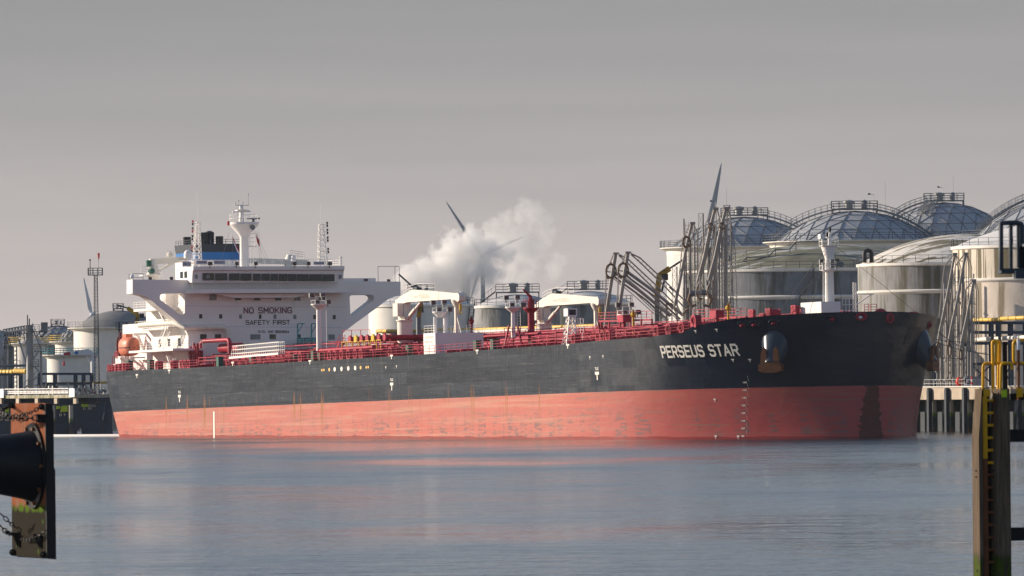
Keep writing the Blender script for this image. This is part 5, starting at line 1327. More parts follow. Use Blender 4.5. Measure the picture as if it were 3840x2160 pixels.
def arch_walk(t, R_, zs, H, ang, m='grey', w=0.9, u0=0.98, u1=0.10):
    """curved gangway that climbs the roof along one bearing"""
    d = Vector((math.cos(ang), math.sin(ang), 0)); s = Vector((-d.y, d.x, 0)) * (w / 2)
    pts = [d * (R_ * u) + Vector((0, 0, zs + cap_z(R_ * u, R_, H) + 0.55)) for u in [u0 + (u1 - u0) * k / 12 for k in range(13)]]
    mb = MB()
    for q in (-1, 1):
        for p0, p1 in zip(pts[:-1], pts[1:]):
            mb.bar(p0 + s * q, p1 + s * q, 0.12, 0.28); mb.cyl(p0 + s * q + Vector((0, 0, 1.05)), p1 + s * q + Vector((0, 0, 1.05)), 0.045, n=4); mb.cyl(p0 + s * q + Vector((0, 0, .55)), p1 + s * q + Vector((0, 0, .55)), 0.035, n=4)
            mb.cyl(p0 + s * q - Vector((0, 0, .5)), p0 + s * q + Vector((0, 0, 1.05)), 0.045, n=4)
    for k in range(12):
        for f in (0.25, 0.75): p = pts[k].lerp(pts[k + 1], f); mb.bar(p - s, p + s, 0.28, 0.05)
    mb.build('roof_gangway', m, t)
def roof_lamp(t, x, y, z, h=2.8):
    o = MB().cyl((x, y, z), (x, y, z + h), 0.05, n=5).cyl((x, y, z + h), (x - 0.7, y, z + h + 0.15), 0.04, n=5).build('lamp_post', 'grey', t)
    MB().mm((x - 1.0, y - 0.15, z + h + 0.02), (x - 0.6, y + 0.15, z + h + 0.3)).build('lamp_head', 'dark', o)
    MB().cyl((x + 2, y, z), (x + 2, y, z + 5.2), 0.022, n=4).build('lightning_rod', 'grey', t)
def side_stair(t, R_, zs, ang0, ang1, z0, z1, m='midgrey'):
    mb = MB(); n = 24
    for k in range(n):
        a0, a1 = ang0 + (ang1 - ang0) * k / n, ang0 + (ang1 - ang0) * (k + 1) / n; za, zb = z0 + (z1 - z0) * k / n, z0 + (z1 - z0) * (k + 1) / n
        for r in (R_ + 0.15, R_ + 1.05):
            p, q = Vector((r * math.cos(a0), r * math.sin(a0), za)), Vector((r * math.cos(a1), r * math.sin(a1), zb))
            mb.bar(p, q, 0.08, 0.28)
            if r > R_ + 0.5: mb.cyl(p + Vector((0, 0, 1.05)), q + Vector((0, 0, 1.05)), 0.04, n=4); mb.cyl(p, p + Vector((0, 0, 1.05)), 0.04, n=4)
        mb.bar(Vector(((R_ + .15) * math.cos(a0), (R_ + .15) * math.sin(a0), za)), Vector(((R_ + 1.05) * math.cos(a0), (R_ + 1.05) * math.sin(a0), za)), 0.3, 0.05)
    mb.build('spiral_stair', m, t)
# right-hand group
A = tank('tall ribbed white tank with geodesic dome behind the upright loading arms', 2500, 3085, 935, 814, 1375, 'tankrib', 'dome', 'geo', walk=0.2, platform=(8.5, 1.2))
roof_lamp(A[0], -5.2, 0, A[2] + A[3]); arch_walk(*A, math.radians(-10))
B = tank('wide tank with geodesic dome directly behind the white foremast of the tanker', 2887, 3523, 912, 792, 1320, 'tankrib', 'dome', 'geo', walk=0.15, platform=(8.0, 1.3))
roof_lamp(B[0], 3.4, 0, B[2] + B[3]); arch_walk(*B, math.radians(184), 'grey', 1.0); arch_walk(*B, math.radians(-22), 'midgrey', 0.9)
C = tank('most distant geodesic dome, darkest and highest, with lattice stair up its front', 3262, 3820, 905, 760, 1430, 'tankrib', 'dome', 'geo', walk=0.15, platform=(7.5, 1.3))
roof_lamp(C[0], -0.2, 0, C[2] + C[3]); arch_walk(*C, math.radians(190), 'midgrey', 0.9)
for dx in (-0.9, 0.9):
    p0, p1 = Vector((-2.2 + dx * 0.7, -C[1] * 0.12, C[2] + C[3] + 0.4)), Vector((-4.2 + dx, -C[1] * 0.62, C[2] + cap_z(C[1] * 0.66, C[1], C[3]) + 0.6))
    MB().lattice(p0, p1, 0.7, 0.9, 9, 0.05).build('roof_stair', 'grey', C[0])
D = tank('broad blue-grey tank with mossy streaked roof behind the tanker forecastle', 2560, 3620, 1013, 914, 1270, 'tankblue', 'mossroof', ledges=(1118,))
side_stair(D[0], D[1], D[2], math.radians(243), math.radians(264), 3.0, D[2])
mb = MB()
for k, (px, py) in enumerate(((2790, 990), (2830, 962), (2880, 960), (2905, 935), (2965, 935), (2985, 908), (3060, 906))):
    mb.v and None
pp = [W(px, py, 1256) for px, py in ((2768, 1003), (2800, 965), (2880, 963), (2908, 935), (2962, 934), (2985, 907), (3075, 905))]
base_ = Vector(D[0].location)
pp = [q - base_ for q in pp]
for q0, q1 in zip(pp[:-1], pp[1:]):
    mb.bar(q0, q1, 0.5, 0.2).cyl(q0 + Vector((0, 0, 1.1)), q1 + Vector((0, 0, 1.1)), 0.05, n=4).cyl(q0 + Vector((0, 0, .6)), q1 + Vector((0, 0, .6)), 0.04, n=4).bar(q0, q0 + Vector((0, 0, 1.1)), 0.07).bar(q0 - Vector((0, 0, 1.5)), q0, 0.12)
mb.build('roof_gangway', 'midgrey', D[0])
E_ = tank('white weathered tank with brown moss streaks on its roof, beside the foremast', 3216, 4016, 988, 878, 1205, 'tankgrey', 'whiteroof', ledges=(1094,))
F_ = tank('cream tank with dark vertical rain streaks on its upper half, at the frame edge', 3571, 4451, 922, 826, 1150, 'tankstreak', 'palroof', shell2='tankdust', split=1051, ledges=(1050,))
G_ = tank('geodesic dome cut by the frame edge, lit pale on its left side', 3622, 4382, 898, 735, 1262, 'tankrib', 'dome', 'geo', walk=0.1, platform=(7, 1.3))
arch_walk(*G_, math.radians(200), 'midgrey', 1.0)
mb = MB().tube([W(3242, 985, 1188), W(3242, 950, 1188), W(3246, 942, 1188), W(3254, 938, 1188), W(3264, 942, 1188), W(3268, 950, 1188), W(3268, 985, 1188)], 0.32, 8)
mb.build('vent_bend', 'black', E_[0], space='world', smooth=40)
# middle group behind the tanker's deck
K = tank('white tank lit by the sun just right of the bridge wing', 1382, 1775, 1143, 1103, 1330, 'tankwhite', 'palroof', platform=(4.6, 1.2), group=None)
side_stair(K[0], K[1], K[2], math.radians(318), math.radians(338), 4, K[2], 'midgrey')
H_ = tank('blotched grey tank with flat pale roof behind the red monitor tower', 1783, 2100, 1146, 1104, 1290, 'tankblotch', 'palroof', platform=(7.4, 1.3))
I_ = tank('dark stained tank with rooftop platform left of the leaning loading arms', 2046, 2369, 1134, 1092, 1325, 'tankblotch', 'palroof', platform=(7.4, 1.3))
for t, s in ((H_, -1), (I_, -1)):
    z = t[2] + t[3] + 0.45
    MB().stair((-t[1] * 0.86, -1.2, t[2] + 0.6), (-3.8, -1.2, z), (0, 1, 0), 0.8).build('roof_stair', 'dark', t[0])
# left group, paler with distance
L_ = tank('big grey-blue tank with dark domed roof behind the slim light mast', 276, 612, 1232, 1164, 1500, 'tankwhite', 'darkroof', walk=0.05, railm='grey', platform=(2, 0.9))
M_ = tank('distant hazy tank with large geodesic dome beside the grey gangway tower', 97, 337, 1279, 1221, 1720, 'tankgrey', 'dome', 'geo', walk=0.05, railm='grey', platform=(3, 1.0))
N_ = tank('white tank with small geodesic roof squeezed beside the big dark-roofed tank', 207, 373, 1284, 1228, 1545, 'tankwhite', 'dome', 'geo', walk=0.05, railm='yellow')
O_ = tank('low white tank with green railing behind the white crane', 176, 344, 1335, 1326, 1470, 'tankwhite', 'palroof', walk=0.1, railm='teal')
P_ = tank('narrow white tank behind the gangway tower struts', 53, 177, 1290, 1268, 1600, 'tankwhite', 'palroof', walk=0.05, railm='yellow')
Q_ = tank('faintest geodesic dome at the far edge behind the lattice boom', -150, 90, 1284, 1236, 1800, 'tankgrey', 'dome', 'geo', walk=0.05, railm='grey')

# ================================================================== WIND TURBINES
def blade(mb, hub, tip, wmax, tmax):
    hub, tip = Vector(hub), Vector(tip); d = (tip - hub).normalized(); s = d.cross(Vector((0, 1, 0))).normalized(); y = Vector((0, 1, 0))
    L = (tip - hub).length; rings = []; n = 10
    for t, w in ((0, 0.45), (0.05, 0.5), (0.18, 1.0), (0.4, 0.78), (0.7, 0.5), (0.92, 0.28), (1.0, 0.06)):
        c = hub + d * (L * t)
        rings.append([c + s * (wmax * w * (math.cos(2 * math.pi * k / n) + 0.35)) * 0.5 + y * (tmax * w * math.sin(2 * math.pi * k / n) * 0.5) for k in range(n)])
    mb.add([v for g_ in rings for v in g_], [(i * n + k, i * n + (k + 1) % n, (i + 1) * n + (k + 1) % n, (i + 1) * n + k) for i in range(len(rings) - 1) for k in range(n)] + [tuple(range(n)), tuple(range((len(rings) - 1) * n, len(rings) * n))])
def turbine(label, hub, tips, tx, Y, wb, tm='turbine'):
    h = W(hub[0], hub[1], Y); b = W(tx, 1450, Y)
    t = thing('wind_turbine', label, 'wind turbine', (h.x, Y, GZ), group='wind turbines on the horizon')
    s = Y / FPX
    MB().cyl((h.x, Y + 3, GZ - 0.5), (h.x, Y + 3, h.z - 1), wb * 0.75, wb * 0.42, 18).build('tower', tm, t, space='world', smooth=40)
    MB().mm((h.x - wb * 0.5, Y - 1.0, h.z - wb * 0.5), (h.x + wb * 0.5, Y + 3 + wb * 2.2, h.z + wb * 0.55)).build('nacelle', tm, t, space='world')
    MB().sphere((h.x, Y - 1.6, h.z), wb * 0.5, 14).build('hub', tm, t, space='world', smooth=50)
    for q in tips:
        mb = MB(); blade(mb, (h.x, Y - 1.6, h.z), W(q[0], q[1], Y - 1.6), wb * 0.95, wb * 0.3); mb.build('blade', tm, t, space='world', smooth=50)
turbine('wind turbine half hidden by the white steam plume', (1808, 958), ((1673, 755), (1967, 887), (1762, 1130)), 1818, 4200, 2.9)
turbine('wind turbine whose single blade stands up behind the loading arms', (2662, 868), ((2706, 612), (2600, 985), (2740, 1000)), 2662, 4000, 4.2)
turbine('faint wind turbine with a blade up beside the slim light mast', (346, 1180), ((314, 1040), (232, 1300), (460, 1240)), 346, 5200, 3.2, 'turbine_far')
# thin pale chimney beside the turbine, below the plume
ch = thing('chimney', 'pale chimney under the steam plume, left of the turbine tower', 'chimney', tuple(W(1747, 1440, 2900) * 1.0))
a_, c_ = W(1747, 1500, 2900), W(1745, 1040, 2900)
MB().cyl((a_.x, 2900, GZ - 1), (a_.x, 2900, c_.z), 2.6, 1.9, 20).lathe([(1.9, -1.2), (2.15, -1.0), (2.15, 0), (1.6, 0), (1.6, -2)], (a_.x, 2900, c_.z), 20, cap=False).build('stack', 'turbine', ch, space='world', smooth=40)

# ================================================================== LOADING ARMS ON THE JETTY
def PL(pts, Y): return [W(x, y, Y) for x, y in pts]
JZ = 6.9
def arm(label, name, Y, group, tubes=(), bars=(), rings=(), head=None, hoses=(), nets=(), foot=None, texts=()):
    f = foot or tubes[0][0][-1]
    b = W(f[0], f[1], Y)
    t = thing('loading_arm', label, 'loading arm', (b.x, Y, JZ), group=group)
    for i, (pts, r) in enumerate(tubes):
        MB().tube(PL(pts, Y + 0.25 * i), r * 0.64, 8).build('arm_pipe', 'arm', t, space='world', smooth=40)
    if bars:
        mb = MB()
        for j, (pts, r) in enumerate(bars):
            q = PL(pts, Y + 0.7)
            for u, v in zip(q[:-1], q[1:]): mb.cyl(u, v, r * 1.35, n=5)
        mb.build('stay_frame', 'arm', t, space='world')
    for pts0, pts1, n in nets:                            # rungs between two stays
        q0, q1 = PL(pts0, Y + 0.7), PL(pts1, Y + 0.7); mb = MB()
        for k in range(n + 1): mb.cyl(q0[0].lerp(q0[1], k / n), q1[0].lerp(q1[1], k / n), 0.04, n=4)
        mb.build('stay_rung', 'arm', t, space='world')
    for (x, y, r, th) in rings:
        MB().ring(W(x, y, Y - 0.3), r * Y / FPX, th, (0.25, -1, 0), 20, 6, 1.0, 1.25).build('balance_wheel', 'hose', t, space='world', smooth=60)
    for pts, r in hoses:
        MB().tube(PL(pts, Y - 0.4), r, 7).build('hose', 'hose', t, space='world', smooth=60)
    if head:
        x, y, w, h = head; c = W(x, y, Y)
        MB().box(c, (w * Y / FPX, 0.8, h * Y / FPX)).build('head_block', 'arm', t, space='world')
    for body, x, y, s, rot in texts:
        c = W(x, y, Y - 0.2); cr, sr = math.cos(rot), math.sin(rot); k = Y / FPX
        o = MB(); hw, hh = s * 2.3 * k / 1, s * 0.62 * k
        q = [(-hw, -hh), (hw, -hh), (hw, hh), (-hw, hh)]
        o.add([(c.x + u * cr - v * sr, c.y, c.z + u * sr + v * cr) for u, v in q] + [(c.x + u * cr - v * sr, c.y + 0.08, c.z + u * sr + v * cr) for u, v in q], [(0, 1, 2, 3), (7, 6, 5, 4), (0, 4, 5, 1), (1, 5, 6, 2), (2, 6, 7, 3), (3, 7, 4, 0)])
        p_ = o.build('name_plate', 'grey', t, space='world')
        mb = MB(); text_on(mb, body, s * 1.1 * k, lambda u, v: (c.x + u * cr - v * sr, c.y - 0.03, c.z + u * sr + v * cr), 0.01, 1.1); mb.build('plate_lettering', 'black', p_, space='world', uvfix=False)
    return t
def c5(*p): return [(2160 + x / 2.898, 780 + y / 2.898) for x, y in p]
def c2(*p): return [(2440 + x / 2.264, 580 + y / 2.264) for x, y in p]
GA = 'loading arms on the tanker jetty'
for dx, dy, Y, lab in ((0, 0, 1112, 'folded loading arm leaning down to the right, outer of the leaning pair'), (133, -10, 1106, 'folded loading arm leaning down to the right, inner of the leaning pair')):
    def f(*p): return c5(*[(x + dx, y + dy) for x, y in p])
    arm(lab, 'x', Y, GA,
        tubes=[(f((432, 490), (385, 790), (340, 1085), (318, 1300)), 0.42), (f((390, 690), (440, 715), (700, 905), (1030, 1175)), 0.36), (f((400, 730), (470, 790), (760, 1000), (1000, 1220)), 0.24)],
        bars=[(f((410, 500), (330, 690), (310, 1180)), 0.08), (f((375, 595), (425, 605)), 0.07), (f((330, 690), (405, 700)), 0.07), (f((318, 1000), (350, 1010)), 0.06), (f((312, 1090), (340, 1095)), 0.06),
              (f((465, 505), (560, 550), (860, 830), (1090, 1060)), 0.085), (f((465, 515), (540, 580), (840, 870), (1050, 1100)), 0.085), (f((390, 735), (620, 900), (830, 1100), (1020, 1260)), 0.05), (f((400, 760), (640, 960), (850, 1150)), 0.05)],
        nets=[(f((560, 550), (1090, 1060)), f((540, 580), (1050, 1100)), 14), (f((620, 900), (1000, 1240)), f((640, 925), (1000, 1265)), 16)],
        rings=[(f((380, 685))[0][0], f((380, 685))[0][1], 20, 0.13)], head=(*f((436, 493))[0], 21, 7), hoses=[(f((330, 720), (345, 770), (370, 760)), 0.12)], foot=f((318, 1300))[0],
        texts=[('KANON', *f((905, 890))[0], 5.0, -0.72)])
arm('upright loading arm standing alone, left of the tallest pair', 'x', 1104, GA,
    tubes=[(c5((1262, 160), (1205, 400), (1130, 790), (1075, 1050)), 0.36), (c5((1242, 360), (1246, 800), (1250, 1300)), 0.30), (c5((1195, 400), (1198, 800), (1200, 1250)), 0.20), (c5((1075, 1050), (1065, 1100), (1090, 1150), (1130, 1120), (1100, 1060)), 0.16)],
    bars=[(c5((1245, 165), (1165, 330), (1150, 460), (1105, 900)), 0.06), (c5((1275, 165), (1318, 270), (1320, 1100)), 0.07), (c5((1268, 170), (1270, 1100)), 0.05), (c5((1262, 180), (1290, 420), (1290, 1000)), 0.05), (c5((1205, 270), (1245, 275)), 0.05), (c5((1290, 580), (1320, 580)), 0.05)],
    nets=[(c5((1270, 400), (1270, 1100)), c5((1320, 400), (1320, 1100)), 18), (c5((1195, 450), (1195, 1200)), c5((1215, 450), (1215, 1200)), 30)],
    rings=[(2160 + 1200 / 2.898, 780 + 370 / 2.898, 15, 0.13)], head=(2160 + 1268 / 2.898, 780 + 165 / 2.898, 20, 9), hoses=[(c5((1230, 1090), (1190, 1120), (1160, 1150), (1165, 1175)), 0.14), (c5((980, 1045), (1030, 1040), (1060, 1060)), 0.13)], foot=c5((1250, 1300))[0])
for dx, dy, Y, lab in ((0, 0, 1100, 'tall upright loading arm, left one of the tallest pair, hose loop at its foot'), (93, -4, 1096, 'tall upright loading arm, right one of the tallest pair, against the ladder frame')):
    def f(*p): return c2(*[(x + dx, y + dy) for x, y in p])
    arm(lab, 'x', Y, GA,
        tubes=[(f((548, 455), (510, 600), (455, 870), (400, 1075)), 0.36), (f((545, 600), (545, 900), (545, 1450)), 0.32), (f((487, 605), (487, 1000), (487, 1440)), 0.16), (f((520, 620), (470, 880), (418, 1070), (400, 1120), (430, 1150)), 0.20)],
        bars=[(f((540, 455), (468, 580), (450, 760), (400, 1040)), 0.065), (f((565, 460), (585, 545), (587, 1400)), 0.075), (f((556, 460), (560, 1300)), 0.05), (f((545, 560), (500, 870), (545, 1000)), 0.05), (f((587, 560), (625, 820), (640, 1300)), 0.05), (f((505, 520), (540, 525)), 0.05), (f((470, 660), (510, 665)), 0.05)],
        nets=[(f((587, 600), (587, 1400)), f((612, 720), (650, 1400)), 22), (f((520, 600), (470, 850)), f((495, 600), (450, 850)), 10)],
        rings=[(*f((512, 608))[0], 9, 0.09)], head=(*f((553, 458))[0], 21, 9), hoses=[(f((400, 1115), (390, 1160), (400, 1210), (420, 1235), (440, 1215)), 0.15), (f((430, 1080), (455, 1150)), 0.05)], foot=f((545, 1450))[0],
        texts=[('KANON', *f((576, 885) if dx else (480, 1085))[0], 5.0, math.pi / 2)] )
for i, (px, y0, r, m) in enumerate(((2568, 820, .13, 'arm'), (2590, 1010, .2, 'arm'), (2606, 850, .10, 'grey'), (2640, 800, .14, 'arm'), (2663, 930, .18, 'midgrey'), (2690, 960, .12, 'arm'), (2708, 880, .15, 'grey'), (2580, 1080, .28, 'midgrey'), (2626, 1060, .16, 'arm'), (2675, 1050, .24, 'arm'), (2500, 1130, .2, 'arm'), (2540, 1000, .12, 'grey'), (2478, 1150, .16, 'midgrey'))):
    Y = 1108 + i * .8; b_, t_ = W(px, 1200, Y), W(px, y0, Y)
    t = thing('pipe_riser', 'slim steel riser or stay among the upright loading arms behind the bow', 'pipe', (b_.x, Y, JZ), group='slim risers among the upright arms')
    MB().cyl((b_.x, Y, JZ - .1), (b_.x, Y, t_.z), r, n=7).build('pipe', m, t, space='world', smooth=40)
    if i % 2 == 0: MB().ladder((b_.x + r + .3, Y, JZ), (b_.x + r + .3, Y, t_.z - .5), (1, 0, 0), .45, .045, .5).build('ladder', m, t, space='world')
    else: MB().lattice((b_.x - .5, Y + .6, JZ), (b_.x - .35, Y + .6, t_.z), .8, .6, 14, .045, u=(1, 0, 0)).build('lattice', m, t, space='world')
p = W(2618, 1100, 1098)
cl = thing('coupling_cluster', 'grey flange cluster hanging at the foot of the tallest pair of arms', 'pipe coupling', tuple(p))
for k, (dx, dz_) in enumerate(((-0.8, 0), (0, 0.1), (0.8, 0.1), (1.5, 0))): MB().cyl(p + Vector((dx - 0.35, 0, dz_)), p + Vector((dx + 0.35, 0, dz_)), 0.42 - 0.08 * (k % 2), n=12).build('coupling', 'arm' if k % 2 else 'midgrey', cl, space='world', smooth=40)
MB().tube([p + Vector((-1.1, 0, 0)), p + Vector((-1.4, 0, -1.0)), p + Vector((-0.9, 0, -1.9)), p + Vector((-0.3, 0, -1.6))], 0.22, 8).build('elbow', 'hose', cl, space='world', smooth=40)
MB().tube([p + Vector((1.6, 0, 0)), p + Vector((1.9, 0, -1.0)), p + Vector((1.5, 0, -1.9)), p + Vector((0.9, 0, -1.7))], 0.22, 8).build('elbow', 'hose', cl, space='world', smooth=40)
MB().cyl(p + Vector((0.3, 0, 0.4)), Vector((p.x + 0.3, p.y, p.z + 2.5)), 0.1).build('hanger', 'arm', cl, space='world')
lf = thing('lattice_tower', 'tall grey lattice ladder frame right of the tallest loading arms', 'ladder', (W(2735, 1180, 1108).x, 1108, JZ))
MB().lattice(W(2735, 1200, 1108) - Vector((0, 0, 8)), W(2725, 770, 1108), 1.7, 0.9, 20, 0.07, u=(1, 0, 0)).build('frame', 'arm', lf, space='world')
GB = 'loading arms on the right quay'
def c3(*p): return [(3340 + x / 2.07, 800 + y / 2.07) for x, y in p]
for i, (dx, dy, s, lab) in enumerate(((0, 0, 1, 'grey loading arm nearest the tanker bow, tall, left of three'), (84, -3, 1, 'grey loading arm in the middle of three by the streaked tank'), (147, 205, 0.78, 'shorter grey loading arm with looped hose, right of three by the streaked tank'))):
    Y = 1118 - 4 * i
    def f(*p): return c3(*[(497 + (x - 497) * (0.8 if s < 1 else 1) + dx, 315 + (y - 315) * s + dy) for x, y in p])
    arm(lab, 'x', Y, GB,
        tubes=[(f((497, 318), (470, 470), (430, 690), (385, 900), (370, 985)), 0.30), (f((478, 440), (478, 800), (478, 1270)), 0.30), (f((446, 445), (446, 900), (446, 1270)), 0.22), (f((470, 480), (440, 700), (400, 900), (372, 1000)), 0.17)],
        bars=[(f((488, 320), (418, 410), (400, 560), (376, 810)), 0.08), (f((508, 325), (522, 420), (522, 1200)), 0.06), (f((502, 320), (505, 1000)), 0.05), (f((515, 330), (545, 420), (548, 900)), 0.05), (f((440, 640), (480, 780)), 0.05), (f((500, 640), (460, 800)), 0.05), (f((450, 370), (490, 380)), 0.05)],
        nets=[(f((430, 450), (430, 1250)), f((440, 450), (440, 1250)), 50), (f((505, 500), (505, 1200)), f((522, 500), (522, 1200)), 24)],
        rings=[], head=(*f((499, 317))[0], 18, 10), hoses=[(f((372, 985), (355, 1040), (362, 1100), (380, 1110), (388, 1060), (375, 1000)), 0.13)], foot=f((478, 1285))[0])
# tall slim risers and pumps that crowd the quay behind the arms
for i, (px, y0, y1, r, m) in enumerate(((3530, 1235, 1440, .22, 'arm'), (3552, 1120, 1440, .30, 'arm'), (3577, 1200, 1440, .2, 'midgrey'), (3592, 1090, 1440, .16, 'grey'), (3607, 1180, 1440, .3, 'arm'), (3636, 1150, 1440, .2, 'arm'), (3517, 1290, 1440, .25, 'midgrey'), (3650, 1215, 1440, .15, 'grey'), (3625, 1300, 1440, .26, 'midgrey'), (3567, 1300, 1440, .34, 'arm'), (3543, 1060, 1440, .12, 'grey'), (3584, 1040, 1440, .14, 'grey'), (3600, 1010, 1440, .12, 'arm'), (3618, 1095, 1440, .2, 'arm'), (3560, 1020, 1440, .2, 'arm'), (3632, 1230, 1440, .3, 'midgrey'))):
    b_, t_ = W(px, y1, 1126 + i * 1.3), W(px, y0, 1126 + i * 1.3)
    t = thing('pipe_riser', ['slim grey pipe riser crowded behind the right loading arms', 'steel pipe riser crowded behind the right loading arms'][m == 'midgrey'], 'pipe', (b_.x, b_.y, 6.5), group='pipe risers behind the right arms')
    MB().cyl((b_.x, b_.y, 6.4), (b_.x, b_.y, t_.z), r, n=8).build('pipe', m, t, space='world', smooth=40)
    mb = MB()
    for k in range(4): z = 7.5 + (t_.z - 8) * k / 4; mb.cyl((b_.x, b_.y, z), (b_.x, b_.y, z + 0.22), r * 1.7, n=10)
    mb.build('flange', m, t, space='world', smooth=40)
# yellow hydraulic cranes
def knuckle(label, pts, Y, r, base, m='crane_yellow'):
    b_ = W(base[0], base[1], Y); t = thing('knuckle_crane', label, 'crane', (b_.x, Y, JZ)); q = PL(pts, Y)
    MB().cyl((b_.x, Y, JZ - 0.3), (b_.x, Y, q[0].z), r * 1.3, r * 1.1, 10).build('crane_post', 'midgrey', t, space='world')
    MB().bar(q[0], q[1], r * 1.9, r * 1.9).build('lower_boom', m, t, space='world')
    MB().bar(q[1], q[2], r * 1.7, r * 2.0).build('upper_boom', m, t, space='world')
    MB().bar(q[2], q[3], r * 0.7, r * 0.7).build('boom_extension', 'dark', t, space='world')
    MB().cyl(q[0].lerp(q[1], 0.25) + Vector((r * 1.5, -.1, 0)), q[1].lerp(q[2], 0.3) + Vector((r, -.1, -r)), r * 0.42, n=8).build('hydraulic_ram', 'dark', t, space='world')
    MB().box(q[1] + Vector((r * 2.0, 0, -r * 0.5)), (r * 2.2, r * 2, r * 2.2)).build('joint_box', 'dark', t, space='world')
    return t
knuckle('yellow knuckle crane raised behind the leaning loading arms', c5((880, 960), (905, 735), (1020, 655), (1160, 565)), 1120, 0.42, (2463, 1200))
knuckle('dark yellow crane with boom raised left over the white tank', ((1570, 1190), (1580, 1120), (1553, 1080), (1495, 1028)), 1150, 0.36, (1570, 1220))
kt = knuckle('yellow and black knuckle crane reaching over the orange lifeboat', ((509, 1238), (517, 1180), (478, 1155), (436, 1143)), 1265, 0.34, (509, 1260))
# ---- yellow gas pipe and silver pipe on trestles behind the tanker
def trestle_pipe(label, pts, Y, r, m, cat='pipeline', legs=True, dy=0.0):
    q = [W(x, y, Y + dy * i) for i, (x, y) in enumerate(pts)]
    t = thing('pipeline', label, cat, (q[0].x, q[0].y, GZ))
    MB().tube(q, r, 12).build('pipe', m, t, space='world', smooth=40)
    if legs:
        mb = MB(); L = (q[-1] - q[0]).length; n = max(2, int(L / 7))
        for k in range(n + 1):
            p = q[0].lerp(q[-1], k / n); mb.bar((p.x, p.y, GZ - .2), (p.x, p.y, p.z - r), 0.3).bar((p.x, p.y + 1.6, GZ - .2), (p.x, p.y + 1.6, p.z - r), 0.3).bar((p.x, p.y - .5, p.z - r - .15), (p.x, p.y + 2, p.z - r - .15), 0.25)
        mb.build('trestle', 'navy', t, space='world')
    mb = MB(); n = max(3, int((q[-1] - q[0]).length / 4))
    for u, v in zip(q[:-1], q[1:]):
        for k in range(1, n): mb.cyl(u.lerp(v, k / n - .004), u.lerp(v, k / n + .004), r * 1.12, n=12)
    mb.build('flange', m, t, space='world', smooth=40)
trestle_pipe('yellow gas pipe on dark trestles seen above the tanker deck', ((1415, 1242), (1800, 1236), (2250, 1221)), 1205, 0.28, 'pipe_yellow', dy=-38)
trestle_pipe('white insulated pipe running just under the yellow gas pipe behind the deck', ((1440, 1249), (1800, 1245), (2250, 1232)), 1204, 0.32, 'rim', legs=False, dy=-38)
trestle_pipe('yellow pipe along the top of the navy pipe rack by the streaked tank', ((3646, 1201), (3755, 1198), (3756, 1195), (3900, 1189)), 1122, 0.30, 'pipe_yellow', legs=False, dy=-7)
trestle_pipe('white insulated pipe halfway up the navy pipe rack by the streaked tank', ((3662, 1274), (3900, 1262)), 1121, 0.32, 'rim', legs=False, dy=-20)
def rack(label, xs_, y0, ytop, levels, Y, depth, brace=True, m='navy', w=0.42):
    b_ = W(xs_[0], y0, Y); t = thing('pipe_rack', label, 'pipe rack', (b_.x, Y, GZ))
    for px in xs_:
        for d in (0, depth):
            q = W(px, ytop, Y); MB().bar((q.x, Y + d, GZ - .3), (q.x, Y + d, q.z), w, w).build('column', m, t, space='world')
    for py in levels:
        u, v = W(xs_[0], py, Y), W(xs_[-1], py, Y)
        mb = MB()
        for d in (0, depth): mb.bar(u + Vector((0, d, 0)), v + Vector((0, d, 0)), 0.3, 0.4)
        for px in xs_: q = W(px, py, Y); mb.bar(q, q + Vector((0, depth, 0)), 0.3)
        mb.build('beam', m, t, space='world')
    if brace:
        for i in range(0, len(xs_) - 1, 2):
            u, v = W(xs_[i], levels[-1] if len(levels) > 1 else ytop, Y + depth), W(xs_[i + 1], y0, Y + depth)
            u2, v2 = Vector((v.x, u.y, u.z)), Vector((u.x, v.y, v.z))
            MB().bar(u, v, 0.2).bar(u2, v2, 0.2).build('brace', m, t, space='world')
    return t
RK = rack('navy steel pipe rack with cross braces in front of the streaked tank', (3640, 3721, 3748, 3794, 3850), 1440, 1207, (1210, 1246, 1287, 1365), 1112, 6)
rack('distant navy pipe rack behind the right loading arms', (3505, 3540, 3590, 3640), 1440, 1290, (1292, 1340), 1142, 5)

# ================================================================== QUAYS
# right-hand quay: its face is parallel to the ship
QY = 66.0
qa, qb = Q(3380, 1500, QY - 2).x, 900
t = thing('quay_wall', 'sunlit concrete quay on piles with dark vertical fenders, right of the bow', 'quay', (0, 0, 0), matrix=QUAYM)
MB().mm((30, QY, 4.7), (330, QY + 10, 6.5)).build('deck', 'concrete', t)
MB().mm((30, QY - 0.15, 6.5), (330, QY + 0.5, 6.65)).build('coping', 'rim', t)
for i in range(45):
    x = Q(3492, 1500, QY).x + (i - 12) * 5.75
    if x < 95 or x > 325: continue
    MB().prism([(x - 0.32, -2), (x + 0.32, -2), (x + 0.32, 6.1), (x + 0.15, 6.4), (x - 0.15, 6.4), (x - 0.32, 6.1)], 1, QY - 0.6, QY - 0.002).build('fender_pile', 'fenderpile', t)
for i in range(99):
    x = 40 + i * 2.87
    if x < 100: continue
    MB().cyl((x, QY + 1.2 + 0.5 * (i % 2), -3), (x, QY + 1.2 + 0.5 * (i % 2), 4.75), 0.42, n=10).build('pile', 'pile', t, smooth=40)
MB().mm((30, QY + 4.2, -3), (330, QY + 4.6, 4.7)).build('sheet_wall', 'fenderpile', t)
t2 = thing('quay_railing', 'thin grey railing on the sunlit quay right of the bow', 'railing', (0, 0, 0), matrix=QUAYM)
MB().rail([(Q(3450, 1450, QY + .6).x, QY + 0.6, 6.5), (Q(3625, 1450, QY + .6).x, QY + 0.6, 6.5)], 1.15, 1.5, 0.045, 2).build('rail', 'grey', t2)
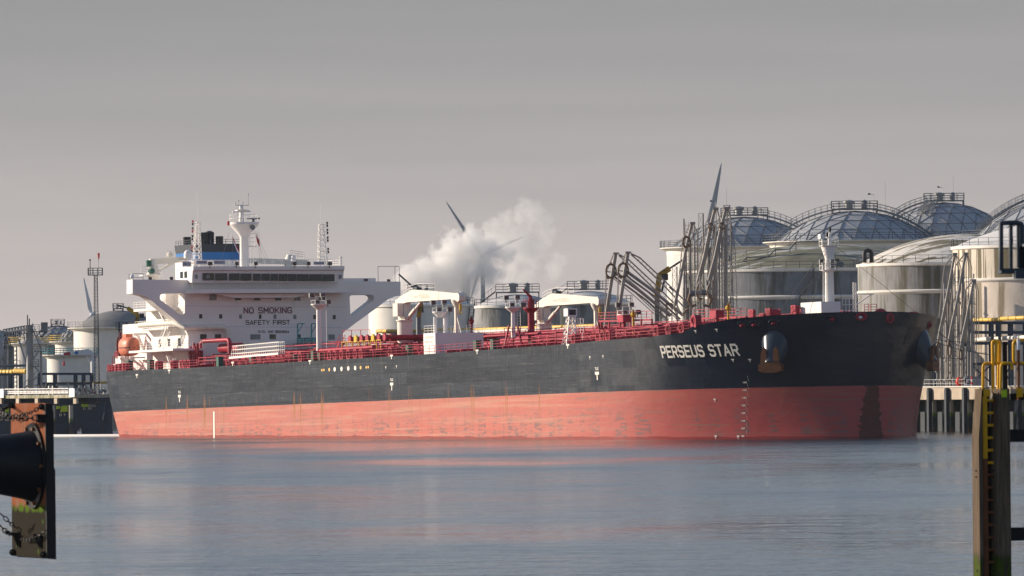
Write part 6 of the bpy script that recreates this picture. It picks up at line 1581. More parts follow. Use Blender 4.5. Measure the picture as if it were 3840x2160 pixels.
def quay_Y(px): return (QUAYM @ Q(px, 1440, QY + 0.8)).y
def board(name, label, cat, px0, px1, py0, py1, Y, m='signboard', group=None, txt=(), post=True):
    a, c = W(px0, py1, Y), W(px1, py0, Y); t = thing(name, label, cat, ((a.x + c.x) / 2, Y, 6.5), group=group)
    MB().mm((a.x, Y - 0.05, a.z), (c.x, Y + 0.05, c.z)).build('panel', m, t, space='world')
    for body, s, fy, tm in txt:
        mb = MB(); text_on(mb, body, s * (c.z - a.z), lambda u, v: ((a.x + c.x) / 2 + u, Y - 0.07, a.z + (c.z - a.z) * fy + v), 0.03); mb.build('lettering', tm, t, space='world', uvfix=False)
    if post: MB().cyl(((a.x + c.x) / 2, Y + 0.12, 6.4), ((a.x + c.x) / 2, Y + 0.12, c.z - 0.1), 0.06).build('post', 'grey', t, space='world')
    return t
board('berth_sign', 'large white sign with a big letter G on the quay', 'sign', 3617, 3640, 1414, 1450, quay_Y(3628), txt=(('G', 0.95, 0.58, 'textdark'), ('KADE OOST', 0.13, 0.08, 'textdark')))
for px, n in ((3501, '61'), (3541, '62'), (3581, '63')):
    board('number_sign', {'61': 'small white sign 61 on the quay railing, nearest the tanker bow', '62': 'small white sign 62 on the quay railing, between signs 61 and 63', '63': 'small white sign 63 on the quay railing, beside the red life ring case'}[n], 'sign', px - 4, px + 4, 1427, 1443, quay_Y(px), txt=((n, 0.6, 0.5, 'textdark'),))
LY = quay_Y(3597); lr = W(3597, 1431, LY); t = thing('life_ring_box', 'red rounded life ring case on the quay beside the G sign', 'life ring', (lr.x, LY, 6.5))
MB().sphere(lr, 0.52, 14, 1.35).build('case', 'lifering', t, space='world', smooth=50); MB().cyl((lr.x, LY + .2, 6.4), (lr.x, LY + .2, lr.z), 0.07).build('post', 'grey', t, space='world')
MB().mm((lr.x - .12, LY - .56, lr.z - .3), (lr.x - .05, LY - .45, lr.z + .3)).mm((lr.x + .05, LY - .56, lr.z - .3), (lr.x + .12, LY - .45, lr.z + .3)).build('stripe', 'white', t, space='world')
a, c = W(3647, 1450, 1109), W(3679, 1412, 1109)
t = thing('switch_cabinet', 'grey metal switch cabinet with four doors beside the G sign', 'cabinet', (a.x, 1109, 6.5))
MB().mm((a.x, 1109, 6.4), (c.x, 1110.2, c.z)).build('body', 'midgrey', t, space='world')
for k in range(2):
    for j in range(2): MB().mm((a.x + .08 + k * .62, 1108.95, 6.7 + j * .55), (a.x + .62 + k * .62, 1108.998, 7.2 + j * .55)).build('door', 'grey', t, space='world')
BY = quay_Y(3644); bx = W(3644, 1425, BY); t = thing('marker_post', 'red and white striped marker post right of the G sign', 'post', (bx.x, BY, 6.5))
for k in range(4): MB().cyl((bx.x, BY, 6.45 + k * .4), (bx.x, BY, 6.85 + k * .4), 0.14).build('band', 'lifering' if k % 2 else 'white', t, space='world')
# jetty beside the tanker (hidden low down, it carries the arms)
t = thing('tanker_jetty', 'jetty platform on piles behind the tanker carrying the loading arms', 'jetty', (0, 0, 0), matrix=QUAYM)
MB().mm((70, 26, 5.6), (168, 44, JZ)).build('deck', 'concrete', t)
for i in range(8):
    for y in (28, 41): MB().cyl((76 + i * 12, y, -4), (76 + i * 12, y, 5.7), 0.55, n=10).build('pile', 'pile', t)
MB().mm((84, 44, 5.8), (94, 65.98, 6.45)).build('approach_deck', 'concrete', t)
qp, nt, b, co = newmat('tidal_pile')
s3 = nt.nodes.new('ShaderNodeSeparateXYZ'); nt.links.new(co, s3.inputs[0])
zz = _math(nt, 'ADD', s3.outputs[2], _math(nt, 'MULTIPLY', _noise(nt, co, 2.0), 0.7))
c_ = _mix(nt, _ramp(nt, zz, 2.75, 2.95), (0.035, 0.045, 0.05), (0.40, 0.36, 0.30))
c_ = _mix(nt, _math(nt, 'MULTIPLY', _ramp(nt, zz, 2.4, 2.8), _ramp(nt, zz, 3.3, 2.9)), c_, (0.10, 0.16, 0.015))
c_ = _mix(nt, _ramp(nt, zz, 1.3, 0.7, 0, .8), c_, (0.11, 0.06, 0.04))
nt.links.new(c_, b.inputs['Base Color']); b.inputs['Roughness'].default_value = 0.85
M['quaypile'] = qp
for ch_ in bpy.data.objects:
    if ch_.name.startswith('pile') and ch_.parent and ch_.parent.name == 'quay_wall':
        ch_.data.materials.clear(); ch_.data.materials.append(qp)

# ================================================================== LEFT JETTY
LY0 = 1285.0
mm_ = mat('mossy_beam', (0.42, 0.37, 0.29), 0.85, var=0.1, scale=1.0, stain=(0.10, 0.11, 0.03), samt=0.85, sscale=(0.9, 0.9, 0.08), lo=0.42, hi=0.62); M['mossbeam'] = mm_
def c1(*p): return [(x / 4.831, 1180 + y / 4.831) for x, y in p]
def c6(*p): return [(x / 6.133, 1450 + y / 6.133) for x, y in p]
def WY(pts, Y): return [W(x, y, Y) for x, y in pts]
_j0 = W(140, 1480, LY0); _ju = Vector((CA, -SA, 0)); _jv = Vector((SA, CA, 0))
def JP(px, py, off=0.0):
    """point on the sunny face of the left jetty (it runs parallel to the tanker)"""
    d = ray(px, py); return CAMP + d * ((_j0 - CAMP + _jv * off).dot(_jv) / d.dot(_jv))
def jbox(mb, px0, px1, py0, py1, o0=0.0, o1=.5, z0=None):
    a, c = JP(px0, py1, o0), JP(px1, py0, o0); zl = a.z if z0 is None else z0
    vs = [Vector((p.x, p.y, z)) + _jv * o for z in (zl, c.z) for p, o in ((a, 0), (c, 0), (c, o1 - o0), (a, o1 - o0))]
    return mb.add(vs, [(3, 2, 1, 0), (4, 5, 6, 7), (0, 1, 5, 4), (1, 2, 6, 5), (2, 3, 7, 6), (3, 0, 4, 7)])
t = thing('side_jetty', 'concrete jetty beam on short columns at the left, mossy and sunlit', 'jetty', (_j0.x, _j0.y, 0))
jbox(MB(), -60, 285, 1480, 1495, 0, 8).build('deck_beam', 'mossbeam', t, space='world')
for px in (0, 65, 136, 208, 280): jbox(MB(), px - 5.5, px + 5.5, 1494, 1514, .05, .45).build('column', 'concrete', t, space='world')
u, v = W(-90, 1515, LY0 + 26), W(420, 1494, LY0 + 26)
MB().mm((u.x, LY0 + 27, -3), (v.x, LY0 + 27.7, 6.3)).build('sheet_wall', 'dolphin', t, space='world')
u, v = W(285, 1512, LY0), W(430, 1478, LY0)
MB().mm((u.x, LY0 + .8, v.z - 2), (v.x, LY0 + 9, v.z)).build('deck_block', 'dark', t, space='world')
# dolphins
def dolphin(label, px0, px1, py, Y, txt=None, tx=0, ty=0):
    a, c = W(px0, 1700, Y), W(px1, py, Y); t = thing('mooring_dolphin', label, 'mooring dolphin', ((a.x + c.x) / 2, Y, 0), group='mooring dolphins under the left jetty')
    MB().mm((a.x, Y, -3), (c.x, Y + 22, c.z)).build('block', 'dolphin', t, space='world')
    if txt:
        p = W(tx, ty, Y); mb = MB(); text_on(mb, txt, 0.62, lambda u, v: (p.x + u, Y - 0.03, p.z + v), 0.01, 1.15); mb.build('lettering', 'textwhite', t, space='world', uvfix=False)
    return t
dolphin('dark blue mooring dolphin numbered D 8 half behind the fender panel', -60, 44, 1517, LY0 - 14, 'D 8', 6, 1567)
D9 = dolphin('dark blue mooring dolphin numbered D 9 with lime panels', 196, 262, 1516, LY0 - 14, 'D 9', 234, 1556)
D10 = dolphin('dark blue mooring dolphin numbered D 10 beside the tanker stern', 272, 420, 1510, LY0 - 15, 'D 10', 327, 1532)
def panel(label, px, Y, m='lime'):
    q = WY(px, Y); t = thing('hanging_fender', label, 'fender', tuple(q[0]))
    n = len(q)
    MB().add([v for v in q] + [v + Vector((0, 0.3, 0)) for v in q], [tuple(range(n)), tuple(range(2 * n - 1, n - 1, -1))] + [(i, (i + 1) % n, (i + 1) % n + n, i + n) for i in range(n)]).build('panel', m, t, space='world')
    k = q[0].lerp(q[2], 0.5) + Vector((0, 0.28, 0))
    MB().cyl(k, k + Vector((0, 1.0, 0)), 0.2).build('mount', 'dark', t, space='world')
panel('lime green fender panel hung in front of the D 9 dolphin', c6((1420, 440), (1550, 435), (1560, 575), (1380, 588)), LY0 - 14.6)
panel('small lime panel left of the larger lime panel on the D 9 dolphin', c6((1290, 445), (1390, 450), (1385, 500), (1290, 520)), LY0 - 14.5)
panel('wide lime panel above the letters D 10', c6((1870, 400), (2035, 400), (2035, 465), (1870, 465)), LY0 - 15.5)
panel('dull olive panel at the right end above the letters D 10', c6((2040, 402), (2205, 402), (2205, 465), (2040, 465)), LY0 - 15.5, 'mossroof')
panel('lime panel at the far left above the rusty fender panel', c6((120, 460), (205, 460), (205, 585), (110, 590)), LY0 - 14.6)
t = thing('round_pile', 'pale round pile with green tide mark between D 9 and D 10', 'pile', (W(267, 1600, LY0 - 17).x, LY0 - 17, 0), group=None)
MB().cyl((0, 0, -3), (0, 0, W(267, 1520, LY0 - 17).z), 0.36, n=14).build('shaft', qp, t, smooth=40)
t = thing('round_pile', 'pale round pile with green tide mark just right of the rusty fender panel', 'pile', (W(199, 1600, LY0 - 17).x, LY0 - 17, 0))
MB().cyl((0, 0, -3), (0, 0, W(199, 1520, LY0 - 17).z), 0.36, n=14).build('shaft', qp, t, smooth=40)
# white guard railing with boards
t = thing('guard_railing', 'white heavy guard railing along the left jetty edge', 'railing', (_j0.x, _j0.y, 6.7))
a, c = JP(18, 1480, .3), JP(257, 1478.5, .3); bk = _jv * .9
mb = MB()
for k, w in ((0.25, .2), (0.55, .14), (0.95, .14)): mb.bar(a + Vector((0, 0, k)), c + Vector((0, 0, k)), 0.1, w)
for k in range(18): q = a.lerp(c, k / 17); mb.bar(q - Vector((0, 0, .1)), q + Vector((0, 0, 1.0)), 0.12, .2); mb.bar(q + bk, q + bk + Vector((0, 0, 1.0)), 0.1)
for k in (0.5, 0.95): mb.bar(a + bk + Vector((0, 0, k)), c + bk + Vector((0, 0, k)), 0.08, .12)
mb.build('rail', 'white', t, space='world')
def lboard(label, px0, px1, py0, py1):
    a, c = JP(px0, py1, -.3), JP(px1, py0, -.3)
    t = thing('notice_board', label, 'sign', (a.x, a.y, a.z))
    jbox(MB(), px0, px1, py0, py1, -.3, -.2).build('panel', 'signboard', t, space='world')
    for k in range(5): jbox(MB(), px0 + 3, px1 - 3 - 2 * (k % 3), py0 + 5 + 5 * k, py0 + 6.2 + 5 * k, -.33, -.303).build('text_line', 'signblue', t, space='world')
    m_ = a.lerp(c, .5); MB().bar(m_ + _jv * .1, m_ + _jv * .7, .12).build('bracket', 'grey', t, space='world')
lboard('white notice board at the right end of the white guard railing', 259, 279, 1457, 1489)
lboard('white notice board cut by the picture edge, above the rusty fender panel', -6, 13, 1458, 1492)
t = thing('grey_railing', 'thin grey railing and gate frames right of the white guard railing', 'railing', (W(330, 1478, LY0).x, LY0, 6.7))
a, c = W(284, 1477, LY0 + 1), W(402, 1476, LY0 + 1)
mb = MB().rail([a, c], 1.0, 1.4, .05, 3)
for px in (292, 312): u, v = W(px, 1478, LY0 + .8), W(px + 15, 1454, LY0 + .8); mb.bar((u.x, u.y, u.z), (u.x, u.y, v.z), .12).bar((v.x, u.y, u.z), (v.x, u.y, v.z), .12).bar((u.x, u.y, v.z), (v.x, u.y, v.z), .12)
mb.build('rail', 'grey', t, space='world')
w_ = W(330, 1492, LY0 - 1); t = thing('mooring_hook', 'dark quick release mooring hook on a small steel platform over D 10', 'mooring hook', tuple(w_))
MB().mm((w_.x - 2.2, LY0 - 1.5, w_.z - .8), (w_.x + 1.7, LY0 + .79, w_.z - .6)).rail([(w_.x - 1.2, LY0 - 1.4, w_.z - .6), (w_.x + 1.6, LY0 - 1.4, w_.z - .6)], 1.3, 1.4, .06, 2).build('platform', 'midgrey', t, space='world')
MB().sphere((w_.x - .9, LY0 - .8, w_.z), .55, 12).cyl((w_.x - .4, LY0 - .8, w_.z + .2), (w_.x + .7, LY0 - .8, w_.z + .35), .3).build('hook', 'dark', t, space='world', smooth=50)
MB().cyl((w_.x + .4, LY0 - .9, w_.z + .4), (w_.x + 1.0, LY0 - .9, w_.z + .4), .32, n=12).build('capstan', 'signboard', t, space='world')
u = W(390, 1560, LY0 - 15.4); t = thing('fender_log', 'pale pole hanging in front of the D 10 dolphin beside the stern', 'fender', tuple(u)); MB().cyl(u + Vector((-.25, 0, -.7)), u + Vector((0.05, 0, .7)), .14, n=8).cyl(u + Vector((0.05, 0, .7)), u + Vector((.2, .1, 2.3)), .03, n=4).build('pole', 'pile', t, space='world')
for px in (297, 432): pass
for px, lab in ((298, 'small white float on the water below D 10'), (433, 'white float box at the tanker stern waterline')):
    u = W(px, 1622, LY0 - 20); t = thing('float', lab, 'float', (u.x, u.y, 0)); MB().mm((u.x - .35, u.y - .3, -.15), (u.x + .35, u.y + .3, .55)).build('box', 'white', t, space='world'); MB().bar((u.x + .15, u.y, .5), (u.x + .15, u.y, 1.1), .08).bar((u.x - .3, u.y, .75), (u.x + .45, u.y, .75), .06).build('mast', 'offwhite', t, space='world')
t = thing('floating_boom', 'long white floating boom on the water from the fender to the tanker stern', 'boom', (W(300, 1637, 1205).x, 1205, 0))
MB().tube([(W(120, 1638, 1215).x, 1215, .12), (W(300, 1637, 1205).x, 1205, .12), (W(480, 1637, 1198).x, 1198.5, .12)], .27, 8).build('float_tube', 'boom', t, space='world', smooth=50)
# gangway tower
GY = 1292.0
t = thing('gangway_tower', 'grey gangway tower with lattice arm, zigzag stairs and cabin on the left jetty', 'tower', (W(113, 1450, GY).x, GY, 6.7))
u, v = W(113, 1462, GY), W(112, 1218, GY)
MB().cyl((u.x, GY, 6.5), (u.x, GY, v.z), 0.62, n=20).build('column', 'grey', t, space='world', smooth=40)
q = WY(c1((70, 415), (70, 270), (95, 225), (490, 195), (490, 345), (250, 405)), GY)
mb = MB()
for d in (-1.2, 1.2):
    D_ = Vector((0, d, 0))
    lo, hi = (W(14, 1264, GY), W(101, 1250, GY)), (W(14, 1236, GY), W(101, 1221, GY))
    mid = (lo[0].lerp(hi[0], .5), lo[1].lerp(hi[1], .5))
    for l_ in (lo, hi, mid): mb.bar(l_[0] + D_, l_[1] + D_, .16)
    for k in range(9):
        p0, p1 = lo[0].lerp(lo[1], k / 8) + D_, hi[0].lerp(hi[1], k / 8) + D_
        mb.bar(p0, p1, .12)
        if k < 8: mb.bar(p0, hi[0].lerp(hi[1], (k + 1) / 8) + D_, .08)
for k in range(9):
    for l_ in (lo, hi): p = l_[0].lerp(l_[1], k / 8); mb.bar(p - Vector((0, 1.2, 0)), p + Vector((0, 1.2, 0)), .12)
mb.build('lattice_arm', 'grey', t, space='world')
mb = MB()
for k in range(8): p = W(19 + k * 8, 1252, GY - .5); mb.mm((p.x - .12, GY - .9, p.z - .5), (p.x + .12, GY - .3, p.z + .4))
mb.build('arm_machinery', 'dark', t, space='world')
mb = MB()
q = WY(c1((95, 425), (75, 620), (165, 430), (205, 610)), GY)
mb.bar(q[0], q[1], .14).bar(q[2], q[3], .14).bar(q[0], q[3], .1).bar(q[2], q[1], .1)
for k in range(7): mb.bar(q[0].lerp(q[1], k / 6), q[2].lerp(q[3], k / 6), .09)
mb.build('hanging_ladder', 'dark', t, space='world')
q = WY(c1((345, 460), (480, 900), (430, 360), (495, 700), (490, 985)), GY)
MB().bar(q[0], q[1], .26).bar(q[2], q[3], .18).bar(q[1], q[4], .2).build('strut', 'grey', t, space='world')
FL = [((590, 260), (745, 620)), ((690, 680), (530, 910)), ((620, 940), (730, 1050)), ((690, 1110), (440, 1340))]
for (p0, p1) in FL:
    a, c = WY(c1(p0, p1), GY - 1.0); MB().stair(c if c.z < a.z else a, a if c.z < a.z else c, (0, 1, 0), .9, .05).build('stair_flight', 'grey', t, space='world')
for px0, px1, py in ((620, 835, 655), (565, 700, 930), (580, 850, 300)):
    a, c = WY(c1((px0, py), (px1, py)), GY - 1.0); MB().mm((a.x, GY - 1.7, a.z - .15), (c.x, GY - .2, a.z)).rail([(a.x, GY - 1.7, a.z), (c.x, GY - 1.7, a.z), (c.x, GY - .2, a.z)], 1.1, 1.2, .05, 3).build('landing', 'midgrey', t, space='world')
a, c = WY(c1((748, 1060), (748, 650)), GY - .4); MB().cyl((a.x, GY - .4, 6.5), (a.x, GY - .4, c.z), .2, n=10).build('stair_post', 'grey', t, space='world')
a, c = WY(c1((748, 300), (858, 138)), GY - 1.0); MB().mm((a.x, GY - 1.8, a.z), (c.x, GY + .4, c.z)).build('cabin', 'midgrey', t, space='world')
a, c = WY(c1((700, 310), (850, 310)), GY); MB().bar(a, c, .25).bar(c, WY(c1((745, 410)), GY)[0], .18).bar(a, WY(c1((745, 410)), GY)[0], .14).build('cabin_bracket', 'dark', t, space='world')
for px, y0 in ((497, 5), (531, 70)): a, c = WY(c1((px, 200), (px, y0)), GY); MB().cyl(a, c, .1, n=6).build('aerial', 'dark', t, space='world')
# slim lattice mast with platform and wind sock
MY = 1300.0
a, c = W(363, 1462, MY), W(359, 1033, MY)
t = thing('light_mast', 'slim dark lattice mast with railed platform and wind sock', 'mast', (a.x, MY, 6.5))
MB().lattice((a.x, MY, 6.4), (c.x, MY, c.z), 0.95, 0.55, 34, .055, u=(1, 0, 0)).build('lattice', 'dark', t, space='world')
MB().ladder((a.x + .1, MY - .3, 6.6), (c.x + .1, MY - .3, c.z), (1, 0, 0), .4, .03, .5).build('ladder', 'dark', t, space='world')
u, v = W(331, 1033, MY), W(384, 1033, MY)
MB().mm((u.x, MY - 1.1, u.z), (v.x, MY + 1.1, u.z + .12)).rail([(u.x, MY - 1.1, u.z), (v.x, MY - 1.1, u.z), (v.x, MY + 1.1, u.z), (u.x, MY + 1.1, u.z), (u.x, MY - 1.1, u.z)], 1.25, .8, .05, 3).build('platform', 'dark', t, space='world')
p = W(338, 1003, MY); MB().cyl((p.x, MY, u.z), (p.x, MY, W(338, 975, MY).z), .07).cyl((p.x, MY, W(338, 978, MY).z), (p.x, MY, W(338, 972, MY).z), .16).build('beacon', 'black', t, space='world')
p = W(370, 1003, MY); z1_ = W(370, 949, MY).z; MB().cyl((p.x, MY, u.z), (p.x, MY, z1_), .04).build('sock_pole', 'grey', t, space='world')
MB().tube([(p.x, MY, z1_), (p.x + .03, MY, z1_ - .5), (p.x, MY, z1_ - 1.05)], [.2, .17, .09], 8).build('wind_sock', 'lifering', t, space='world', smooth=50)
# white and red boom crane
CY = 1330.0
def cc(*p): return WY(c1(*p), CY)
t = thing('boom_crane', 'white crane with red boom tip standing low behind the left jetty', 'crane', (cc((1690, 1040))[0].x, CY, 6.5))
q = cc((1275, 672), (1275, 735), (1700, 735), (1780, 770), (1800, 800), (1775, 720), (1600, 620))
MB().prism([(p.x, p.z) for p in q], 1, CY - .5, CY + .5).build('boom', 'turbwhite', t, space='world')
q = cc((1175, 692), (1275, 672), (1275, 735), (1160, 735), (1150, 700)); MB().prism([(p.x, p.z) for p in q], 1, CY - .45, CY + .45).build('boom_tip', 'flagred', t, space='world')
q = cc((1690, 740), (1675, 1040), (1560, 765), (1700, 900))
MB().cyl((q[0].x, CY, 6.4), (q[0].x, CY, q[0].z), .5, n=14).build('pedestal', 'turbwhite', t, space='world', smooth=40)
MB().cyl(q[2], q[3], .2, n=8).build('hydraulic_ram', 'turbwhite', t, space='world')
q = cc((1388, 690)); MB().cyl((q[0].x, CY - .52, q[0].z), (q[0].x, CY - .56, q[0].z), .3, n=16).build('round_emblem', 'funnel_blue', t, space='world')
q = cc((1158, 735), (1158, 930)); MB().cyl(q[0], q[1], .04, n=4).cyl(q[1], q[1] + Vector((0, 0, .8)), .2, n=8).build('hook_block', 'flagred', t, space='world')
# pipe racks and pipes on the left
rack('navy pipe rack behind the jetty railing, right of the gangway tower', (145, 203, 280, 310, 341), 1470, 1401, (1402, 1438), 1315, 5, False)
rack('navy pipe rack left of the gangway tower under the thick yellow pipe', (-12, 35, 74), 1470, 1402, (1404,), 1312, 5, False)
def lpipe(label, pts, Y, r, m, dy=0): 
    q = [W(x, y, Y + dy * i) for i, (x, y) in enumerate(c1(*pts))]; t = thing('pipeline', label, 'pipeline', tuple(q[0])); MB().tube(q, r, 10).build('pipe', m, t, space='world', smooth=40)
    mb = MB(); n = 7
    for u, v in zip(q[:-1], q[1:]):
        for k in range(1, n): mb.cyl(u.lerp(v, k / n - .004), u.lerp(v, k / n + .004), r * 1.15, n=10)
    mb.build('flange', m, t, space='world')
lpipe('thick yellow pipe running in from the left picture edge', ((-200, 1042), (250, 1038), (270, 1020), (480, 1025)), 1326, .42, 'pipe_yellow', -5)
lpipe('yellowish thin pipe along the rack right of the gangway tower', ((860, 1262), (1200, 1240), (1700, 1235), (2000, 1225)), 1318, .22, 'pipe_yellow')
lpipe('white thin pipe below the yellowish pipe on the rack', ((620, 1272), (1240, 1266), (1480, 1262)), 1317, .2, 'rim')
lpipe('thin grey pipe high across the left tanks', ((-200, 935), (330, 925), (560, 915)), 1330, .22, 'midgrey')
rr = random.Random(11)
for i, px in enumerate((150, 163, 176, 189, 216, 229, 243, 255, 268, 290, 302, 322, 334, 352, 378, 390)):
    Y = 1306 + rr.uniform(0, 6); h = rr.uniform(8, 38); u, v = W(px, 1470, Y), W(px, 1470 - h, Y)
    t = thing('pump_stack', 'small grey valve and riser among the pipework behind the left jetty railing', 'pipe fitting', (u.x, Y, 6.5), group='valves behind the left jetty railing')
    MB().cyl((u.x, Y, 6.3), (u.x, Y, v.z), rr.uniform(.08, .3), n=8).build('riser', rr.choice(['grey', 'midgrey', 'rim', 'dark']), t, space='world', smooth=40)
    MB().cyl((u.x - .35, Y, 7.0 + rr.uniform(0, .8)), (u.x + .35, Y, 7.0 + rr.uniform(0, .8)), .24, n=10).build('valve', rr.choice(['rim', 'grey', 'midgrey', 'flagred', 'dark']), t, space='world', smooth=40)
t = thing('mast_frame', 'thin navy lattice stair tower at the far left behind the tower struts', 'tower', (W(47, 1450, 1400).x, 1400, 6.0))
MB().lattice((W(47, 1450, 1400).x, 1400, 5.9), W(47, 1300, 1400), 1.6, 1.5, 12, .08, u=(1, 0, 0)).build('lattice', 'midgrey', t, space='world')
q = WY([(1 + x, y) for x, y in ((-8, 1350), (3, 1325), (2, 1290), (-6, 1270))], 1330)
t = thing('hose_boom', 'grey blue lattice boom end curving in at the far left edge', 'crane', tuple(q[0])); MB().tube(q, .45, 8).build('boom', 'dome', t, space='world', smooth=40)
for px, hgt in ((8, 62), (76, 58)):
    u = W(px, 1440, 1350); t = thing('lamp_post', 'thin street lamp among the left tanks, %s' % ('near the picture edge' if px == 8 else 'in front of the narrow white tank'), 'lamp', (u.x, 1350, 6.0))
    z = W(px, 1352, 1350).z
    MB().cyl((u.x, 1350, 5.9), (u.x, 1350, z), .07, n=6).build('pole', 'grey', t, space='world'); MB().bar((u.x, 1350, z), (u.x - 1.3, 1350, z + .1), .07).mm((u.x - 1.6, 1349.9, z + .02), (u.x - 1.0, 1350.1, z + .16)).build('lamp_head', 'grey', t, space='world')
# pipe bends and rack at the stern side of the left jetty (dark, with red pipes)
u, v = W(442, 1375, 1262), W(475, 1208, 1262)
t = thing('hose_tower', 'dark steel hose tower with maroon pipe bends behind the lifeboat', 'tower', (u.x, 1262, 6.5))
mb = MB()
for px in (446, 474):
    p = W(px, 1208, 1262); mb.bar((p.x, 1262, 6.4), (p.x, 1262, p.z), .18).bar((p.x, 1264, 6.4), (p.x, 1264, p.z), .18)
p0, p1 = W(436, 1237, 1262), W(478, 1237, 1262)
mb.mm((p0.x, 1261.3, p0.z), (p1.x, 1264.5, p0.z + .15)).rail([(p0.x, 1261.3, p0.z), (p1.x, 1261.3, p0.z)], 1.2, .7, .05, 3)
mb.build('frame', 'navy', t, space='world')
for k, px in enumerate((440, 448, 457)):
    q = WY([(px, 1380), (px, 1280), (px + 3, 1267), (px + 10, 1262), (px + 14, 1245)], 1261 - .4 * k); MB().tube(q, .2, 8).build('pipe_bend', 'darkred', t, space='world', smooth=40)

# ================================================================== FOREGROUND
# cone fender with rusty steel panel, left
FY = 181.0
fw = W(45, 1512, FY), W(200, 2094, FY)
# the steel panel is seen from its back, at a slant: its normal points left of the camera
FN = Vector((-.94, -.342, 0)); FE = Vector((.342, -.94, 0)); FO = W(172, 1800, FY)
def FQ(x, y, off=0.0):
    d = ray(x, y); return CAMP + d * ((FO - CAMP + FN * off).dot(FN) / d.dot(FN))
pTL, pBR = FQ(45, 1512), FQ(172, 2090)
t = thing('marine_fender', 'rusty steel fender panel on a black rubber cone with chains, dark timber edge', 'fender', (FO.x, FO.y, pBR.z))
rp, nt, b, co = newmat('rusty_panel')
s3 = nt.nodes.new('ShaderNodeSeparateXYZ'); nt.links.new(co, s3.inputs[0])
n1 = _noise(nt, co, 2.2, 5, .6); n2 = _noise(nt, co, (9, 9, 1.0), 4, .6)
c_ = _mix(nt, _ramp(nt, n1, .38, .62), (0.20, 0.055, 0.018), (0.21, 0.085, 0.05))
c_ = _mix(nt, _ramp(nt, n2, .56, .64, 0, .7), c_, (0.13, 0.11, 0.10))
c_ = _mix(nt, _ramp(nt, _noise(nt, co, (3, 3, .5)), .60, .68, 0, .8), c_, (0.06, 0.025, 0.015))
PANEL_Z0 = fw[1].z
zz = _math(nt, 'ADD', s3.outputs[2], _math(nt, 'MULTIPLY', n1, .22))
c_ = _mix(nt, _ramp(nt, zz, 1.35, 1.22), c_, (0.017, 0.014, 0.010))
gb = _math(nt, 'MULTIPLY', _ramp(nt, zz, 1.16, 1.22), _ramp(nt, zz, 1.42, 1.30))
c_ = _mix(nt, _math(nt, 'MULTIPLY', gb, _ramp(nt, _noise(nt, co, (5, 5, 1)), .40, .52)), c_, (0.055, 0.10, 0.006))
c_ = _mix(nt, _math(nt, 'MULTIPLY', _ramp(nt, _noise(nt, co, 4.0), .66, .70), _ramp(nt, zz, 1.2, 1.0)), c_, (0.05, 0.095, 0.008))
nt.links.new(c_, b.inputs['Base Color']); b.inputs['Roughness'].default_value = .8; b.inputs['Specular IOR Level'].default_value = .03
bn = nt.nodes.new('ShaderNodeBump'); bn.inputs['Distance'].default_value = .01; nt.links.new(n1, bn.inputs['Height']); nt.links.new(bn.outputs[0], b.inputs['Normal'])
M['rustpanel'] = rp
wid = (FO - FQ(43, 1800)).dot(FE); zt_, zb_ = FQ(110, 1512).z, FQ(110, 2088).z
def FL_(a, c, z): p = FO + FE * a + FN * c; return Vector((p.x, p.y, z))          # a along the panel from its right edge, c towards the viewer
def fbox(mb, a0, a1, c0, c1, z0, z1):
    o = len(mb.v); mb.mm((a0, c0, z0), (a1, c1, z1))
    for i in range(o, len(mb.v)): v = mb.v[i]; mb.v[i] = FL_(v.x, v.y, v.z)
    return mb
fbox(MB(), -wid, 0, -.12, 0, zb_, zt_).build('steel_panel', 'rustpanel', t, space='world')
T_ = (W(200, 1800, FO.y).x - FO.x) / .94
mb = MB(); o_ = [(.004, zb_ - .03), (.03, zb_ - .03), (.03, zt_ - .02), (.004, zt_ - .02)]
fbox(mb, -wid, .004 - .008, -T_, -.124, zb_ - .03, zt_ - .03)
mb.build('timber_facing', 'darkbeam', t, space='world')
mb = MB()
q_ = [(-T_ - .03, zb_ - .04), (.01, zb_ - .02), (.01, zt_ - .03), (-T_ * .35, zt_ - .03), (-T_ * .8, zt_ - .09), (-T_ - .0, zt_ - .22), (-T_ - .0, zt_ - 1.55), (-T_ - .03, zt_ - 1.6)]
n = len(q_)
mb.add([FL_(.0, c, z) for c, z in q_] + [FL_(.06, c, z) for c, z in q_], [tuple(range(n)), tuple(range(2 * n - 1, n - 1, -1))] + [(i, (i + 1) % n, (i + 1) % n + n, i + n) for i in range(n)])
mb.build('end_plate', 'rubber', t, space='world')
# rubber cone on the back of the panel, running out of the picture
cc_ = FQ(128, 1748, 0.0); n = 40
u_ = Vector((0, 0, 1)); w2 = FE
rings = []
for dist, r in ((0.0, 1.02), (.07, 1.02), (.075, .86), (.14, .84), (.30, .80), (.8, .72), (1.6, .60), (2.2, .54), (2.6, .52)):
    c0 = cc_ + FN * dist + Vector((0, 0, .05 * dist)); rings.append([c0 + u_ * (r * math.cos(2 * math.pi * k / n)) + w2 * (r * math.sin(2 * math.pi * k / n)) for k in range(n)])
mb = MB(); mb.add([v for g_ in rings for v in g_], [(i * n + k, i * n + (k + 1) % n, (i + 1) * n + (k + 1) % n, (i + 1) * n + k) for i in range(len(rings) - 1) for k in range(n)] + [tuple(range(n)), tuple(range((len(rings) - 1) * n, len(rings) * n))])
mb.build('rubber_cone', 'rubber', t, space='world', smooth=40)
for k in range(10):
    a = 2 * math.pi * (k + .5) / 10; p = cc_ + FN * .07 + u_ * (.93 * math.cos(a)) + w2 * (.93 * math.sin(a))
    MB().cyl(p, p + FN * .07, .045, n=6).build('bolt', 'rust', t, space='world')
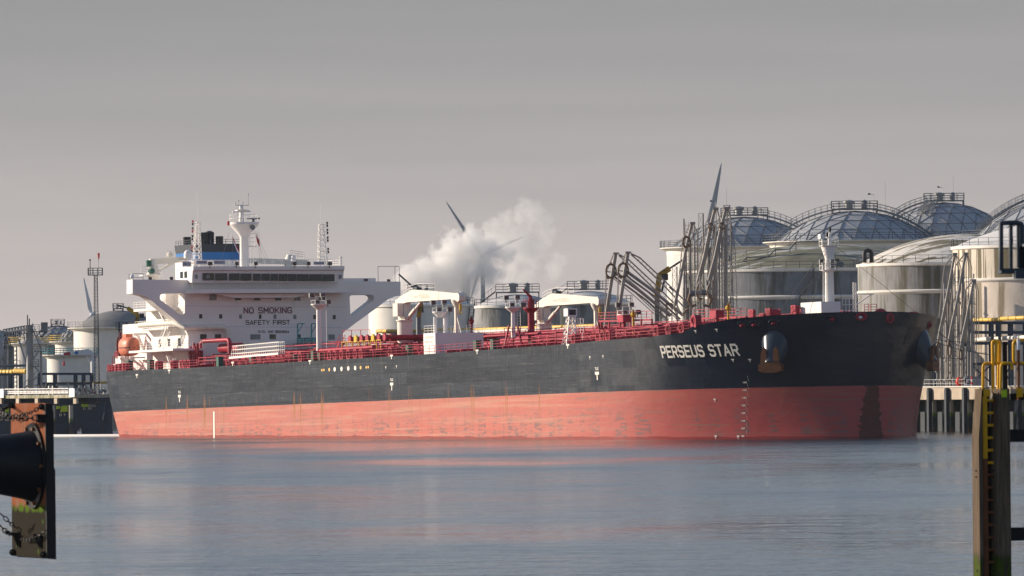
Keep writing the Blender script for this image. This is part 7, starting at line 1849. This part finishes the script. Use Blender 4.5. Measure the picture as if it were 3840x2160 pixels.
def chain(pts, s, parent):
    """links laid along a line, each turned a quarter against the last"""
    q = [Vector(p) for p in pts]; L = sum((b - a).length for a, b in zip(q[:-1], q[1:])); pitch = s * 2.7; n = max(2, int(L / pitch))
    def at(t):
        t *= L
        for a, b in zip(q[:-1], q[1:]):
            l = (b - a).length
            if t <= l: return a.lerp(b, t / l), (b - a).normalized()
            t -= l
        return q[-1], (q[-1] - q[-2]).normalized()
    mb = MB()
    for k in range(n):
        p, d = at((k + .5) / n)
        up = Vector((0, -1, 0)) if k % 2 else d.cross(Vector((0, -1, 0)))
        up = (up - d * up.dot(d)).normalized(); sd = d.cross(up)
        path = []
        for j in range(12):
            a = 2 * math.pi * j / 12; path.append(p + d * (s * 1.05 * math.cos(a) + math.copysign(s * .62, math.cos(a))) + sd * (s * .95 * math.sin(a)))
        path.append(path[0]); mb.tube(path, s * .30, 5)
    mb.build('chain', 'chain', parent, space='world', smooth=60)
def F(*p): return [FQ(a / 2.07, 1460 + c / 2.07, max(.05, (180.95 - y) * .9)) for a, c, y in p]
chain(F((-40, 185, 180.4), (20, 155, 180.4), (75, 128, 180.85)), .045, t)
chain(F((315, 138, 180.85), (240, 180, 180.5), (160, 203, 180.4), (60, 205, 180.2), (-20, 175, 180.2)), .045, t)
chain(F((-20, 218, 180.3), (60, 222, 180.4), (160, 225, 180.5), (290, 222, 180.8)), .06, t)
chain(F((0, 960, 180.2), (60, 1020, 180.4), (100, 1055, 180.6), (160, 1100, 180.75)), .045, t)
chain(F((0, 1055, 180.2), (45, 1105, 180.4), (95, 1130, 180.8)), .05, t)
chain(F((170, 1165, 180.8), (250, 1165, 180.8), (300, 1140, 180.8), (350, 1100, 180.85)), .045, t)
for x, y, r in ((92, 125, .075), (322, 135, .075), (98, 1265, .08), (338, 1283, .08)):
    p = F((x, y, 180.9))[0]; MB().cyl(p - Vector((0, .05, 0)), p + Vector((0, .12, 0)), r, n=14).sphere(p - Vector((0, .05, 0)), r * .55, 8).build('eye_plate', 'chain', t, space='world', smooth=40)
for x, y in ((300, 225), (330, 226)): p = F((x, y, 180.85))[0]; MB().mm((p.x - .06, p.y - .03, p.z - .1), (p.x + .06, p.y + .16, p.z + .1)).build('shackle', 'chain', t, space='world')
for x, y in ((130, 1160), (298, 1170)):
    p = F((x, y, 180.86))[0]; MB().prism([(p.x - .12, p.z + .15), (p.x + .14, p.z + .15), (p.x + .02, p.z - .2)], 1, p.y - .02, p.y + .13).build('chain_bracket', 'chain', t, space='world')
# timber ladder dolphin on the right with yellow railing
TY = 182.0
wood, nt, b, co = newmat('weathered_timber')
s3 = nt.nodes.new('ShaderNodeSeparateXYZ'); nt.links.new(co, s3.inputs[0])
g1 = _noise(nt, co, (26, 26, .9), 4, .6); g2 = _noise(nt, co, (1.5, 1.5, .7))
c_ = _mix(nt, _ramp(nt, g1, .32, .68), (0.060, 0.043, 0.030), (0.165, 0.122, 0.086))
c_ = _mix(nt, _ramp(nt, g2, .55, .75, 0, .5), c_, (0.11, 0.08, 0.055))
zz = _math(nt, 'ADD', s3.outputs[2], _math(nt, 'MULTIPLY', _noise(nt, co, 4.0), .5))
c_ = _mix(nt, _ramp(nt, zz, 3.0, 2.75), c_, (0.055, 0.045, 0.03))
c_ = _mix(nt, _math(nt, 'MULTIPLY', _ramp(nt, zz, 2.9, 2.75), _ramp(nt, _noise(nt, co, (7, 7, 2.)), .38, .52)), c_, (0.05, 0.075, 0.008))
c_ = _mix(nt, _ramp(nt, _noise(nt, co, 2.2), .70, .74, 0, .8), c_, (0.28, 0.09, 0.04))
nt.links.new(c_, b.inputs['Base Color']); b.inputs['Roughness'].default_value = .85; b.inputs['Specular IOR Level'].default_value = .05
bn = nt.nodes.new('ShaderNodeBump'); bn.inputs['Distance'].default_value = .008; nt.links.new(g1, bn.inputs['Height']); nt.links.new(bn.outputs[0], b.inputs['Normal'])
M['timber'] = wood
def TP(px_, py_, d=0.0): return W(px_, py_, TY + d)
tl = math.tan(-ROLL)
def post(label, pxs, py_top, d):
    """a square timber with its sunny flank to the left and a slanted head; pxs: flank left, arris, right edge"""
    l, m_, r = (TP(p, 1600, d).x for p in pxs)
    zt = TP(pxs[1], py_top, d).z; zs = TP(pxs[1], 1640, d).z
    t = thing('timber_post', label, 'post', ((l + r) / 2, TY + d, 0))
    Y0 = TY + d; dl = (m_ - l); dp = .40
    def ring(z, k): return [(l + k, Y0 + dp, z), (m_ + k, Y0, z), (r + k * .4, Y0 + .02, z), (r + k * .4, Y0 + dp + .05, z)]
    off = (m_ - l) * .62
    vs = ring(-2.5, 0) + ring(zs, 0) + [(l + off, Y0 + dp, zt), (m_ + off, Y0, zt), (r, Y0 + .02, zt), (r, Y0 + dp + .05, zt)]
    mb = MB().add(vs, [(0, 1, 5, 4), (1, 2, 6, 5), (2, 3, 7, 6), (3, 0, 4, 7), (4, 5, 9, 8), (5, 6, 10, 9), (6, 7, 11, 10), (7, 4, 8, 11), (8, 9, 10, 11), (3, 2, 1, 0)])
    mb.build('beam', 'timber', t, space='world')
    for z in (zs - .8, zs - .95, zs - 3.2):
        x = l + dl * .55; MB().cyl((x - .02, Y0 + dp * .42 - .02, z), (x + .05, Y0 + dp * .42 + .03, z), .022, n=8).build('bolt', 'chain', t, space='world')
    return t
post('grey timber post with slanted head, left of the yellow ladder', (3648, 3670, 3684), 1458, 0.0)
post('grey timber post with slanted head, right of the yellow ladder', (3713, 3738, 3788), 1458, -0.05)
t = thing('ladder', 'yellow rungs and side plate of a ladder between the two timber posts', 'ladder', (TP(3700, 1800).x, TY + .2, 2.0))
a = TP(3692, 1480, .22).x; mb = MB()
zc_ = TP(3692, 1720).z
MB().prism([(a - .055, zc_), (a + .055, zc_), (a + .055, TP(3692, 1487).z), (a, TP(3692, 1483).z), (a - .055, TP(3692, 1487).z)], 1, TY + .12, TY + .16).build('side_plate', 'jet_yellow', t, space='world')
MB().mm((a - .054, TY + .121, .3), (a + .054, TY + .159, zc_)).build('rusty_side_plate', 'rust', t, space='world')
b2 = TP(3716, 1480, .25).x
MB().mm((b2 + .05, TY + .12, .3), (b2 + .08, TY + .25, TP(3700, 1485).z)).build('far_side_plate', 'rust', t, space='world')
for k in range(14):
    py = 1502 + 46.7 * k; z = TP(3700, py).z
    MB().cyl((a - .02, TY + .17, z), (b2 + .08, TY + .17, z), .034, n=10).build('rung', 'jet_yellow' if k < 6 else 'rust', t, space='world', smooth=50)
MB().mm((TP(3684, 1458).x, TY + .42, .2), (TP(3714, 1458).x, TY + .5, TP(3700, 1462).z)).build('back_timber', 'darkbeam', t, space='world')
# dark landing behind with cross beams
t = thing('dark_landing', 'dark landing stage with cross beams behind the right timber post', 'landing', (TP(3820, 1700).x, TY + 1, 0))
for py0, py1, d in ((1609, 1658, .5), (1977, 2028, .5)):
    u, v = TP(3766, py1, d), TP(3960, py0, d); MB().mm((u.x, TY + d, u.z), (v.x, TY + d + .4, v.z)).build('cross_beam', 'darkbeam', t, space='world')
u, v = TP(3789, 1468, .3), TP(3980, 1455, .3); MB().mm((u.x, TY + .35, v.z - .12), (v.x, TY + 3.5, v.z)).build('deck_edge', 'concrete', t, space='world')
u, v = TP(3789, 1500, .4), TP(3980, 1462, .4); MB().mm((u.x, TY + .45, u.z), (v.x, TY + 3.4, v.z - .05)).build('deck_beam', 'darkbeam', t, space='world')
u = TP(3866, 1500, 1.5); MB().mm((u.x, TY + 1.5, -2.5), (u.x + .6, TY + 2.1, TP(3866, 1500).z)).build('pile', 'darkbeam', t, space='world')
u, v = TP(3760, 1452, 1.0), TP(3776, 1282, 1.0); MB().mm((u.x, TY + .9, u.z - .2), (v.x, TY + 1.15, v.z)).build('dark_post', 'darkbeam', t, space='world')
for px0, px1, py0, py1 in ((3756, 3776, 1462, 1490), ):
    u, v = TP(px0, py1, -.08), TP(px1, py0, -.08); MB().mm((u.x, TY - .09, u.z), (v.x, TY - .055, v.z)).build('yellow_plate', 'lime', t, space='world')
# yellow tube railing
t = thing('yellow_railing', 'bright yellow tubular hand railing with rounded corners on the right landing', 'railing', (TP(3760, 1455, .6).x, TY + .6, TP(3760, 1455).z))
def ytube(pts, d, r=.036, m='jet_yellow', nm='rail_tube'):
    q = [TP(x, y, d) for x, y in pts]; out = [q[0]]
    for i in range(1, len(q) - 1):                        # rounded corners
        a_, b_, c_ = q[i - 1], q[i], q[i + 1]; ra = min(.09, (b_ - a_).length * .45, (c_ - b_).length * .45)
        s_, e_ = b_ + (a_ - b_).normalized() * ra, b_ + (c_ - b_).normalized() * ra
        out += [s_.lerp(b_, f).lerp(b_.lerp(e_, f), f) for f in (0, .33, .66, 1)]
    out.append(q[-1]); MB().tube(out, r, 10).build(nm, m, t, space='world', smooth=60)
ytube(((3686, 1458), (3687, 1362), (3724, 1362), (3784, 1362)), .5)
ytube(((3724, 1474), (3722, 1280), (3736, 1280), (3735, 1364)), .45, .038)
ytube(((3752, 1460), (3754, 1362), (3796, 1362), (3793, 1386)), .3)
ytube(((3745, 1462), (3748, 1280), (3732, 1280)), .7, .05)
ytube(((3860, 1276), (3801, 1276), (3801, 1362), (3860, 1362)), .4, .038)
ytube(((3820, 1500), (3819, 1310)), .35, .036, 'rust', 'rusty_post')
ytube(((3819, 1312), (3819, 1272)), .35, .042, 'signboard', 'post_cap')
for px0, px1, py0, py1, d in ((3688, 3714, 1460, 1486, .1), (3812, 3836, 1455, 1490, .3)):
    u, v = TP(px0, py1, d), TP(px1, py0, d); MB().mm((u.x, TY + d, u.z), (v.x, TY + d + .04, v.z)).build('foot_plate', 'jet_yellow', t, space='world')
# dark railed platform up on the right, nearer and out of focus
NY = 150.0
def NP(x, y, d=0.0): return W(3000 + x / 2.634, 650 + y / 2.634, NY + d)
t = thing('dark_platform', 'dark railed platform on a bracket jutting in high at the right edge', 'platform', tuple(NP(2150, 960)))
u, v = NP(1990, 985), NP(2400, 935)
MB().mm((u.x, NY, u.z), (v.x, NY + 1.2, v.z)).build('floor', 'dark', t, space='world')
u, v = NP(2120, 1040), NP(2400, 960); MB().mm((u.x, NY - .3, u.z), (v.x, NY + .3, v.z)).build('bracket', 'dark', t, space='world')
def nt_(pts, r, d): MB().tube([NP(x, y, d) for x, y in pts], r, 8).build('rail_tube', 'dark', t, space='world', smooth=60)
nt_(((1985, 960), (1985, 500), (1995, 490), (2140, 488), (2185, 500), (2195, 520), (2195, 700)), .05, 0)
nt_(((2083, 950), (2083, 490)), .04, .05); nt_(((2155, 930), (2152, 490)), .03, .1); nt_(((2180, 930), (2178, 500)), .035, .9)
nt_(((1985, 490), (1975, 490), (2140, 480)), .035, .9)
u, v = NP(2170, 950), NP(2300, 720); MB().mm((u.x, NY + .2, u.z), (v.x, NY + .5, v.z)).build('control_box', 'darkbeam', t, space='world')
MB().mm((NP(2300, 900).x, NY - .2, 0), (NP(2300, 900).x + .4, NY + .4, NP(2300, 900).z)).build('support_post', 'dark', t, space='world')

# ================================================================== STEAM PLUME
def blob_volume(name, label, Y, blobs, dens, nscale, thr, seed, box_pad=4):
    """blobs: (px, py, radius in survey pixels, weight)"""
    cs = [(W(x, y, Y), r * Y / FPX, w) for x, y, r, w in blobs]
    lo = Vector((min(c.x - r for c, r, w in cs), Y - max(r for c, r, w in cs), min(c.z - r for c, r, w in cs))); hi = Vector((max(c.x + r for c, r, w in cs), Y + max(r for c, r, w in cs), max(c.z + r for c, r, w in cs)))
    o = MB().mm(tuple(lo), tuple(hi)).build(name, [], None)
    m = bpy.data.materials.new(name); m.use_nodes = True; nt = m.node_tree; nt.nodes.clear()
    out = nt.nodes.new('ShaderNodeOutputMaterial'); pv = nt.nodes.new('ShaderNodeVolumePrincipled'); tc = nt.nodes.new('ShaderNodeTexCoord')
    pv.inputs['Color'].default_value = (.96, .95, .94, 1); pv.inputs['Anisotropy'].default_value = 0.1
    acc = None
    for c, r, w in cs:
        d = nt.nodes.new('ShaderNodeVectorMath'); d.operation = 'DISTANCE'; d.inputs[1].default_value = c; nt.links.new(tc.outputs['Object'], d.inputs[0])
        v = _math(nt, 'MULTIPLY', _ramp(nt, d.outputs['Value'], r, 0, 0, 1), w)
        acc = v if acc is None else _math(nt, 'MAXIMUM', acc, v)
    n = _noise(nt, tc.outputs['Object'], nscale, 6, .62)
    f = _math(nt, 'SUBTRACT', _math(nt, 'ADD', acc, _math(nt, 'MULTIPLY', _math(nt, 'SUBTRACT', n, .5), 2.8)), thr)
    f = _math(nt, 'MULTIPLY', _ramp(nt, f, 0, .18), dens)
    f = _math(nt, 'MULTIPLY', f, _ramp(nt, acc, 0.0, .2))
    nt.links.new(f, pv.inputs['Density']); nt.links.new(pv.outputs[0], out.inputs['Volume'])
    o.data.materials.append(m); tag(o, label, 'steam', kind='stuff')
    return o
blob_volume('steam_plume', 'white billowing steam plume rising behind the tanker deck', 2500,
            [(1540, 1045, 80, .95), (1610, 1030, 90, .9), (1600, 1060, 80, .9), (1690, 1005, 110, 1), (1770, 1000, 115, 1), (1690, 915, 110, 1), (1770, 920, 105, 1), (1660, 1060, 90, .9), (1850, 960, 100, .85), (1740, 1050, 90, .9), (1830, 1020, 100, .9), (1810, 960, 110, 1.2)], .26, .085, .31, 1)
blob_volume('thin_steam', 'thin torn steam drifting right of the main plume', 2560,
            [(1930, 890, 125, .75), (1900, 1000, 110, .75), (1990, 950, 120, .7), (1960, 815, 95, .7), (2040, 870, 85, .6), (1870, 880, 90, .8), (2070, 980, 90, .55), (2000, 790, 60, .55), (1960, 1030, 90, .6)], .085, .085, .28, 2)

# ================================================================== HAZE
o = MB().mm((-2600, -30, -5.0), (2600, 5900, 240)).build('haze', [], None)
m = bpy.data.materials.new('haze_air'); m.use_nodes = True; nt = m.node_tree; nt.nodes.clear()
out = nt.nodes.new('ShaderNodeOutputMaterial'); pv = nt.nodes.new('ShaderNodeVolumePrincipled')
pv.inputs['Color'].default_value = (.80, .86, .95, 1); pv.inputs['Density'].default_value = HAZE; pv.inputs['Anisotropy'].default_value = 0.2
nt.links.new(pv.outputs[0], out.inputs['Volume']); o.data.materials.append(m); tag(o, kind='stuff')
